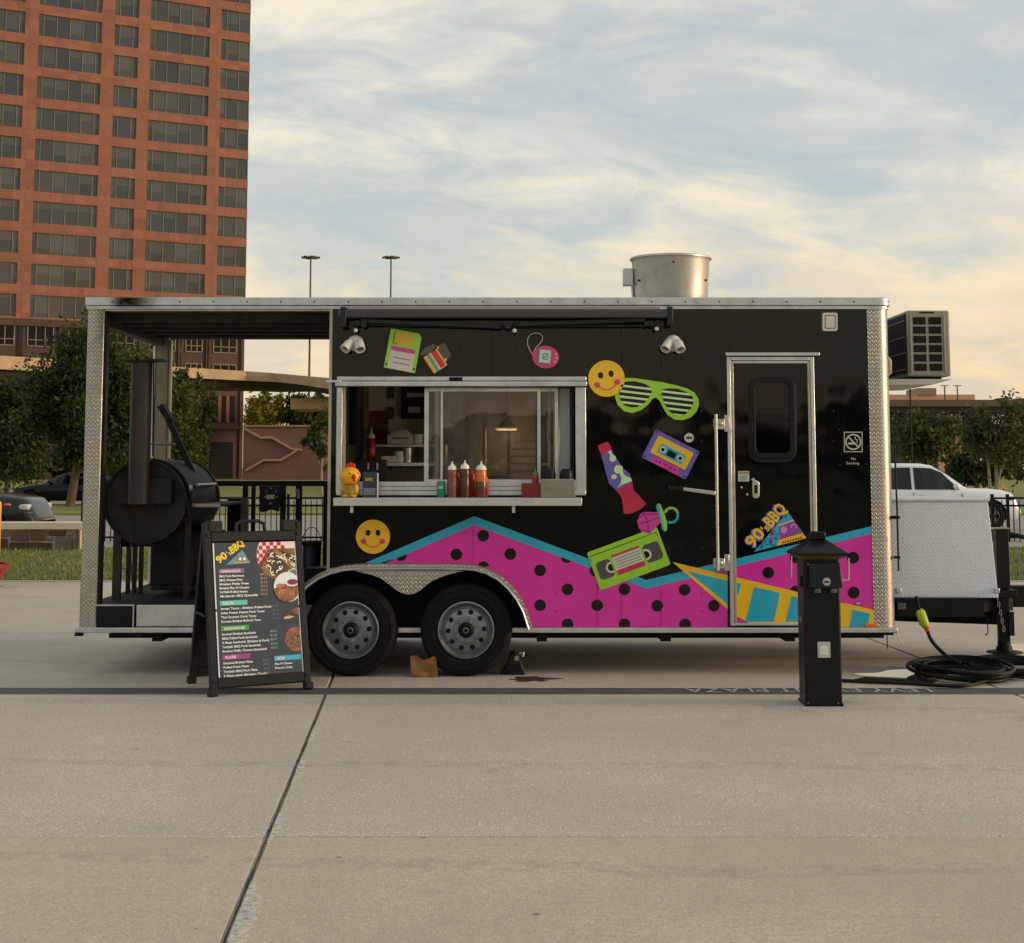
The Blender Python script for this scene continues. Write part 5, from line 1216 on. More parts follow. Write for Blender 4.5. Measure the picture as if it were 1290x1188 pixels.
def smiley(cx, cy, r, tilt):
    T = fr(cx, cy, tilt); s = sticker('smiley_sticker', tr, circ(cx, cy, r, 44), V_SMY, 5); k = r / 23.0
    for sx in (-1, 1):
        sticker('eye', s, T(circ(sx * 6.7 * k, -5.2 * k, 3.2 * k, 18, 4.2 * k)), V_BLK, 6); sticker('cheek', s, T(circ(sx * 12.8 * k, 6.2 * k, 3.7 * k, 18)), V_ROSE, 6)
    sticker('smile', s, T(stroke(arc(0, 3.5 * k, 11.8 * k, 14, 166, 18, 10.5 * k), 1.0)), V_RED, 7)
smiley(764, 477, 23, -9); smiley(470, 676, 21.5, 0)
# slatted party glasses
g0 = [(789, 476), (800, 476.5), (816, 479), (834, 481.5), (852, 485.5), (866, 489.5), (875, 495), (880, 503), (880.3, 511), (877, 519), (870, 526), (860, 529.3), (850, 528.5), (841, 523), (835.5, 514), (831, 505), (826, 500.5), (822, 502.5), (816, 510), (808, 516.5), (797, 520.3), (786, 518), (778, 510), (774.5, 500), (776, 490), (781, 481)]
gs = sticker('slatted_glasses', tr, g0, V_GRN, 3)
def lens(pts): return sticker('lens_gap', gs, pts, V_BLK, 4)
L1 = [(779.5, 492), (783, 483.5), (789, 480.6), (800, 480.4), (812, 483.5), (820, 488), (821, 494), (817, 502), (810, 509), (803, 512.8), (795, 513.2), (787, 511), (781.5, 504)]
L2 = [(833, 491), (842, 489.3), (854, 489.8), (865, 494), (872.5, 500), (874, 506), (871, 514), (864, 521.5), (856, 524), (848, 522), (841, 515.5), (836.5, 507), (833.5, 498)]
for L_, a0 in ((L1, 781.5), (L2, 834)):
    lens(L_)
    y0 = L_[0][1] - 6 if L_ is L1 else 489.5
    for j in range(5):
        b = (481.2 if L_ is L1 else 488.5) + 3.2 + j * 6.9; f = lambda p, b=b: p[1] - (b + (p[0] - a0) * .115); f2 = lambda p, b=b: (b + 2.7 + (p[0] - a0) * .115) - p[1]
        q_ = clip(clip(L_, f), f2)
        if len(q_) > 2: sticker('slat', gs, q_, V_LGRN, 5)
# floppy disk
T = fr(507.5, 443, 10.5)
fl = sticker('floppy_disk', tr, T([(-20, -26), (16, -26), (20, -21.5), (20, 24), (-20, 24)]), V_GRN, 1)
sticker('shutter', fl, T(rc(-13, 12, -24.5, -8)), dm('olive', (168, 158, 34)), 2); sticker('shutter', fl, T(rc(-9, 2, -22.5, -8.3)), V_ORG, 3)
sticker('outline', fl, T(stroke([(-14, -23.5), (-14, -8.3), (-9, -8)], .8)), V_BLK, 4)
sticker('label_band', fl, T(rrc(-15.5, 15.5, -5, 0.5, 2.5)), V_HOT, 3); sticker('label', fl, T(rc(-15.5, 15.5, -.2, 23.6)), V_WHT, 2)
for y in (9, 15.2): sticker('label_line', fl, T(rc(-10, 11, y - .45, y + .45)), V_GREY, 3)
for sx, y in ((-17.6, 19), (17.6, 19)): sticker('notch', fl, T(rc(sx - 1.1, sx + 1.1, y - 1.1, y + 1.1)), V_BLK, 3)
# film roll
T = fr(546, 451, -33)
fi = sticker('film_roll', tr, T(rc(-10, 10, -10, 17)), V_YEL, 2)
sticker('stripe', fi, T(rc(-5.5, -1.5, -9, 17.1)), V_TEAL, 3); sticker('stripe', fi, T(rc(1, 8, -9, 16)), V_RED, 3); sticker('stripe', fi, T(rc(-10.2, -8.8, -9, 17)), dm('orange', (206, 110, 30)), 3)
sticker('spool_cap', fi, T(circ(0, -12, 11, 24, 4.2)), V_GREY, 4); sticker('spool_cap', fi, T(rc(-11, 11, -12, -7.5)), V_BLK, 3)
sticker('film_tongue', fi, T([(10.2, -10), (22, -9), (21, 9.5), (13, 11), (10.2, 14)]), V_GREY, 1)
for y in (-8, 10): sticker('sprocket', fi, T(rc(9.5, 13, y - 1.6, y + 1.6)), V_YEL, 3)
# virtual pet
vp_ = sticker('pet_toy', tr, circ(687.5, 449.8, 16.8, 36, 14.2, .12), V_ROSE, 2)
T = fr(686, 449, 5); sticker('bezel', vp_, T(rc(-8.5, 8.2, -8.6, 9)), V_PUR, 3); sticker('screen', vp_, T(rc(-6.6, 7.8, -8.2, 8)), V_SCR, 4)
sticker('doodle', vp_, T(stroke(arc(1.5, 0, 3.8, 0, 330), .9)), V_GREY, 5); sticker('doodle', vp_, T(stroke([(-1.5, 2.5), (4.5, -2.5)], .9)), V_GREY, 5.9)
for x, y in ((700, 446), (700.8, 451), (699.5, 455.8)): sticker('button', vp_, circ(x, y, 1.5, 12), dm('salmon', (220, 130, 120)), 3)
sticker('cord', vp_, stroke([(671, 447)] + [(667.5, 441), (664.6, 434), (664.6, 427), (668, 421.5), (674, 419.6), (680, 420), (683.6, 424), (683.2, 429), (679.5, 433.5), (675, 438), (672.5, 443), (671.6, 447.5)], .9), V_WHT, 1)
# lava lamp
WX = 0.0
lv_ = sticker('lava_lamp', tr, [(757, 572.5), (769.5, 566), (784, 589), (793, 597), (796.5, 606.5), (796, 612), (786, 613), (775.3, 616.8), (767, 609), (763, 594)], V_PUR, 2)
sticker('cap', lv_, [(753.2, 562.2), (755, 560.3), (764.5, 556.5), (767, 558.5), (770.5, 564.8), (769, 567), (757.3, 573)], V_RED, 3)
sticker('base', lv_, [(775, 617), (796.3, 608), (798.5, 618), (804, 623.5), (814, 634.5), (808, 640.5), (797, 646.3), (788, 647.6), (785.5, 646), (783.5, 629), (781.5, 624)], V_RED, 3)
for p in (circ(771.8, 577.5, 4.2, 20), [(765, 569.5), (770.5, 567), (770.5, 571), (774, 575), (768.5, 576), (768, 572)], circ(778.5, 591.5, 5.0, 20, 5.4), [(779, 586.5), (784, 587), (785, 596), (787, 599), (795, 602.5), (796, 606), (783, 611), (777, 615), (776, 616), (781, 610), (783, 604), (781, 597)], circ(773.5, 600.7, 3.5, 18, 3.1)): WX += .15; sticker('wax', lv_, p, V_LGRN, 3 + WX)
# cassette
T = fr(845, 572.3, 27)
cs_ = sticker('cassette', tr, T(rrc(-31, 31, -19.5, 20, 2)), V_PUR, 2)
sticker('label', cs_, T(rrc(-24.5, 25, -14.5, 9.5, 1.5)), V_YEL, 3); sticker('reel_window', cs_, T(rrc(-17, 18, -7, 5.5, 2)), V_TEAL, 4); sticker('tape_window', cs_, T(rc(-5, 6.5, -4, 3.5)), V_BLK, 5)
for sx in (-11.5, 12.8): sticker('reel', cs_, T(circ(sx, -.8, 4.3, 20)), V_WHT, 5); sticker('reel_hub', cs_, T(circ(sx, -.8, 2.2, 14)), V_BLK, 6)
sticker('foot', cs_, T([(-19.5, 19.9), (-17, 11), (18, 11), (21, 19.9)]), V_HOT, 4)
for x, y in ((-28.5, -17), (28.5, -17), (-28.5, 17), (28.5, 17), (-13, 15.5), (-8, 15.3), (0, 14.5), (7.5, 15.3), (13, 15.5)): sticker('hole', cs_, T(circ(x, y, 1.1, 10)), V_BLK, 6)
sticker('label_scribble', cs_, T(stroke([(-10, -11.5), (-6, -9.8), (-2, -11.8), (2, -9.8), (6, -11.6), (11, -10)], 1.3)), V_WHT, 4)
# ring candy
rg = sticker('ring_candy', tr, [(802.5, 656), (806.5, 647.6), (810.5, 644.9), (829, 645.2), (832.5, 657.5), (818.5, 672.4), (808.5, 670.5), (804.5, 664.5)], V_HOT, 5)
for s_ in ([(810.8, 645.2), (816, 657), (818, 672)], [(804, 660), (816, 657), (832, 651.5)], [(803, 654.5), (811, 647), (829, 648)], [(806, 667), (818, 669)]): WX += .1; sticker('facet_line', rg, stroke(s_, .8), dm('deep_plum', (66, 16, 60)), 5.6 + WX)
sticker('collar', rg, [(826, 638), (828.5, 634), (831.5, 635), (836, 645), (840.5, 658), (840.3, 667), (837.5, 669.8), (834, 667), (831.5, 655)], V_GRN, 6); sticker('collar', rg, [(826, 638), (828.5, 634), (831, 641), (833.5, 655), (837.5, 669.8), (834, 667), (831.5, 655)], V_TEAL, 7)
sticker('band', rg, stroke(arc(845.5, 649, 8.4, 200, 345, 14, 9.2), 3), V_GRN, 4); sticker('band', rg, stroke(arc(845.5, 649, 8.4, 345, 475, 14, 9.2), 3), V_TEAL, 4)
# video tape
T = fr(792, 704, -20.2)
vt = sticker('video_tape', tr, T(rrc(-47, 47, -25.5, 25, 2)), V_GRN, 4)
sticker('outline', vt, T(stroke([(-45, -12), (-45, -19.5), (44.5, -19.5), (44.5, -14)], .8)), V_BLK, 5)
sticker('tape_window', vt, T(rrc(-42, -22.5, -9.5, 14, 5)), V_GREY, 5); sticker('tape_window', vt, T(rrc(20.5, 42.5, -9.5, 14, 5)), V_GREY, 5)
for sx, cut in ((-22.5, -1), (20.5, 1)):
    sticker('reel_ring', vt, T(clip(circ(sx + cut * 1.5, 2.5, 7.2, 24), lambda p: (p[0] - sx) * cut)), V_WHT, 6); sticker('reel_hub', vt, T(clip(circ(sx + cut * 1.5, 2.5, 4.6, 20), lambda p: (p[0] - sx) * cut)), V_BLK, 7)
sticker('label', vt, T(rc(-19.5, 17.5, -11.5, 15)), V_WHT, 5); sticker('label_band', vt, T(rc(-19.5, 17.5, -11.5, -8.8)), V_RED, 6); sticker('label_band', vt, T(rc(-19.5, 17.5, 8.7, 15)), V_RED, 6)
for y in (-5.2, -1.6, 2, 5.6): sticker('label_line', vt, T(rc(-17, 15.5, y - .35, y + .35)), V_GREY, 6)
# round badge, code sign without its code, no smoking sign
s_ = sticker('round_badge', tr, circ(868, 551.5, 6, 24), V_WHT, 2); sticker('badge_print', s_, rc(864, 872, 550, 553), V_GREY, 3)
s_ = sticker('wall_badge', tr, rrc(1034, 1055.5, 392.5, 418, 3), dm('dark_red', (52, 14, 22)), 1); sticker('badge_face', s_, rrc(1036, 1055, 394, 417, 3), V_WHT, 2)
sticker('badge_border', s_, rrc(1039, 1052.5, 397, 414, 1.5), V_GREY, 3); sticker('badge_field', s_, rrc(1040, 1051.5, 398, 413, 1), V_WHT, 4)
s_ = sticker('no_smoking_sign', tr, rc(1063, 1086.5, 544, 569.5), V_WHT, 1); sticker('sign_field', s_, rc(1064, 1085.5, 545, 568.5), V_BLK, 2)
sticker('ban_ring', s_, stroke(arc(1074.8, 556.7, 9.3, 0, 360, 36), 1.6), V_WHT, 3); sticker('ban_bar', s_, stroke([(1068.4, 550.3), (1081.2, 563.1)], 1.6), V_WHT, 4)
sticker('cigarette', s_, rc(1068, 1076, 557.6, 559.8), V_WHT, 3.5); sticker('smoke', s_, stroke([(1079.5, 558), (1080, 554.5), (1077, 552.8), (1077.5, 550)], 1.1), V_WHT, 3)
def side_text(s, px, py, size_px, mat, parent, ang=0.0, lv=3, base=0.0, width=None, **kw):
    x, z = at(px, py); h = size_px / 155.9; y = base + YD - lv * .0011 - .0009
    M_ = Matrix.Translation((x, y, z)) @ Matrix.Rotation(rad(90), 4, 'X') @ Matrix.Rotation(rad(ang), 4, 'Z')
    return put_text(s, h, M_, mat, parent, width=width / 155.9 if width else None, **kw)
side_text('No', 1072, 579.5, 4.6, V_WHT, tr); side_text('Smoking', 1066, 585, 4.6, V_WHT, tr, width=16)
sticker('gull_mark', tr, circ(1080.5, 760.5, 4.5, 16, 1.9), V_GREY, 5); sticker('gull_mark', tr, circ(1081, 760.2, 3.2, 16, 1.0), V_WHT, 6)
bx('marker_light', pbr('amber_lens', (226, 104, 12), .3, k=1.2), tr, AX(1089, 788), AX(1104, 788), -.022, -.0095, AZ(790), AZ(785.3), .004)
# door logo
lg = sticker('logo', door, [(991.8, 644.5), (1015.5, 677.8), (949.5, 695)], V_TEAL, 2, -.0125)
for p in ([(1011, 671.5), (1015.5, 677.8), (978, 687.6), (981, 680)],): sticker('logo_bar', lg, p, V_YEL, 4, -.0125)
sticker('logo_panel', lg, [(981, 663.5), (1000, 656), (1009, 669.5), (981.5, 679)], dm('violet', (120, 56, 140)), 3, -.0125); sticker('logo_trim', lg, stroke([(979, 662.5), (999.5, 655.2)], 1.5), V_YEL, 4, -.0125); sticker('logo_trim', lg, stroke([(981.5, 679), (1010, 670.5)], 1.4), V_RED, 4, -.0125)
sticker('logo_mark', lg, circ(987, 667.5, 4, 16, 4.6), V_LIL, 4, -.0125); sticker('logo_mark', lg, stroke(arc(999.5, 663.5, 3.2, 150, 400, 10), 1.5), V_LIL, 4, -.0125)
sticker('logo_mark', lg, [(967.5, 678), (973.5, 676), (972, 686.5), (970, 687)], dm('violet', (120, 56, 140)), 3, -.0125)
sticker('logo_mark', lg, [(969, 672.5), (976.5, 667), (977.5, 669), (971, 674.5)], V_RED, 3, -.0125)
r = random.Random(4)
for i in range(26):
    u_, v_ = r.random(), r.random()
    if u_ + v_ > 1: u_, v_ = 1 - u_, 1 - v_
    p = (949.5 + u_ * 42.3 + v_ * 30, 695 - u_ * 50.5 - v_ * 10); a = r.uniform(0, 3.1)
    if p[0] < 979 or p[1] < 657: sticker('logo_squiggle', lg, stroke([(p[0] - 1.6 * math.cos(a), p[1] - 1.6 * math.sin(a)), (p[0] + 1.2, p[1] - .5), (p[0] + 1.6 * math.cos(a), p[1] + 1.6 * math.sin(a))], .8), dm('ink_blue', (20, 40, 52)), 3.3 + i * .02, -.0125)
for i in range(8): sticker('logo_dash', lg, rc(985 + i * 3.2, 987 + i * 3.2, 682.0 - i * .82, 684.2 - i * .82), dm('brown_ink', (60, 40, 14)), 5, -.0125)
LOGO = 48.5
def logo_text(s, d, size, w, off, mat, lv):
    c_, s2 = math.cos(rad(LOGO)), math.sin(rad(LOGO)); return side_text(s, 947.8 + d * c_, 691.5 - d * s2, size, mat, door, LOGO, lv, -.0125, width=w, offset=off)
logo_text('90', 0, 21, 25, .012, V_PUR, 3); logo_text('90', 0, 21, 25, .004, V_YEL, 4)
logo_text("'s", 25.5, 15, 8.5, .002, V_YEL, 4)
logo_text('BBQ', 34.5, 21, 31, .012, V_PUR, 3); logo_text('BBQ', 34.5, 21, 31, .004, V_YEL, 4)

# panel joints and screws that show through the vinyl
for px, q0, q1 in ((752.5, 716, 789.5), (833, 742, 789.5), (596, 668, 710), (782.5, 738, 789.5)):
    sticker('panel_joint', tr, rc(px - .25, px + .25, q0, q1), dm('dark_joint', (70, 20, 50)), 1.6)  # dark plum strip marks each panel joint

# ------------------------------------------------------------------ smoker on the porch
M_SMK = pbr('smoker_steel', (24, 23, 22), .68, metal=.15, var=.5, vscale=4, bump=.3, bscale=25, dirt=((78, 52, 36), .55, 3.5)); M_STACK = pbr('stack_steel', (54, 50, 47), .55, metal=.3, var=.35, vscale=5, dirt=((70, 50, 40), .5, 3.0), alpha_stretch=(4, 4, .7)); M_BARE = pbr('bare_steel', (150, 144, 132), .4, metal=.8)
sy0 = .40; sx, sz = at(182, 632, sy0); SR = .335; SL = 1.62
sm = thing('barrel_smoker', 'black steel barrel smoker with chimney on the rear porch', 'smoker', (sx, sy0 + .8, ZF))
MB().lathe([(0, .012), (SR - .012, .012), (SR - .01, 0), (SR, 0), (SR, SL), (0, SL)], (sx, sy0, sz), 'y', 56).build('barrel', M_SMK, sm, smooth=40)
MB().lathe([(SR + .001, -.006), (SR + .012, -.006), (SR + .012, .02), (SR + .001, .02)], (sx, sy0, sz), 'y', 56).build('end_ring', M_SMK, sm, smooth=40)
def arcplate(a0, a1, y0, y1, r0, r1, n=14):
    m_ = MB(); pts = [rad(a0 + (a1 - a0) * i / n) for i in range(n + 1)]
    sec = [(sx + r1 * math.cos(a), sz + r1 * math.sin(a)) for a in pts] + [(sx + r0 * math.cos(a), sz + r0 * math.sin(a)) for a in pts[::-1]]
    return m_.plate(sec, y0, y1)
lid = arcplate(-12, 92, sy0 + .16, sy0 + 1.42, SR + .002, SR + .012).build('lid', M_SMK, sm, smooth=40)
for yy in (sy0 + .14, sy0 + 1.405): arcplate(-14, 94, yy, yy + .02, SR + .012, SR + .026).build('lid_seal', M_SMK, lid, smooth=40)
hz_, hx_ = sz + (SR + .05) * math.sin(rad(20)), sx + (SR + .05) * math.cos(rad(20))
MB().tube([(hx_, sy0 + .35, hz_), (hx_, sy0 + 1.2, hz_)], .014, 8).build('lid_handle', M_BARE, lid, smooth=50)
for yy in (.36, 1.19): MB().tube([(hx_, sy0 + yy, hz_), (hx_ - .05, sy0 + yy, hz_ - .02)], .01, 6).build('handle_stem', M_SMK, lid)
# counterweight arm rising from the lid
pA = Vector((*at(246, 602, sy0 + .85),)); pB = Vector((*at(204, 511, sy0 + .85),)); ya = sy0 + .85
dv = (pB - pA).normalized(); nv = Vector((-dv.y, dv.x)) * .026
MB().plate([tuple(pA - nv), tuple(pB - nv), tuple(pB + nv), tuple(pA + nv)], ya - .03, ya + .03).build('counterweight_arm', M_SMK, lid, .006)
q_ = [at(200, 513, ya), at(207, 508.5, ya), at(218, 528, ya), at(211, 531, ya)]
MB().plate(q_, ya - .08, ya + .08).build('counterweight', M_SMK, lid, .008)
MB().tube([(*at(188, 559, ya)[:1], ya, at(188, 559, ya)[1]), (at(222, 560, ya)[0], ya, at(222, 560, ya)[1])], .011, 8).build('arm_stay', M_BARE, lid)
MB().tube([(at(214, 578, ya)[0], ya - .05, at(214, 578, ya)[1]), (at(226, 585, ya)[0], ya - .05, at(226, 585, ya)[1])], .014, 8).build('hinge_bolt', M_BARE, lid)
# thermometer and latch on the near side of the lid
x, z = at(241.5, 615, sy0 + .2); MB().lathe([(0, -.03), (.045, -.03), (.05, -.02), (.05, 0)], (0, 0, 0), 'y', 20).xf(Matrix.Translation((x, sy0 + .17, z)) @ Matrix.Rotation(rad(-62), 4, 'Z')).build('thermometer', M_BARE, sm, smooth=40)
x, z = at(238, 640, sy0 + .1); MB().tube([(x - .02, sy0 + .08, z + .09), (x, sy0 + .05, z + .02), (x + .015, sy0 + .06, z - .09)], [.018, .022, .012], 8).build('latch', M_SMK, sm, smooth=50)
# folding work shelf at the right of the barrel
a = at(255, 633, sy0 + .3); b = at(284, 630, sy0 + .3)
bx('work_shelf', M_SMK, sm, sx + SR + .03, sx + SR + .27, sy0 + .15, sy0 + 1.4, a[1] - .03, a[1] - .012); bx('shelf_edge', M_BARE, sm, sx + SR + .03, sx + SR + .27, sy0 + .135, sy0 + .149, a[1] - .035, a[1] - .006)
# chimney on the near end
cxs = (AX(163.5, 550, .28) + AX(190, 550, .28)) / 2; crx = (AX(190, 550, .28) - AX(163.5, 550, .28)) / 2
st_ = MB().lathe([(crx, AZ(635, .28)), (crx, AZ(455, .28)), (crx * .93, AZ(455, .28)), (crx * .93, AZ(470, .28)), (0, AZ(480, .28))], (cxs, .28, 0), 'z', 32).build('chimney', M_STACK, sm, smooth=40)
cb_ = bx('chimney_box', M_SMK, sm, AX(146, 618, .3), AX(216, 618, .3), .30, sy0 - .004, AZ(635, .3), AZ(603, .3), .006)
MB().plate([at(160, 454.3, .28), at(207, 453, .28), at(207, 455.2, .28), at(160, 456.6, .28)], .17, .40).build('chimney_flap', M_SMK, st_, .003)
MB().tube([(cxs + crx + .01, .28, AZ(456, .28)), (cxs + crx + .02, .28, AZ(575, .28))], .007, 6).build('flap_rod', M_SMK, st_)
# cradle and firebox
for px, w, y in ((142, 10, sy0 + .15), (232, 7, sy0 + .1)):
    x0, x1 = AX(px, 700, y), AX(px + w, 700, y); bx('cradle_leg', M_STACK if px < 200 else M_SMK, sm, x0, x1, y, y + .05, ZF, sz - .1)
for px in (159, 167, 175): bx('cradle_bar', M_SMK, sm, AX(px, 700, 1.2), AX(px + 4.5, 700, 1.2), 1.2, 1.25, ZF, sz - .2)
for yy in (sy0 + .25, sy0 + 1.3): bx('cradle_beam', M_SMK, sm, sx - SR * .8, sx + SR * .8, yy, yy + .05, sz - SR - .05, sz - SR * .75)
fb = bx('firebox', M_SMK, sm, AX(190, 700, .9), AX(262, 700, .9), .9, 1.75, ZF + .05, AZ(672, .9), .012)
bx('firebox_door', M_SMK, fb, AX(196, 700, .9) + .02, AX(196, 700, .9) + .34, .88, .899, ZF + .1, ZF + .36, .006)
MB().tube([(AX(165, 650, .2), .22, AZ(650, .22)), (AX(166, 650, .2), .20, AZ(700, .2)), (AX(169, 700, .05), .05, AZ(760, .05))], .006, 6).build('drain_rod', M_SMK, sm)

# porch rail gate on the far side, with cut-out plate
YG = TW - .08
def gp(px, py): return at(px, py, YG)
gt = bx('porch_rail', M_FRAME, tr, AX(255, 610, YG), AX(412, 610, YG), YG, YG + .05, AZ(612.5, YG), AZ(605.8, YG))
for a, b, q0, q1 in ((305, 311.5, 612.6, 735), (316, 321, 612.6, 700), (352.5, 359.5, 612.6, 735), (372, 380, 612.6, 735), (407, 413, 606, 735)): bx('rail_post', M_FRAME, gt, AX(a, 650, YG), AX(b, 650, YG), YG + .004, YG + .045, AZ(q1, YG), AZ(q0, YG))
bx('rail_bar', M_FRAME, gt, AX(255, 718, YG), AX(412, 718, YG), YG + .006, YG + .04, AZ(718, YG), AZ(714, YG))
pl = [(326.5, 612.6), (360, 612.6), (360, 616), (358, 624), (353, 634), (352, 644.5), (347, 643.5), (342, 642), (336, 644), (330, 645.5), (326, 643), (327, 633), (326, 628), (327.5, 620)]
cp = MB().plate([gp(*p) for p in pl], YG - .012, YG - .002).build('steel_cutout', pbr('blue_black_steel', (20, 26, 30), .4), gt)
bx('plate_label', M_WHT, cp, *(AX(336, 626, YG), AX(346, 626, YG)), YG - .017, YG - .0125, AZ(628.7, YG), AZ(623.3, YG))
for px, py in ((334, 626), (349, 626), (342, 615), (342, 634), (340, 634.5), (336, 619), (348, 619)): x, z = gp(px, py); MB().lathe([(0, -.016), (.008, -.016), (.009, -.012)], (x, YG, z), 'y', 8).build('bolt', M_BARE, cp)
MB().tube([(AX(375, 620, YG), YG - .02, AZ(616, YG)), (AX(376.5, 620, YG), YG - .03, AZ(628, YG))], .012, 8).build('gate_latch', M_BARE, gt)
bx('porch_cabinet', pbr('dark_cabinet', (30, 28, 26), .6), sm, AX(286, 660, 1.9), AX(303, 660, 1.9), 1.9, 2.25, ZF, AZ(628, 1.9))
# blue bucket with lid and bail
yk = 1.15; kx = AX(393, 700, yk); kr = (AX(405, 690, yk) - AX(381.5, 690, yk)) / 2; kz1 = AZ(684, yk); kz0 = ZF + .003
bk = thing('bucket', 'dark blue bucket with black lid on the porch deck', 'bucket', (kx, yk, ZF))
MB().lathe([(0, 0), (kr * .84, 0), (kr, kz1 - kz0), (kr * .96, kz1 - kz0), (0, kz1 - kz0 - .01)], (kx, yk, kz0), 'z', 28).build('pail', pbr('navy_plastic', (22, 32, 56), .4), bk, smooth=40)
MB().lathe([(kr * 1.04, -.03), (kr * 1.06, .01), (kr * .9, .02), (0, .022)], (kx, yk, kz1), 'z', 28).build('lid', M_FRAME, bk, smooth=40)
MB().tube([(kx + kr * 1.04 * math.cos(rad(t)), yk - .03, kz1 - .02 + (AZ(661, yk) - kz1) * math.sin(rad(t))) for t in range(0, 181, 12)], .004, 6).build('bail', M_FRAME, bk)
bx('deck_bin', M_FRAME, tr, AX(383, 740, .6), AX(412, 740, .6), .6, .95, ZF, AZ(716, .6), .005)

# ------------------------------------------------------------------ things on the serving shelf
ZS2 = ZS + .002
def sp(px, y=-.17): return AX(px, 620, y)
M_SQ = glass('squeeze_plastic', (.9, .85, .8), .2, .9); M_SAUCE1 = pbr('dark_sauce', (70, 30, 24), .25, k=1.2); M_SAUCE2 = pbr('amber_sauce', (196, 96, 30), .25, k=1.2); M_SAUCE3 = pbr('brown_sauce', (92, 40, 28), .25, k=1.2); M_KET = pbr('red_sauce', (150, 22, 18), .25, k=1.2); M_TIP = pbr('bottle_tip', (226, 224, 218), .35)
def bottle(px, y, h, r_, body, label, tip=M_TIP, top=None, upper=None):
    x = sp(px, y); t_ = thing('squeeze_bottle', label, 'bottle', (x, y, ZS2), 'sauce bottles on the serving shelf')
    MB().lathe([(0, 0), (r_ * .94, 0), (r_, .008), (r_, h * .42), (r_ * .97, h * .44)] + ([] if upper else [(r_, h * .6), (r_, h * .73), (r_ * .85, h * .775), (r_ * .7, h * .78), (0, h * .78)]), (x, y, ZS2), 'z', 20).build('bottle', body, t_, smooth=40)
    if upper: MB().lathe([(r_ * .97, h * .441), (r_ * .99, h * .6), (r_ * .9, h * .72), (r_ * .8, h * .775), (0, h * .78)], (x, y, ZS2), 'z', 20).build('bottle_shoulder', upper, t_, smooth=40)
    MB().lathe([(r_ * .9, h * .765), (r_ * .92, h * .80), (r_ * .75, h * .86), (r_ * .35, h * .905), (r_ * .17, h * .93), (r_ * .1, h), (0, h)], (x, y, ZS2), 'z', 18).build('nozzle_cap', tip, t_, smooth=40)
    return t_
bottle(569.5, -.20, .285, .040, pbr('brownish_sauce', (112, 66, 54), .3, k=1.1), 'brown sauce squeeze bottle left of the three white tips')
bottle(585.5, -.20, .295, .040, M_SAUCE1, 'dark sauce squeeze bottle in the middle of three white tips')
bottle(606, -.19, .285, .046, M_SAUCE3, 'orange topped squeeze bottle right of the three white tips', upper=M_SAUCE2)
bottle(577, -.10, .20, .026, M_KET, 'short red bottle peeking between the two dark bottles', tip=M_KET)
bottle(594.5, -.10, .22, .026, M_KET, 'short red bottle peeking beside the orange topped bottle', tip=M_KET)
bottle(612, -.12, .18, .022, pbr('orange_sauce', (206, 72, 20), .3, k=1.2), 'small orange bottle half hidden behind orange topped bottle', tip=MATS['orange_sauce'])
bottle(674.5, -.14, .23, .026, M_KET, 'red hot sauce bottle with green cap in the basket', tip=pbr('green_cap', (36, 120, 66), .4))
# green can
x = sp(555.5, -.2); t_ = thing('drink_can', 'small green can left of the sauce bottles', 'can', (x, -.2, ZS2))
MB().lathe([(0, 0), (.028, 0), (.033, .01), (.033, .11), (.028, .125)], (x, -.2, ZS2), 'z', 20).build('can', pbr('green_can', (22, 120, 78), .35, k=1.2), t_, smooth=40)
MB().lathe([(.028, .1245), (.029, .13), (.024, .127), (0, .126)], (x, -.2, ZS2), 'z', 20).build('can_lid', M_BARE, t_, smooth=40)
bx('can_print', pbr('can_print_pale', (150, 190, 160), .5), t_, x - .02, x + .015, -.2 - .0345, -.2 - .03, ZS2 + .07, ZS2 + .09)
# red wire basket
x0, x1 = sp(657, -.2), sp(681, -.2); t_ = thing('condiment_basket', 'small red basket of packets left of the steel caddy', 'basket', ((x0 + x1) / 2, -.17, ZS2))
M_RB = glass('red_clear_plastic', (.75, .12, .08), .15, .9)
MB().box(x0, x1, -.23, -.226, ZS2, AZ(609, -.2)).box(x0, x1, -.1, -.096, ZS2, AZ(609, -.2)).box(x0, x0 + .004, -.2255, -.1005, ZS2, AZ(609, -.2)).box(x1 - .004, x1, -.2255, -.1005, ZS2, AZ(609, -.2)).box(x0 + .0045, x1 - .0045, -.225, -.101, ZS2, ZS2 + .004).build('basket', pbr('basket_red', (118, 34, 26), .3), t_)
r = random.Random(2)
for i in range(7):
    cx_, cy_ = r.uniform(x0 + .02, x1 - .03), r.uniform(-.21, -.12)
    MB().box(-.022, .022, -.004, .004, 0, .085).xf(Matrix.Translation((cx_, cy_, ZS2 + .02)) @ Matrix.Rotation(r.uniform(-.3, .3), 4, 'Y') @ Matrix.Rotation(r.uniform(-.5, .5), 4, 'Z')).build('sauce_packet', r.choice((M_KET, M_SAUCE2, M_SAUCE1)), t_, .003)
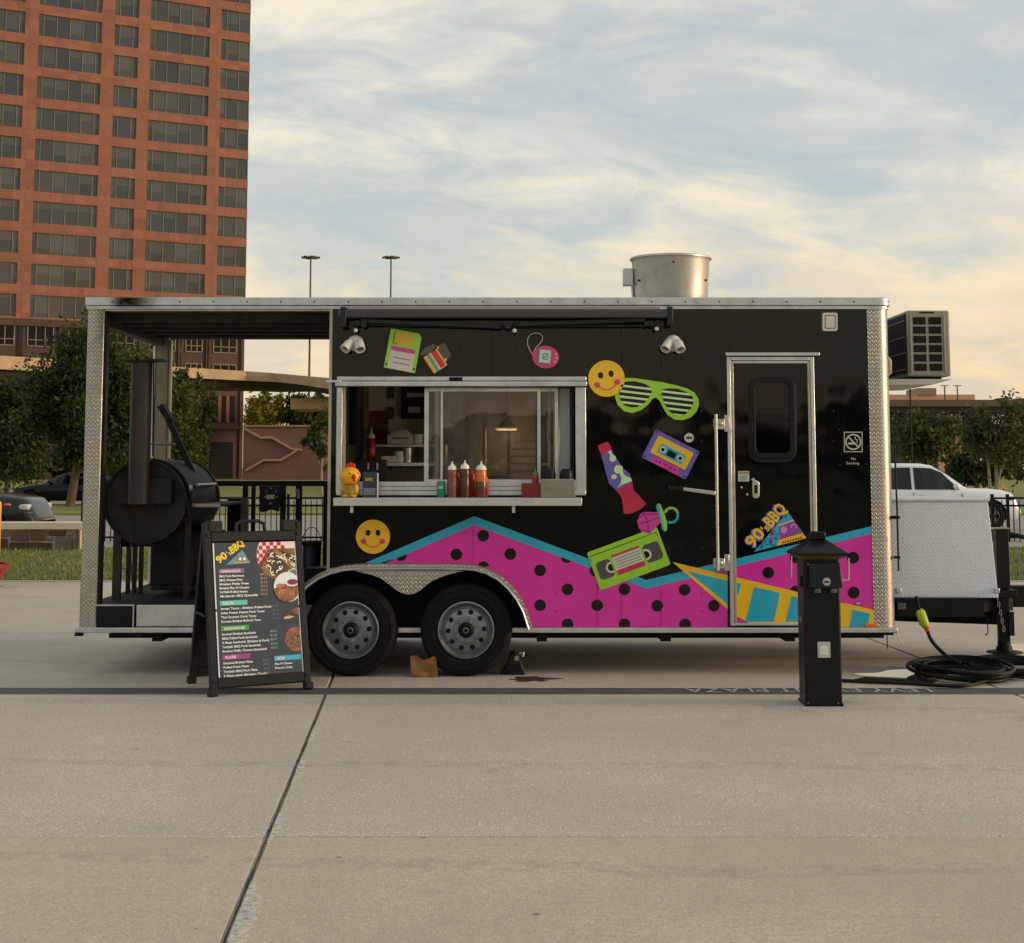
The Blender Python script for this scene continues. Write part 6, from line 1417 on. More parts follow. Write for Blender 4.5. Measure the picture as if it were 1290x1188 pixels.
# steel caddy with two black lidded tubs
x0, x1 = sp(681, -.2), sp(724.5, -.2); zc1 = AZ(604.5, -.24)
t_ = thing('steel_caddy', 'brushed steel box caddy at the right end of the shelf', 'caddy', ((x0 + x1) / 2, -.17, ZS2))
bx('caddy_box', alu('dull_steel', (150, 148, 136), .38), t_, x0, x1, -.26, -.08, ZS2, zc1, .004); bx('caddy_rim', M_STEEL, t_, x0 + .01, x1 - .01, -.255, -.085, zc1 + .001, zc1 + .006)
for a, b, lab in ((685, 700, 'left black napkin clip on the steel caddy'), (705, 722, 'right black napkin clip on the steel caddy')):
    cx_ = (sp(a) + sp(b)) / 2; r_ = (sp(b) - sp(a)) / 2
    o = MB().lathe([(0, 0), (r_ * .98, 0), (r_, .02), (r_ * .9, .065), (r_ * .7, .08), (0, .082)], (cx_, -.17, zc1 + .0065), 'z', 18).build('black_tub', M_RUB, None, smooth=40)
    tag(o, lab.replace('napkin clip', 'lidded tub'), 'tub', 'black tubs on the caddy')
# little table sign
x0, x1 = sp(457, -.2), sp(475, -.2); zt2 = AZ(594.5, -.2)
t_ = thing('counter_card', 'dark blue counter card in clear stand beside chick figurine', 'sign', ((x0 + x1) / 2, -.2, ZS2))
bx('card', pbr('card_navy', (46, 54, 70), .35), t_, x0, x1, -.21, -.204, ZS2, zt2, .002); bx('card_art', pbr('card_art_yellow', (150, 140, 60), .5), t_, x0 + .02, x0 + .08, -.2125, -.2105, ZS2 + .13, ZS2 + .155); bx('card_print', pbr('card_print_grey', (116, 122, 134), .5), t_, x0 + .008, x1 - .012, -.2125, -.2105, ZS2 + .02, ZS2 + .075)
bx('stand_edge', M_WHT, t_, x1 + .001, x1 + .006, -.22, -.15, ZS2, zt2 - .01); bx('stand_foot', M_WHT, t_, x0, x1, -.2035, -.13, ZS2, ZS2 + .006)
# chick figurine
x = sp(440.5, -.17); t_ = thing('chick_figurine', 'yellow chick figurine with red comb at the left of the shelf', 'figurine', (x, -.17, ZS2))
M_CY = pbr('toy_yellow', (226, 158, 20), .35, k=1.15); M_CR = pbr('toy_red', (190, 30, 24), .35, k=1.15); M_GOLD = pbr('toy_gold', (206, 140, 30), .3, k=1.1); M_OLV = pbr('toy_olive', (150, 128, 26), .45, var=.35, vscale=30)
hh = .305
MB().lathe([(0, 0), (.066, 0), (.072, .015), (.074, .05), (.066, .085), (.05, .10), (.0, .10)], (x, -.17, ZS2), 'z', 24).build('body', M_OLV, t_, smooth=50)
hd_ = MB().ball((x + .002, -.17, ZS2 + .168), .084, .075, .075, 24, 16).build('head', M_CY, t_, smooth=60)
for dx_ in (-.018, .004, .026): MB().ball((x + dx_ + .004, -.17, ZS2 + .248 + (.008 if dx_ == .004 else 0)), .015, .014, .024, 10, 8).build('comb', M_CR, hd_, smooth=60)
MB().lathe([(.02, 0), (.012, .02), (0, .035)], (0, 0, 0), 'z', 12).xf(Matrix.Translation((x + .038, -.238, ZS2 + .165)) @ Matrix.Rotation(rad(95), 4, 'X')).build('beak', M_CR, hd_, smooth=40)
MB().ball((x + .042, -.232, ZS2 + .137), .011, .008, .014, 8, 6).build('wattle', M_CR, hd_, smooth=60)
for dx_ in (.006, .064): MB().ball((x + dx_, -.240 + (dx_ > .03) * .028, ZS2 + .188), .008, .005, .009, 10, 6).build('eye', M_RUB, hd_, smooth=60)
wg = MB().ball((x + .052, -.222, ZS2 + .065), .022, .016, .045, 12, 8).build('wing', M_GOLD, t_, smooth=60); MB().ball((x - .058, -.2, ZS2 + .06), .018, .02, .04, 12, 8).build('wing', M_GOLD, t_, smooth=60)
for dx_ in (-.03, .03): MB().ball((x + dx_, -.225, ZS2 + .012), .026, .03, .012, 10, 6).build('foot', M_GOLD, t_, smooth=60)
# things inside the kitchen
yb2 = 1.6; x, z = at(467.5, 583, yb2); t_ = thing('squeeze_bottle', 'dark red squeeze bottle on the counter inside the kitchen', 'bottle', (x, yb2, z))
MB().lathe([(0, 0), (.04, 0), (.042, .01), (.042, .2), (.035, .22), (0, .222)], (x, yb2, z), 'z', 18).build('bottle', M_KET, t_, smooth=40); MB().lathe([(.036, .222), (.03, .25), (.008, .275), (.005, .32), (0, .32)], (x, yb2, z), 'z', 16).build('nozzle_cap', M_TIP, t_, smooth=40)
t_ = thing('carton', 'white printed carton on the kitchen wall shelf', 'box', (AX(504, 550, 1.8), 1.95, AZ(560, 1.75)))
bx('box', pbr('carton_white', (190, 180, 164), .7), t_, AX(488, 550, 1.8), AX(520, 550, 1.8), 1.8, 2.1, AZ(559.6, 1.75) + .003, AZ(548, 1.8), .003); bx('print', pbr('carton_print', (120, 112, 100), .7), t_, AX(494, 550, 1.8), AX(515, 550, 1.8), 1.797, 1.7995, AZ(553.5, 1.8), AZ(550.5, 1.8)); MB().prism([(AX(491, 550, 1.8), 1.82, AZ(547.8, 1.8)), (AX(519, 550, 1.8), 1.82, AZ(547.8, 1.8)), (AX(519, 550, 1.8), 2.08, AZ(547.8, 1.8)), (AX(491, 550, 1.8), 2.08, AZ(547.8, 1.8))], [(AX(494, 550, 1.8), 1.84, AZ(544, 1.8)), (AX(512, 550, 1.8), 1.84, AZ(541, 1.8)), (AX(512, 550, 1.8), 2.05, AZ(541, 1.8)), (AX(494, 550, 1.8), 2.05, AZ(544, 1.8))]).build('flap', MATS['carton_white'], t_)
o = bx('receipt_printer', M_WHT, None, AX(480, 578, 1.5), AX(498, 578, 1.5), 1.5, 1.7, AZ(583, 1.45) + .004, AZ(574.5, 1.5), .006); tag(o, 'small white boxed device on the kitchen counter', 'device')
t_ = thing('drink_machine', 'dark appliance on the counter behind the chick figurine', 'appliance', (AX(450, 590, .5), .6, AZ(612, .35)))
bx('case', M_RUB, t_, AX(446, 590, .42), AX(486, 590, .42), .42, .58, AZ(613, .10) + .004, AZ(579, .42), .01); bx('tap', M_BARE, t_, AX(463, 590, .40), AX(465, 590, .40), .40, .419, AZ(592, .4), AZ(583, .4)); bx('tap', M_BARE, t_, AX(474, 590, .40), AX(476.5, 590, .40), .40, .419, AZ(592, .4), AZ(583, .4))
t_ = thing('prep_pan', 'wide steel pan on the counter behind the right pane', 'pan', (AX(640, 600, .3), .35, AZ(612, .35)))
MB().lathe([(0, 0), (.15, 0), (.17, .05), (.16, .05), (.14, .01), (0, .01)], (AX(640, 600, .3), .35, AZ(613, .10) + .004), 'z', 28).build('pan', pbr('wood_tone_pan', (140, 92, 56), .5), t_, smooth=40)
for i, (dx_, dy_) in enumerate(((-.06, 0), (.03, .03), (.07, -.04))): MB().lathe([(.045, 0), (.05, .05), (.045, .05), (.04, .01), (0, .01)], (AX(640, 600, .3) + dx_, .35 + dy_, AZ(613, .10) + .017), 'z', 16).build('sauce_cup', M_WHT, t_, smooth=40)

# more kitchen clutter
for px, h_, lab, c_ in ((527, 12, 'stack of white foam cups on the kitchen wall shelf', M_WHT), (545, 9, 'stack of brown paper cups seen through the left pane', pbr('kraft_paper', (150, 116, 78), .8))):
    x, z = at(px, 560, 1.9); o = MB().lathe([(0, 0), (.04, 0), (.05, h_ / 131.), (.046, h_ / 131.), (0, .02)], (x, 1.9, AZ(559.6, 1.75) + .003), 'z', 18).build('cup_stack', c_, None, smooth=40); tag(o, lab, 'cups')
for px, w_, q0, q1, lab in ((548, 9, 498, 512, 'upper paper note taped to the kitchen wall'), (571, 8, 505, 517, 'lower right paper note taped to the kitchen wall'), (455, 8, 522, 538, 'pale notice near the left end of the kitchen wall')):
    tag(bx('paper_note', M_WHT, None, AX(px, 500, YI - .004), AX(px + w_, 500, YI - .004), YI - .004, YI - .001, AZ(q1, YI), AZ(q0, YI)), lab, 'note')
for i, (px, c_) in enumerate(((503, M_WHT), (513, M_STEEL), (560, M_STEEL))):
    x, z = at(px, 583, 1.6); o = MB().lathe([(0, 0), (.05, 0), (.055, .1 + .03 * i), (.05, .1 + .03 * i), (.045, .01), (0, .01)], (x, 1.6, AZ(583, 1.45) + .004), 'z', 18).build('food_tub', c_, None, smooth=40); tag(o, ('white tub on the kitchen counter', 'short steel pot beside the white kitchen tub', 'steel pot on the counter behind the sash')[i], 'tub')
rl = thing('utensil_rail', 'steel rail of hanging ladles behind the right pane', 'rail', (AX(612, 500, 1.9), 1.9, AZ(503, 1.9)))
MB().tube([(AX(560, 500, 1.9), 1.9, AZ(500, 1.9)), (AX(600, 500, 1.9), 1.9, AZ(500, 1.9))], .008, 6).build('rail', M_STEEL, rl)
for px, l_ in ((565, 18), (573, 22), (581, 16), (590, 20)):
    x, z = at(px, 500, 1.89); MB().tube([(x, 1.88, z), (x, 1.88, z - l_ / 131.)], .005, 6).ball((x, 1.87, z - l_ / 131. - .02), .03, .02, .025, 10, 6).build('ladle', M_STEEL, rl, smooth=50)

# ------------------------------------------------------------------ chocks under the wheels
x, y = gr(534.5, 852); t_ = tag(bx('wood_block', pbr('split_timber', (134, 92, 52), .8, var=.35, vscale=14, bump=.7, bscale=25, dirt=((70, 44, 24), .6, 12)), None, x - .105, x + .105, y - .06, y + .075, 0.002, .165, .006), 'rough brown timber block between the two trailer wheels', 'block')
me = t_.data; bm = bmesh.new(); bm.from_mesh(me); bmesh.ops.subdivide_edges(bm, edges=bm.edges[:], cuts=4, use_grid_fill=True)
for v in bm.verts:
    if v.co.z > .01:
        v.co += Vector((noise.noise(v.co * 9), noise.noise(v.co * 9 + Vector((5, 0, 0))), noise.noise(v.co * 11 + Vector((0, 7, 0))))) * .018
        v.co.z -= max(0, 1 - ((v.co.x - x) / .05) ** 2) * .04 * (v.co.z / .15)
bm.to_mesh(me); bm.free()
x, y = gr(646, 850); t_ = thing('wheel_chock', 'black rubber wheel chock right of the front trailer wheel', 'chock', (x, y, 0))
ck = [(x - .10, .002), (x + .10, .002), (x + .065, .10), (x + .02, .17), (x - .02, .165), (x - .05, .08)]
MB().plate(ck, y - .02, y + .18).build('chock', M_RUB, t_, .008); MB().tube([(x + .03, y - .03, .13), (x + .03, y + .0, .13)], .02, 10).build('handle_eye', M_BARE, t_)
MB().tube([(x + .05, y + .05, .16), (x + .09, y + .02, .17), (x + .08, y + .02, .14)], .008, 6).build('rope', M_WHT, t_)
bx('side_rib', M_FRAME, t_, x - .05, x - .035, y - .028, y - .0205, .01, .06)

# ------------------------------------------------------------------ sandwich board
B0, B1, Ln, HZ = Vector((-2.17, -1.25)), Vector((-1.50, -.83)), Vector((-.15, .36)), 1.235
U = (B1 - B0); Wd = U.length; U = U / Wd
M_PLB = pbr('board_plastic', (30, 30, 31), .5, bump=.25, bscale=120)
sb = thing('menu_board', 'black plastic sandwich board with barbecue menu before the trailer', 'sign', ((B0.x + B1.x) / 2 + Ln.x / 1, (B0.y + B1.y) / 2 + .36, 0))
def face(off, lean):
    ex_ = Vector((U.x, U.y, 0)); up = Vector((lean.x, lean.y, HZ)); H_ = up.length; ez = up.normalized(); ey = ez.cross(ex_).normalized(); ez2 = ex_.cross(ey).normalized()
    o_ = Vector((off.x, off.y, 0)); sh = (up - ez2 * up.dot(ez2)).dot(ex_) / up.dot(ez2)
    M_ = Matrix(((ex_.x, ey.x, ez2.x + ex_.x * sh, o_.x), (ex_.y, ey.y, ez2.y + ex_.y * sh, o_.y), (ex_.z, ey.z, ez2.z + ex_.z * sh, o_.z), (0, 0, 0, 1)))
    return M_, up.dot(ez2)
MF, HF = face(B0, Ln); MBk, HBk = face(B0 + Ln * 2, -Ln)
def panel(M_, H_, nm, flip):
    s = MB(); y0, y1 = (-.022, .02) if not flip else (-.02, .022)
    fr_h = .085; s.box(0, .055, y0, y1, 0, H_ - .01); s.box(Wd - .055, Wd, y0, y1, 0, H_ - .01)
    s.box(.0555, Wd - .0555, y0, y1, .055, .13); s.box(.0555, Wd - .0555, y0, y1, H_ - .16, H_ - .085)
    s.box(.0555, Wd - .0555, y0 + .012, y1 - .004, .1305, H_ - .1605)
    s.box(.02, .15, y0, y1, H_ - .0845, H_); s.box(Wd - .15, Wd - .02, y0, y1, H_ - .0845, H_)
    return s.xf(M_).build(nm, M_PLB, sb, .006)
fp = panel(MF, HF, 'front_panel', False); bpn = panel(MBk, HBk, 'back_panel', True)
hdl = MB().tube([(Wd * .33, 0, HF - .085), (Wd * .34, 0, HF - .02), (Wd * .40, 0, HF + .0), (Wd * .56, 0, HF + .0), (Wd * .62, 0, HF - .02), (Wd * .63, 0, HF - .085)], .014, 8).xf(MF).build('carry_handle', M_PLB, fp, smooth=60)
for a in (.03, Wd - .03):
    MB().lathe([(0, -.03), (.012, -.03), (.014, -.022)], (a, 0, HF - .11), 'y', 10).xf(MF).build('bolt', M_PLB, fp); MB().lathe([(0, -.03), (.012, -.03), (.014, -.022)], (a, 0, .1), 'y', 10).xf(MF).build('bolt', M_PLB, fp)
for a in (-.012, Wd - .05): MB().box(a, a + .062, -.03, .035, 0.0, .05).xf(MF).build('foot', M_PLB, fp, .006); MB().box(a, a + .062, -.035, .03, 0.0, .05).xf(MBk).build('foot', M_PLB, bpn, .006)
bar0 = MF @ Vector((-.004, .02, HF * .45)); bar1 = MBk @ Vector((-.004, -.02, HF * .45)); MB().tube([bar0, (bar0 + bar1) / 2 + Vector((0, 0, .01)), bar1], .01, 6).build('stay_bar', M_PLB, sb)
# poster
pu0, pu1, pv0, pv1 = .066, Wd - .052, .115, HF - .168
PWd, PHt = pu1 - pu0, pv1 - pv0
def pm(u, w, lv): return MF @ Vector((pu0 + u * PWd, -.0135 - lv * .0010, pv1 - w * PHt))
def poster(name, pts, mat, lv, parent):
    s = MB(); f_ = [pm(u, w, lv + .6) for u, w in pts]; b_ = [pm(u, w, lv) for u, w in pts]
    a = sum(pts[i][0] * pts[(i + 1) % len(pts)][1] - pts[(i + 1) % len(pts)][0] * pts[i][1] for i in range(len(pts)))
    if a > 0: f_ = f_[::-1]; b_ = b_[::-1]
    return s.prism(b_, f_).build(name, mat, parent)
K2 = 1.25
def im(n, c): return pbr('print_' + n, c, .22, k=K2, var=.04, vscale=9, coat=.3)
def food(n, c1, c2, sc):
    if 'food_' + n in MATS: return MATS['food_' + n]
    m = bpy.data.materials.new('food_' + n); m.use_nodes = True; t = m.node_tree; t.nodes.clear(); q = NT(t); MATS['food_' + n] = m
    v = q.n('ShaderNodeTexCoord').outputs['Object']
    c = q.mix(q.rng(q.noise(v, sc, 5.0, .65, .4), .38, .64), lin(c1, K2), lin(c2, K2)); b = q.n('ShaderNodeBsdfPrincipled', {'Base Color': c, 'Roughness': .22, 'Coat Weight': .3})
    q.n('ShaderNodeOutputMaterial', {0: b.outputs[0]}); return m
ps = poster('poster', rc(0, 1, 0, 1), im('slate', (52, 56, 60)), 0, fp)
for u in ((0.0, .014), (.986, 1.0)):
    for w in ((0, .49), (.51, 1)): poster('poster_edge', rc(*u, *w), im('white', (214, 216, 218)), .7, ps)
def uv_c(u, w, r, n=30, ry=1.0): k = PWd / PHt; return [(u + r * math.cos(2 * math.pi * i / n), w + r * k * ry * math.sin(2 * math.pi * i / n)) for i in range(n)]
def keep(pts, u0=.02, u1=.985, w0=.003, w1=.997):
    for f in (lambda p: p[0] - u0, lambda p: u1 - p[0], lambda p: p[1] - w0, lambda p: w1 - p[1]): pts = clip(pts, f)
    return pts
# food picture in the top right corner
c1 = uv_c(.80, .105, .285)
pic = poster('food_photo', keep(c1), im('paper', (206, 196, 190)), 1, ps)
for i in range(9):
    for j in range(6):
        if (i + j) % 2 == 0:
            q_ = keep(clip(clip(uv_c(.80, .105, .283), lambda p: p[0] - (.50 + i * .045)), lambda p: (.545 + i * .045) - p[0]))
            q_ = clip(clip(q_, lambda p: p[1] - (.0 + j * .03)), lambda p: (.03 + j * .03) - p[1]) if len(q_) > 2 else []
            if len(q_) > 2 and i * .045 + j * .02 < .34: poster('gingham_check', q_, im('gingham', (176, 34, 54)), 2, pic)
poster('bread', keep(clip(clip(c1, lambda p: p[1] - .055), lambda p: p[0] + p[1] * 1.1 - .72)), food('toast', (150, 106, 62), (92, 58, 34), 60), 2, pic)
poster('meat', keep([(.62, .17), (.70, .10), (.82, .075), (.96, .10), (1, .20), (.93, .26), (.78, .27), (.68, .24)]), food('meat', (44, 38, 30), (92, 66, 42), 45), 3, pic)
poster('taco_shell', keep([(.74, .085), (.79, .075), (1.0, .20), (.96, .235)]), food('shell', (176, 132, 74), (110, 72, 40), 50), 4, pic)
poster('lettuce', keep([(.85, .235), (1.0, .185), (1.0, .25), (.88, .262)]), food('lettuce', (88, 110, 48), (130, 148, 80), 40), 4, pic)
r = random.Random(8)
for i in range(26):
    u_, w_ = r.uniform(.62, .97), r.uniform(.10, .25); a0 = r.uniform(0, 360)
    pts = stroke([(u_ + .022 * math.cos(rad(a0 + t)), w_ + .013 * math.sin(rad(a0 + t))) for t in range(0, 200, 25)], .009)
    q_ = keep(pts)
    if len(q_) > 3: poster('sauce_drizzle', q_, im('drizzle', (222, 222, 206)), 5 + i * .07, pic)
# bowl picture
c2 = keep(uv_c(.865, .352, .17)); pic2 = poster('food_photo', c2, im('bowl_white', (206, 210, 222)), 7.6, ps)
poster('potato', keep(clip(uv_c(.85, .362, .155), lambda p: p[1] - .335 + (p[0] - .8) * .25)), food('potato', (146, 96, 56), (90, 54, 30), 40), 8.4, pic2)
for u_, w_, rr_ in ((.80, .385, .06), (.90, .40, .05), (.78, .34, .05)): poster('potato', keep(uv_c(u_, w_, rr_, 18, .5)), food('roast', (176, 120, 66), (128, 78, 40), 50), 9.1 + u_ * .3, pic2)
poster('sauce_cup', keep(uv_c(.92, .318, .085, 22, .55)), im('bowl_white', (206, 210, 222)), 10, pic2); poster('sauce', keep(uv_c(.925, .316, .065, 22, .5)), im('bbq_sauce', (120, 42, 40)), 10.8, pic2)
pic3 = poster('food_photo', keep([(.78, .53), (1, .49), (1, .63), (.77, .62)]), food('dark_table', (58, 46, 42), (40, 38, 40), 30), 1, ps)
poster('bread', keep([(.80, .575), (.86, .565), (.93, .575), (.86, .59), (.80, .59)]), im('pale_bread', (190, 160, 146)), 2, pic3); poster('bread', keep([(.88, .525), (.98, .505), (1, .56), (.96, .56)]), food('crust', (128, 92, 80), (90, 64, 56), 50), 2, pic3)
pic4 = poster('food_photo', keep(uv_c(.93, .742, .135)), food('bun', (156, 98, 66), (116, 64, 42), 35), 1.6, ps)
poster('pulled_pork', keep(uv_c(.93, .755, .12, 26, .62)), food('pork', (70, 46, 36), (140, 104, 84), 70), 2.4, pic4)
# logo on the poster
plg = poster('logo', [(.345, .056), (.435, .158), (.15, .166)], im('logo_teal', (96, 140, 144)), 1, ps)
poster('logo_bar', [(.25, .148), (.415, .146), (.425, .155), (.24, .160)], im('logo_gold', (180, 132, 50)), 2, plg); poster('logo_panel', [(.29, .098), (.365, .108), (.405, .143), (.27, .143)], im('logo_grey', (120, 112, 128)), 1.8, plg)
for u_ in (.315, .365): poster('logo_mark', uv_c(u_, .125, .018, 14), im('white', (214, 216, 218)), 2.6, plg)
def ptext(s, u, w, h, mat, width=None, lv=2.0, ang=0.0, **kw):
    ctr = pm(u, w, lv + .6); M_ = Matrix.Translation(ctr) @ Matrix(((MF[0][0], MF[0][2], -MF[0][1], 0), (MF[1][0], MF[1][2], -MF[1][1], 0), (MF[2][0], MF[2][2], -MF[2][1], 0), (0, 0, 0, 1))) @ Matrix.Rotation(rad(ang), 4, 'Z')
    return put_text(s, h, M_, mat, ps, width=width * PWd if width else None, **kw)
I_Y = im('text_yellow', (222, 190, 30)); I_W = im('text_white', (214, 214, 214))
for s_, d_, h_, w_, m_ in (('90', 0, .078, .135, I_Y), ("'s", .142, .055, .045, I_W), ('BBQ', .192, .078, .185, I_Y)):
    ptext(s_, .062 + d_ * math.cos(rad(34)), .158 - d_ * math.sin(rad(34)) * PWd / PHt, h_, m_, w_, 3, 34, offset=.003 if m_ is I_Y else 0.0)
LH = .0225
def section(u, w, wd, title, col, lines, w0, step, prices, pu, pcol):
    hb = poster('heading_bar', rc(u, u + wd, w, w + .035), im('head_' + title.lower(), col), 1, ps); ptext(title, u + .03, w + .028, .026, I_W, offset=.0008)
    for i, l in enumerate(lines):
        ptext(l, u + .002, w0 + i * step + .008, LH, I_W, min(.62, .0172 * len(l)), offset=.0007)
    for i, p in enumerate(prices): ptext(p, pu, w0 + i * step + .004, LH * .95, im('price_' + title.lower(), pcol), .075)
section(.055, .195, .30, 'HANDHELDS', (130, 92, 140), ['BBQ Pork Rangoons', 'BBQ Cheese Fries', 'Brisket Philly Fries', 'Brisket Mac N Cheese', 'ULTIMATE BBQ Nachos', '90s Banging BBQ Quesadilla'], .25, .0298, ['$9.5', '$12.5', '$13.5', '$11.5', '$13.5', '$13.5'], .545, (210, 160, 120))
section(.055, .433, .32, 'TACOS', (96, 180, 166), ['Street Tacos - Brisket /Pulled Pork', 'Asian Potato Peanut Pork Tacos', 'Thai Coconut Curry Tacos', 'Korean Brisket Bulgogi Taco'], .491, .0312, ['$13.5', '$13.5', '$14.5', '$14.5'], .665, (128, 110, 130))
section(.055, .618, .32, 'SANDWICHES', (76, 150, 82), ['Smoked Brisket Sandwich', 'BBQ Pulled Pork Sandwich', '3 Meat Sandwich (Brisket & Pork)', 'Teriyaki BBQ Pork Sandwich', 'Brisket Philly Cheese Sandwich'], .677, .0308, ['$15.5', '$14.5', '$17', '$15.5', '$16.5'], .625, (150, 190, 190))
section(.055, .826, .32, 'PLATES', (146, 72, 124), ['Smoked Brisket Plate', 'Pulled Pork Plate', 'Teriyaki BBQ Pork Plate', '3 Meat plate (Brisket / Pork)'], .885, .0305, ['$19.5', '$18.5', '$17.5', '$20'], .52, (110, 150, 110))
section(.655, .858, .32, 'SIDES', (70, 164, 196), ['Mac N Cheese', 'French Fries'], .915, .03, [], .9, (200, 200, 200))

# ------------------------------------------------------------------ power pedestal
Yq = gr(1037, 890)[1]; qx0, qx1 = AX(1013.5, 800, Yq), AX(1060, 800, Yq); QW = qx1 - qx0; QD = .28
M_PED = pbr('pedestal_black', (17, 19, 22), .38, var=.15, vscale=4, bump=.1, bscale=80); M_PEDG = pbr('gold_underside', (104, 84, 24), .4)
pd = thing('power_pedestal', 'black power pedestal with pyramid cap before the trailer door', 'power pedestal', ((qx0 + qx1) / 2, Yq + QD / 2, 0))
zq = lambda py: AZ(py, Yq)
MB().slab([(qx0 + .012, Yq), (qx1 - .012, Yq), (qx1, Yq + .012), (qx1, Yq + QD - .04), (qx1 - .04, Yq + QD), (qx0 + .04, Yq + QD), (qx0, Yq + QD - .04), (qx0, Yq + .012)], .0, zq(703)).build('column', M_PED, pd, .004)
bx('base_plinth', M_PED, pd, qx0 - .004, qx1 + .004, Yq - .004, Yq + QD + .004, 0.001, .02)
hm = .055
MB().prism([(qx0 - hm, Yq - hm, zq(700)), (qx1 + hm, Yq - hm, zq(700)), (qx1 + hm, Yq + QD + hm, zq(700)), (qx0 - hm, Yq + QD + hm, zq(700))], [(qx0 - hm, Yq - hm, zq(697)), (qx1 + hm, Yq - hm, zq(697)), (qx1 + hm, Yq + QD + hm, zq(697)), (qx0 - hm, Yq + QD + hm, zq(697))]).build('cap_rim', M_PED, pd)
MB().prism([(qx0 - hm, Yq - hm, zq(696.9)), (qx1 + hm, Yq - hm, zq(696.9)), (qx1 + hm, Yq + QD + hm, zq(696.9)), (qx0 - hm, Yq + QD + hm, zq(696.9))], [(qx0 + .07, Yq + .09, zq(681)), (qx1 - .07, Yq + .09, zq(681)), (qx1 - .07, Yq + QD - .09, zq(681)), (qx0 + .07, Yq + QD - .09, zq(681))]).build('cap_roof', M_PED, pd, .003)
MB().prism([(qx0 + .004, Yq - .002, zq(704.5)), (qx1 - .004, Yq - .002, zq(704.5)), (qx1 - .004, Yq + QD, zq(704.5)), (qx0 + .004, Yq + QD, zq(704.5))], [(qx0 - hm + .01, Yq - hm + .01, zq(700.2)), (qx1 + hm - .01, Yq - hm + .01, zq(700.2)), (qx1 + hm - .01, Yq + QD + hm - .01, zq(700.2)), (qx0 - hm + .01, Yq + QD + hm - .01, zq(700.2))]).build('cap_soffit', M_PEDG, pd)
bx('light_sensor', M_PED, pd, qx0 + .075, qx1 - .075, Yq + .095, Yq + QD - .095, zq(680.8), zq(670.5), .008)
MB().prism([(qx0 + .03, Yq - .05, zq(740)), (qx1 + .006, Yq - .05, zq(740)), (qx1 + .006, Yq - .003, zq(740)), (qx0 + .03, Yq - .003, zq(740))], [(qx0 + .04, Yq - .02, zq(709)), (qx1 - .004, Yq - .02, zq(709)), (qx1 - .004, Yq - .003, zq(709)), (qx0 + .04, Yq - .003, zq(709))]).build('outlet_cover', pbr('cover_navy', (22, 25, 32), .4), pd, .005)
x, z = at(1041.5, 733, Yq - .05); bdg = MB().lathe([(0, -.006), (.026, -.006), (.028, -.002), (.028, .012)], (x, Yq - .046, z), 'y', 24).build('round_badge', pbr('badge_silver', (170, 170, 168), .35), pd, smooth=40); bx('badge_print', M_RUB, bdg, x - .018, x + .018, Yq - .0545, Yq - .0525, z - .005, z + .005)
for px in (1029, 1049): x, z = at(px, 745, Yq); MB().lathe([(0, 0), (.022, 0), (.026, .02), (.02, .03)], (x, Yq - .026, z - .008), 'z', 14).build('outlet_nose', pbr('nose_grey', (80, 82, 84), .4), pd, smooth=40)
lb = bx('rating_label', pbr('label_pale', (176, 180, 178), .5), pd, AX(1030, 818, Yq), AX(1046, 818, Yq), Yq - .004, Yq - .0005, zq(828.5), zq(808.5)); bx('label_window', M_WHT, lb, AX(1033, 818, Yq), AX(1043, 818, Yq), Yq - .006, Yq - .0042, zq(825), zq(813.5))
for px, py in ((1018, 711), (1057, 711), (1018, 886), (1056, 886)): x, z = at(px, py, Yq); MB().lathe([(0, -.004), (.006, -.004), (.007, 0)], (x, Yq, z), 'y', 8).build('screw', M_BARE, pd)
bx('side_latch', M_BARE, pd, qx0 - .012, qx0 - .0005, Yq + .08, Yq + .12, zq(785), zq(778)); bx('side_hinge', M_PED, pd, qx0 - .015, qx0 - .0005, Yq + .05, Yq + .08, zq(740), zq(726))

# ------------------------------------------------------------------ drawbar, storage box, jack
YT0 = .35
tg_ = MB()
for s_ in (0, 1):
    ya, yb = (YT0 + .05, 1.02) if s_ == 0 else (TW - YT0 - .05, TW - 1.02)
    MB().prism([(XR - .3, ya, AZ(778, ya)), (XR + 1.25, yb, AZ(778, ya)), (XR + 1.25, yb + (.07 if s_ == 0 else -.07), AZ(778, ya)), (XR - .3, ya + (.07 if s_ == 0 else -.07), AZ(778, ya))][::1 if s_ == 0 else -1], [(XR - .3, ya, AZ(756, ya)), (XR + 1.25, yb, AZ(756, ya)), (XR + 1.25, yb + (.07 if s_ == 0 else -.07), AZ(756, ya)), (XR - .3, ya + (.07 if s_ == 0 else -.07), AZ(756, ya))][::1 if s_ == 0 else -1]).build('drawbar', M_FRAME, tr, .004)
zd0, zd1 = AZ(778, .4), AZ(756, .4)
bx('coupler', M_FRAME, tr, XR + .95, XR + 1.75, 1.14, 1.30, zd0 + .02, zd1 + .06, .008)
bx('drawbar_plate', M_FRAME, tr, AX(1130, 760, .33), AX(1240, 760, .33), .34, .40, zd0 + .01, zd1 + .02)
Ybx = .42
bxp = [at(1129, 753, Ybx), at(1258, 753, Ybx), at(1244.5, 631, Ybx), at(1129, 631, Ybx)]
sbx = MB().plate([(XR + .02, bxp[0][1]), bxp[1], bxp[2], (XR + .02, bxp[3][1])], Ybx, TW - .42).build('storage_box', M_DIAB, tr, .006)
MB().plate([(XR + .015, bxp[3][1] - .004), (bxp[2][0] + .012, bxp[2][1] - .004), (bxp[2][0] + .012, bxp[2][1] + .014), (XR + .015, bxp[3][1] + .014)], Ybx - .012, TW - .41).build('box_lid', M_ALU, sbx, .003)
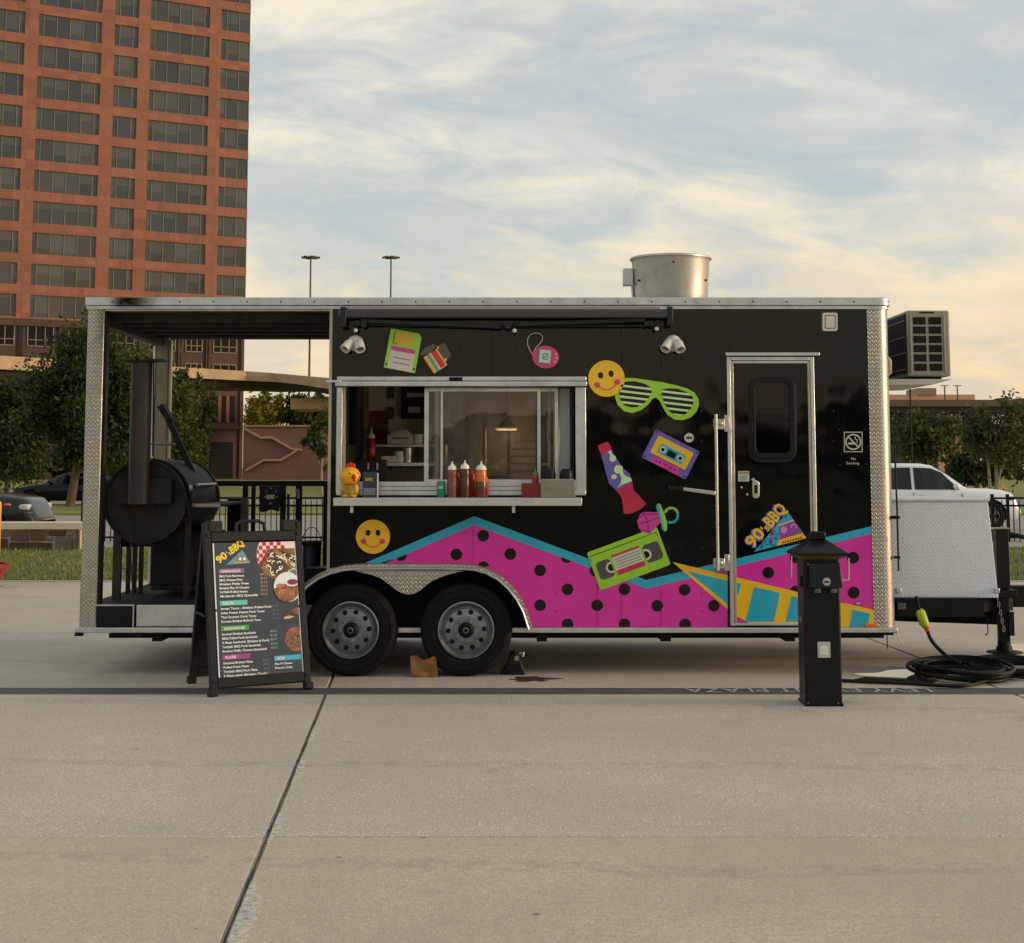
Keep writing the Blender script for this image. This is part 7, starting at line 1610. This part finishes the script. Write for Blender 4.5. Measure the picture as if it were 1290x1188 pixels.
for px, py in ((1257, 744), (1133, 744)): x, z = at(px, py, Ybx); bx('box_latch', M_STEEL, sbx, x - .03, x + .01, Ybx - .02, Ybx - .0005, z - .02, z + .02, .003)
side_M = Matrix.Translation((AX(1219, 774, .62), .62, AZ(775, .62))) @ Matrix.Rotation(rad(90), 4, 'X'); 
xm = 3.9
th = math.atan2(1.02 - YT0 - .05, 1.55)
yy_ = .8
for _ in range(8): xm = AX(1216, 772, yy_); yy_ = YT0 + .05 + (xm - XR + .3) * math.tan(th)
put_text('WEN', .09, Matrix.Translation((xm, yy_ - .003, AZ(774, yy_))) @ Matrix.Rotation(th, 4, 'Z') @ Matrix.Rotation(rad(90), 4, 'X'), pbr('chalk_grey', (120, 120, 118), .8), tr, 'drawbar_lettering', width=.12)
Yj = .95; jx = AX(1263, 750, Yj)
jk = MB().box(jx - .055, jx + .055, Yj - .05, Yj + .05, AZ(742, Yj), AZ(667, Yj)).build('jack', M_FRAME, tr, .006)
bx('jack_cap', M_BARE, jk, jx - .075, jx + .06, Yj - .055, Yj + .055, AZ(666.6, Yj), AZ(664.5, Yj), .003)
MB().tube([(jx + .055, Yj, AZ(672, Yj)), (jx + .16, Yj, AZ(675, Yj)), (jx + .3, Yj, AZ(681, Yj))], .02, 8).build('jack_crank', M_FRAME, jk, smooth=50)
bx('jack_flange', M_FRAME, jk, jx - .09, jx + .1, Yj - .09, Yj + .09, AZ(752, Yj), AZ(742.2, Yj), .005)
bx('jack_leg', M_FRAME, jk, jx - .045, jx + .045, Yj - .04, Yj + .04, .10, AZ(752.3, Yj), .005)
MB().lathe([(.15, .0), (.15, .012), (.07, .02), (.065, .055)], (jx, Yj, .062), 'z', 20).build('jack_foot', M_FRAME, jk, smooth=40)
MB().lathe([(.055, 0), (.055, .04)], (jx, Yj, .115), 'z', 16).build('jack_collar', M_FRAME, jk); bx('jack_pin_plate', M_FRAME, jk, jx + .03, jx + .075, Yj - .06, Yj - .045, AZ(800, Yj), AZ(770, Yj))
o = MB().lathe([(0, 0), (.17, 0), (.17, .02), (.10, .03), (.09, .06), (0, .06)], (jx, Yj, .002), 'z', 20).build('jack_pad', pbr('worn_rubber', (56, 50, 44), .8), None, smooth=40); tag(o, 'dark round pad under the trailer jack', 'pad')
# safety chain and hooks
for px0_, py0_, n_, dx_, dz_ in ((1254, 745, 10, .006, -.035),):
    x, z = at(px0_, py0_, .8)
    ch = MB()
    for i in range(n_):
        c = Vector((x + i * dx_ * 1.0, .78, z + (i * dz_ if dx_ < .01 else -.12 * math.sin(math.pi * min(1, i / 9))))); ch.tube([c + Vector((.011 * math.cos(t) * (1 if i % 2 else .3), .011 * math.cos(t) * (.3 if i % 2 else 1), .022 * math.sin(t))) for t in [k * math.pi / 4 for k in range(9)]], .004, 5, False)
    ch.build('safety_chain', M_BARE, tr)
x, z = at(1244, 778, .8); MB().tube([(x, .8, z), (x, .8, z - .12), (x - .012, .8, z - .15), (x - .025, .8, z - .135)], .005, 6).build('chain_hook', M_FRAME, tr)
bx('junction_box', pbr('grey_box', (84, 88, 92), .5), tr, AX(1131, 762, .3), AX(1141, 762, .3), .30, .339, AZ(768, .3), AZ(760, .3), .004)

# ------------------------------------------------------------------ power cord, plug and coil
M_CORD = pbr('cord_rubber', (20, 20, 21), .5); M_HV = pbr('lime_plug', (160, 176, 30), .45, k=1.2); M_OR = pbr('orange_plug', (214, 78, 24), .45, k=1.2)
Yc = .15
P3 = lambda px, py, y: Vector((AX(px, py, y), y, AZ(py, y)))
cd_ = thing('extension_cable', 'coiled black power cord with lime and orange plug by the drawbar', 'cord', (*gr(1205, 855), 0))
pgm = MB().tube([P3(1158, 768, Yc), P3(1159.5, 771, Yc), P3(1164, 785, Yc), P3(1167, 789, Yc)], [.022, .038, .040, .03], 14).build('lime_plug', M_HV, cd_, smooth=60)
MB().tube([P3(1166.5, 788, Yc), P3(1168.5, 796, Yc)], [.027, .016], 12).build('orange_collar', M_OR, cd_, smooth=60)
MB().tube([P3(1154, 752, .25), P3(1156, 760, .2), P3(1158, 768, Yc)], .014, 8).build('plug_tail', M_CORD, cd_, smooth=60)
r = random.Random(11)
def G(px, py, z=.02): x, y = gr(px, py); return Vector((x, y, z))
lead = [P3(1168.5, 795, Yc), P3(1173, 806, Yc - .05), P3(1182, 817, Yc - .15), P3(1196, 829, -.2), P3(1210, 834, -.28)]
def smooth_path(pts, n=6):
    out = []; m = len(pts)
    for i in range(m - 1):
        p0, p1, p2, p3 = pts[max(i - 1, 0)], pts[i], pts[i + 1], pts[min(i + 2, m - 1)]
        for k in range(n):
            t = k / n; out.append(.5 * ((2 * p1) + (p2 - p0) * t + (2 * p0 - 5 * p1 + 4 * p2 - p3) * t * t + (3 * p1 - p0 - 3 * p2 + p3) * t ** 3))
    return out + [pts[-1]]
MB().tube(smooth_path(lead), .015, 8).build('cord_drop', M_CORD, cd_, smooth=60)
def coil(cx, cy, rx0, ry0, turns, z0, seed, parent):
    r = random.Random(seed); pts = []; n = 26
    for i in range(int(turns * n)):
        a = 2 * math.pi * i / n; k = i / n
        rx_ = rx0 * (1 + .12 * math.sin(k * 2.1 + seed)); ry_ = ry0 * (1 + .10 * math.cos(k * 1.7 + seed))
        pts.append(Vector((cx + .04 * math.sin(k * 3) + rx_ * math.cos(a), cy + .04 * math.cos(k * 2.3) + ry_ * math.sin(a), z0 + .0055 + k * .011 + .008 * math.sin(a * 2 + k))))
    return MB().tube(pts, .0150, 8).build('cord_loop', M_CORD, parent, smooth=60)
cgx, cgy = gr(1211, 852); coil(cgx, cgy + .02, .33, .50, 7.3, .012, 1, cd_); cgx2, cgy2 = gr(1281, 850); coil(cgx2, cgy2 + .1, .30, .42, 5.4, .012, 5, cd_)
tail = [G(1061, 860, .016), G(1090, 861.5, .016), G(1120, 862.5, .016), G(1150, 864, .016), G(1180, 866, .016), G(1215, 867, .018), G(1245, 862, .03)]
MB().tube(smooth_path(tail), .0135, 8).build('cord_tail', M_CORD, cd_, smooth=60)
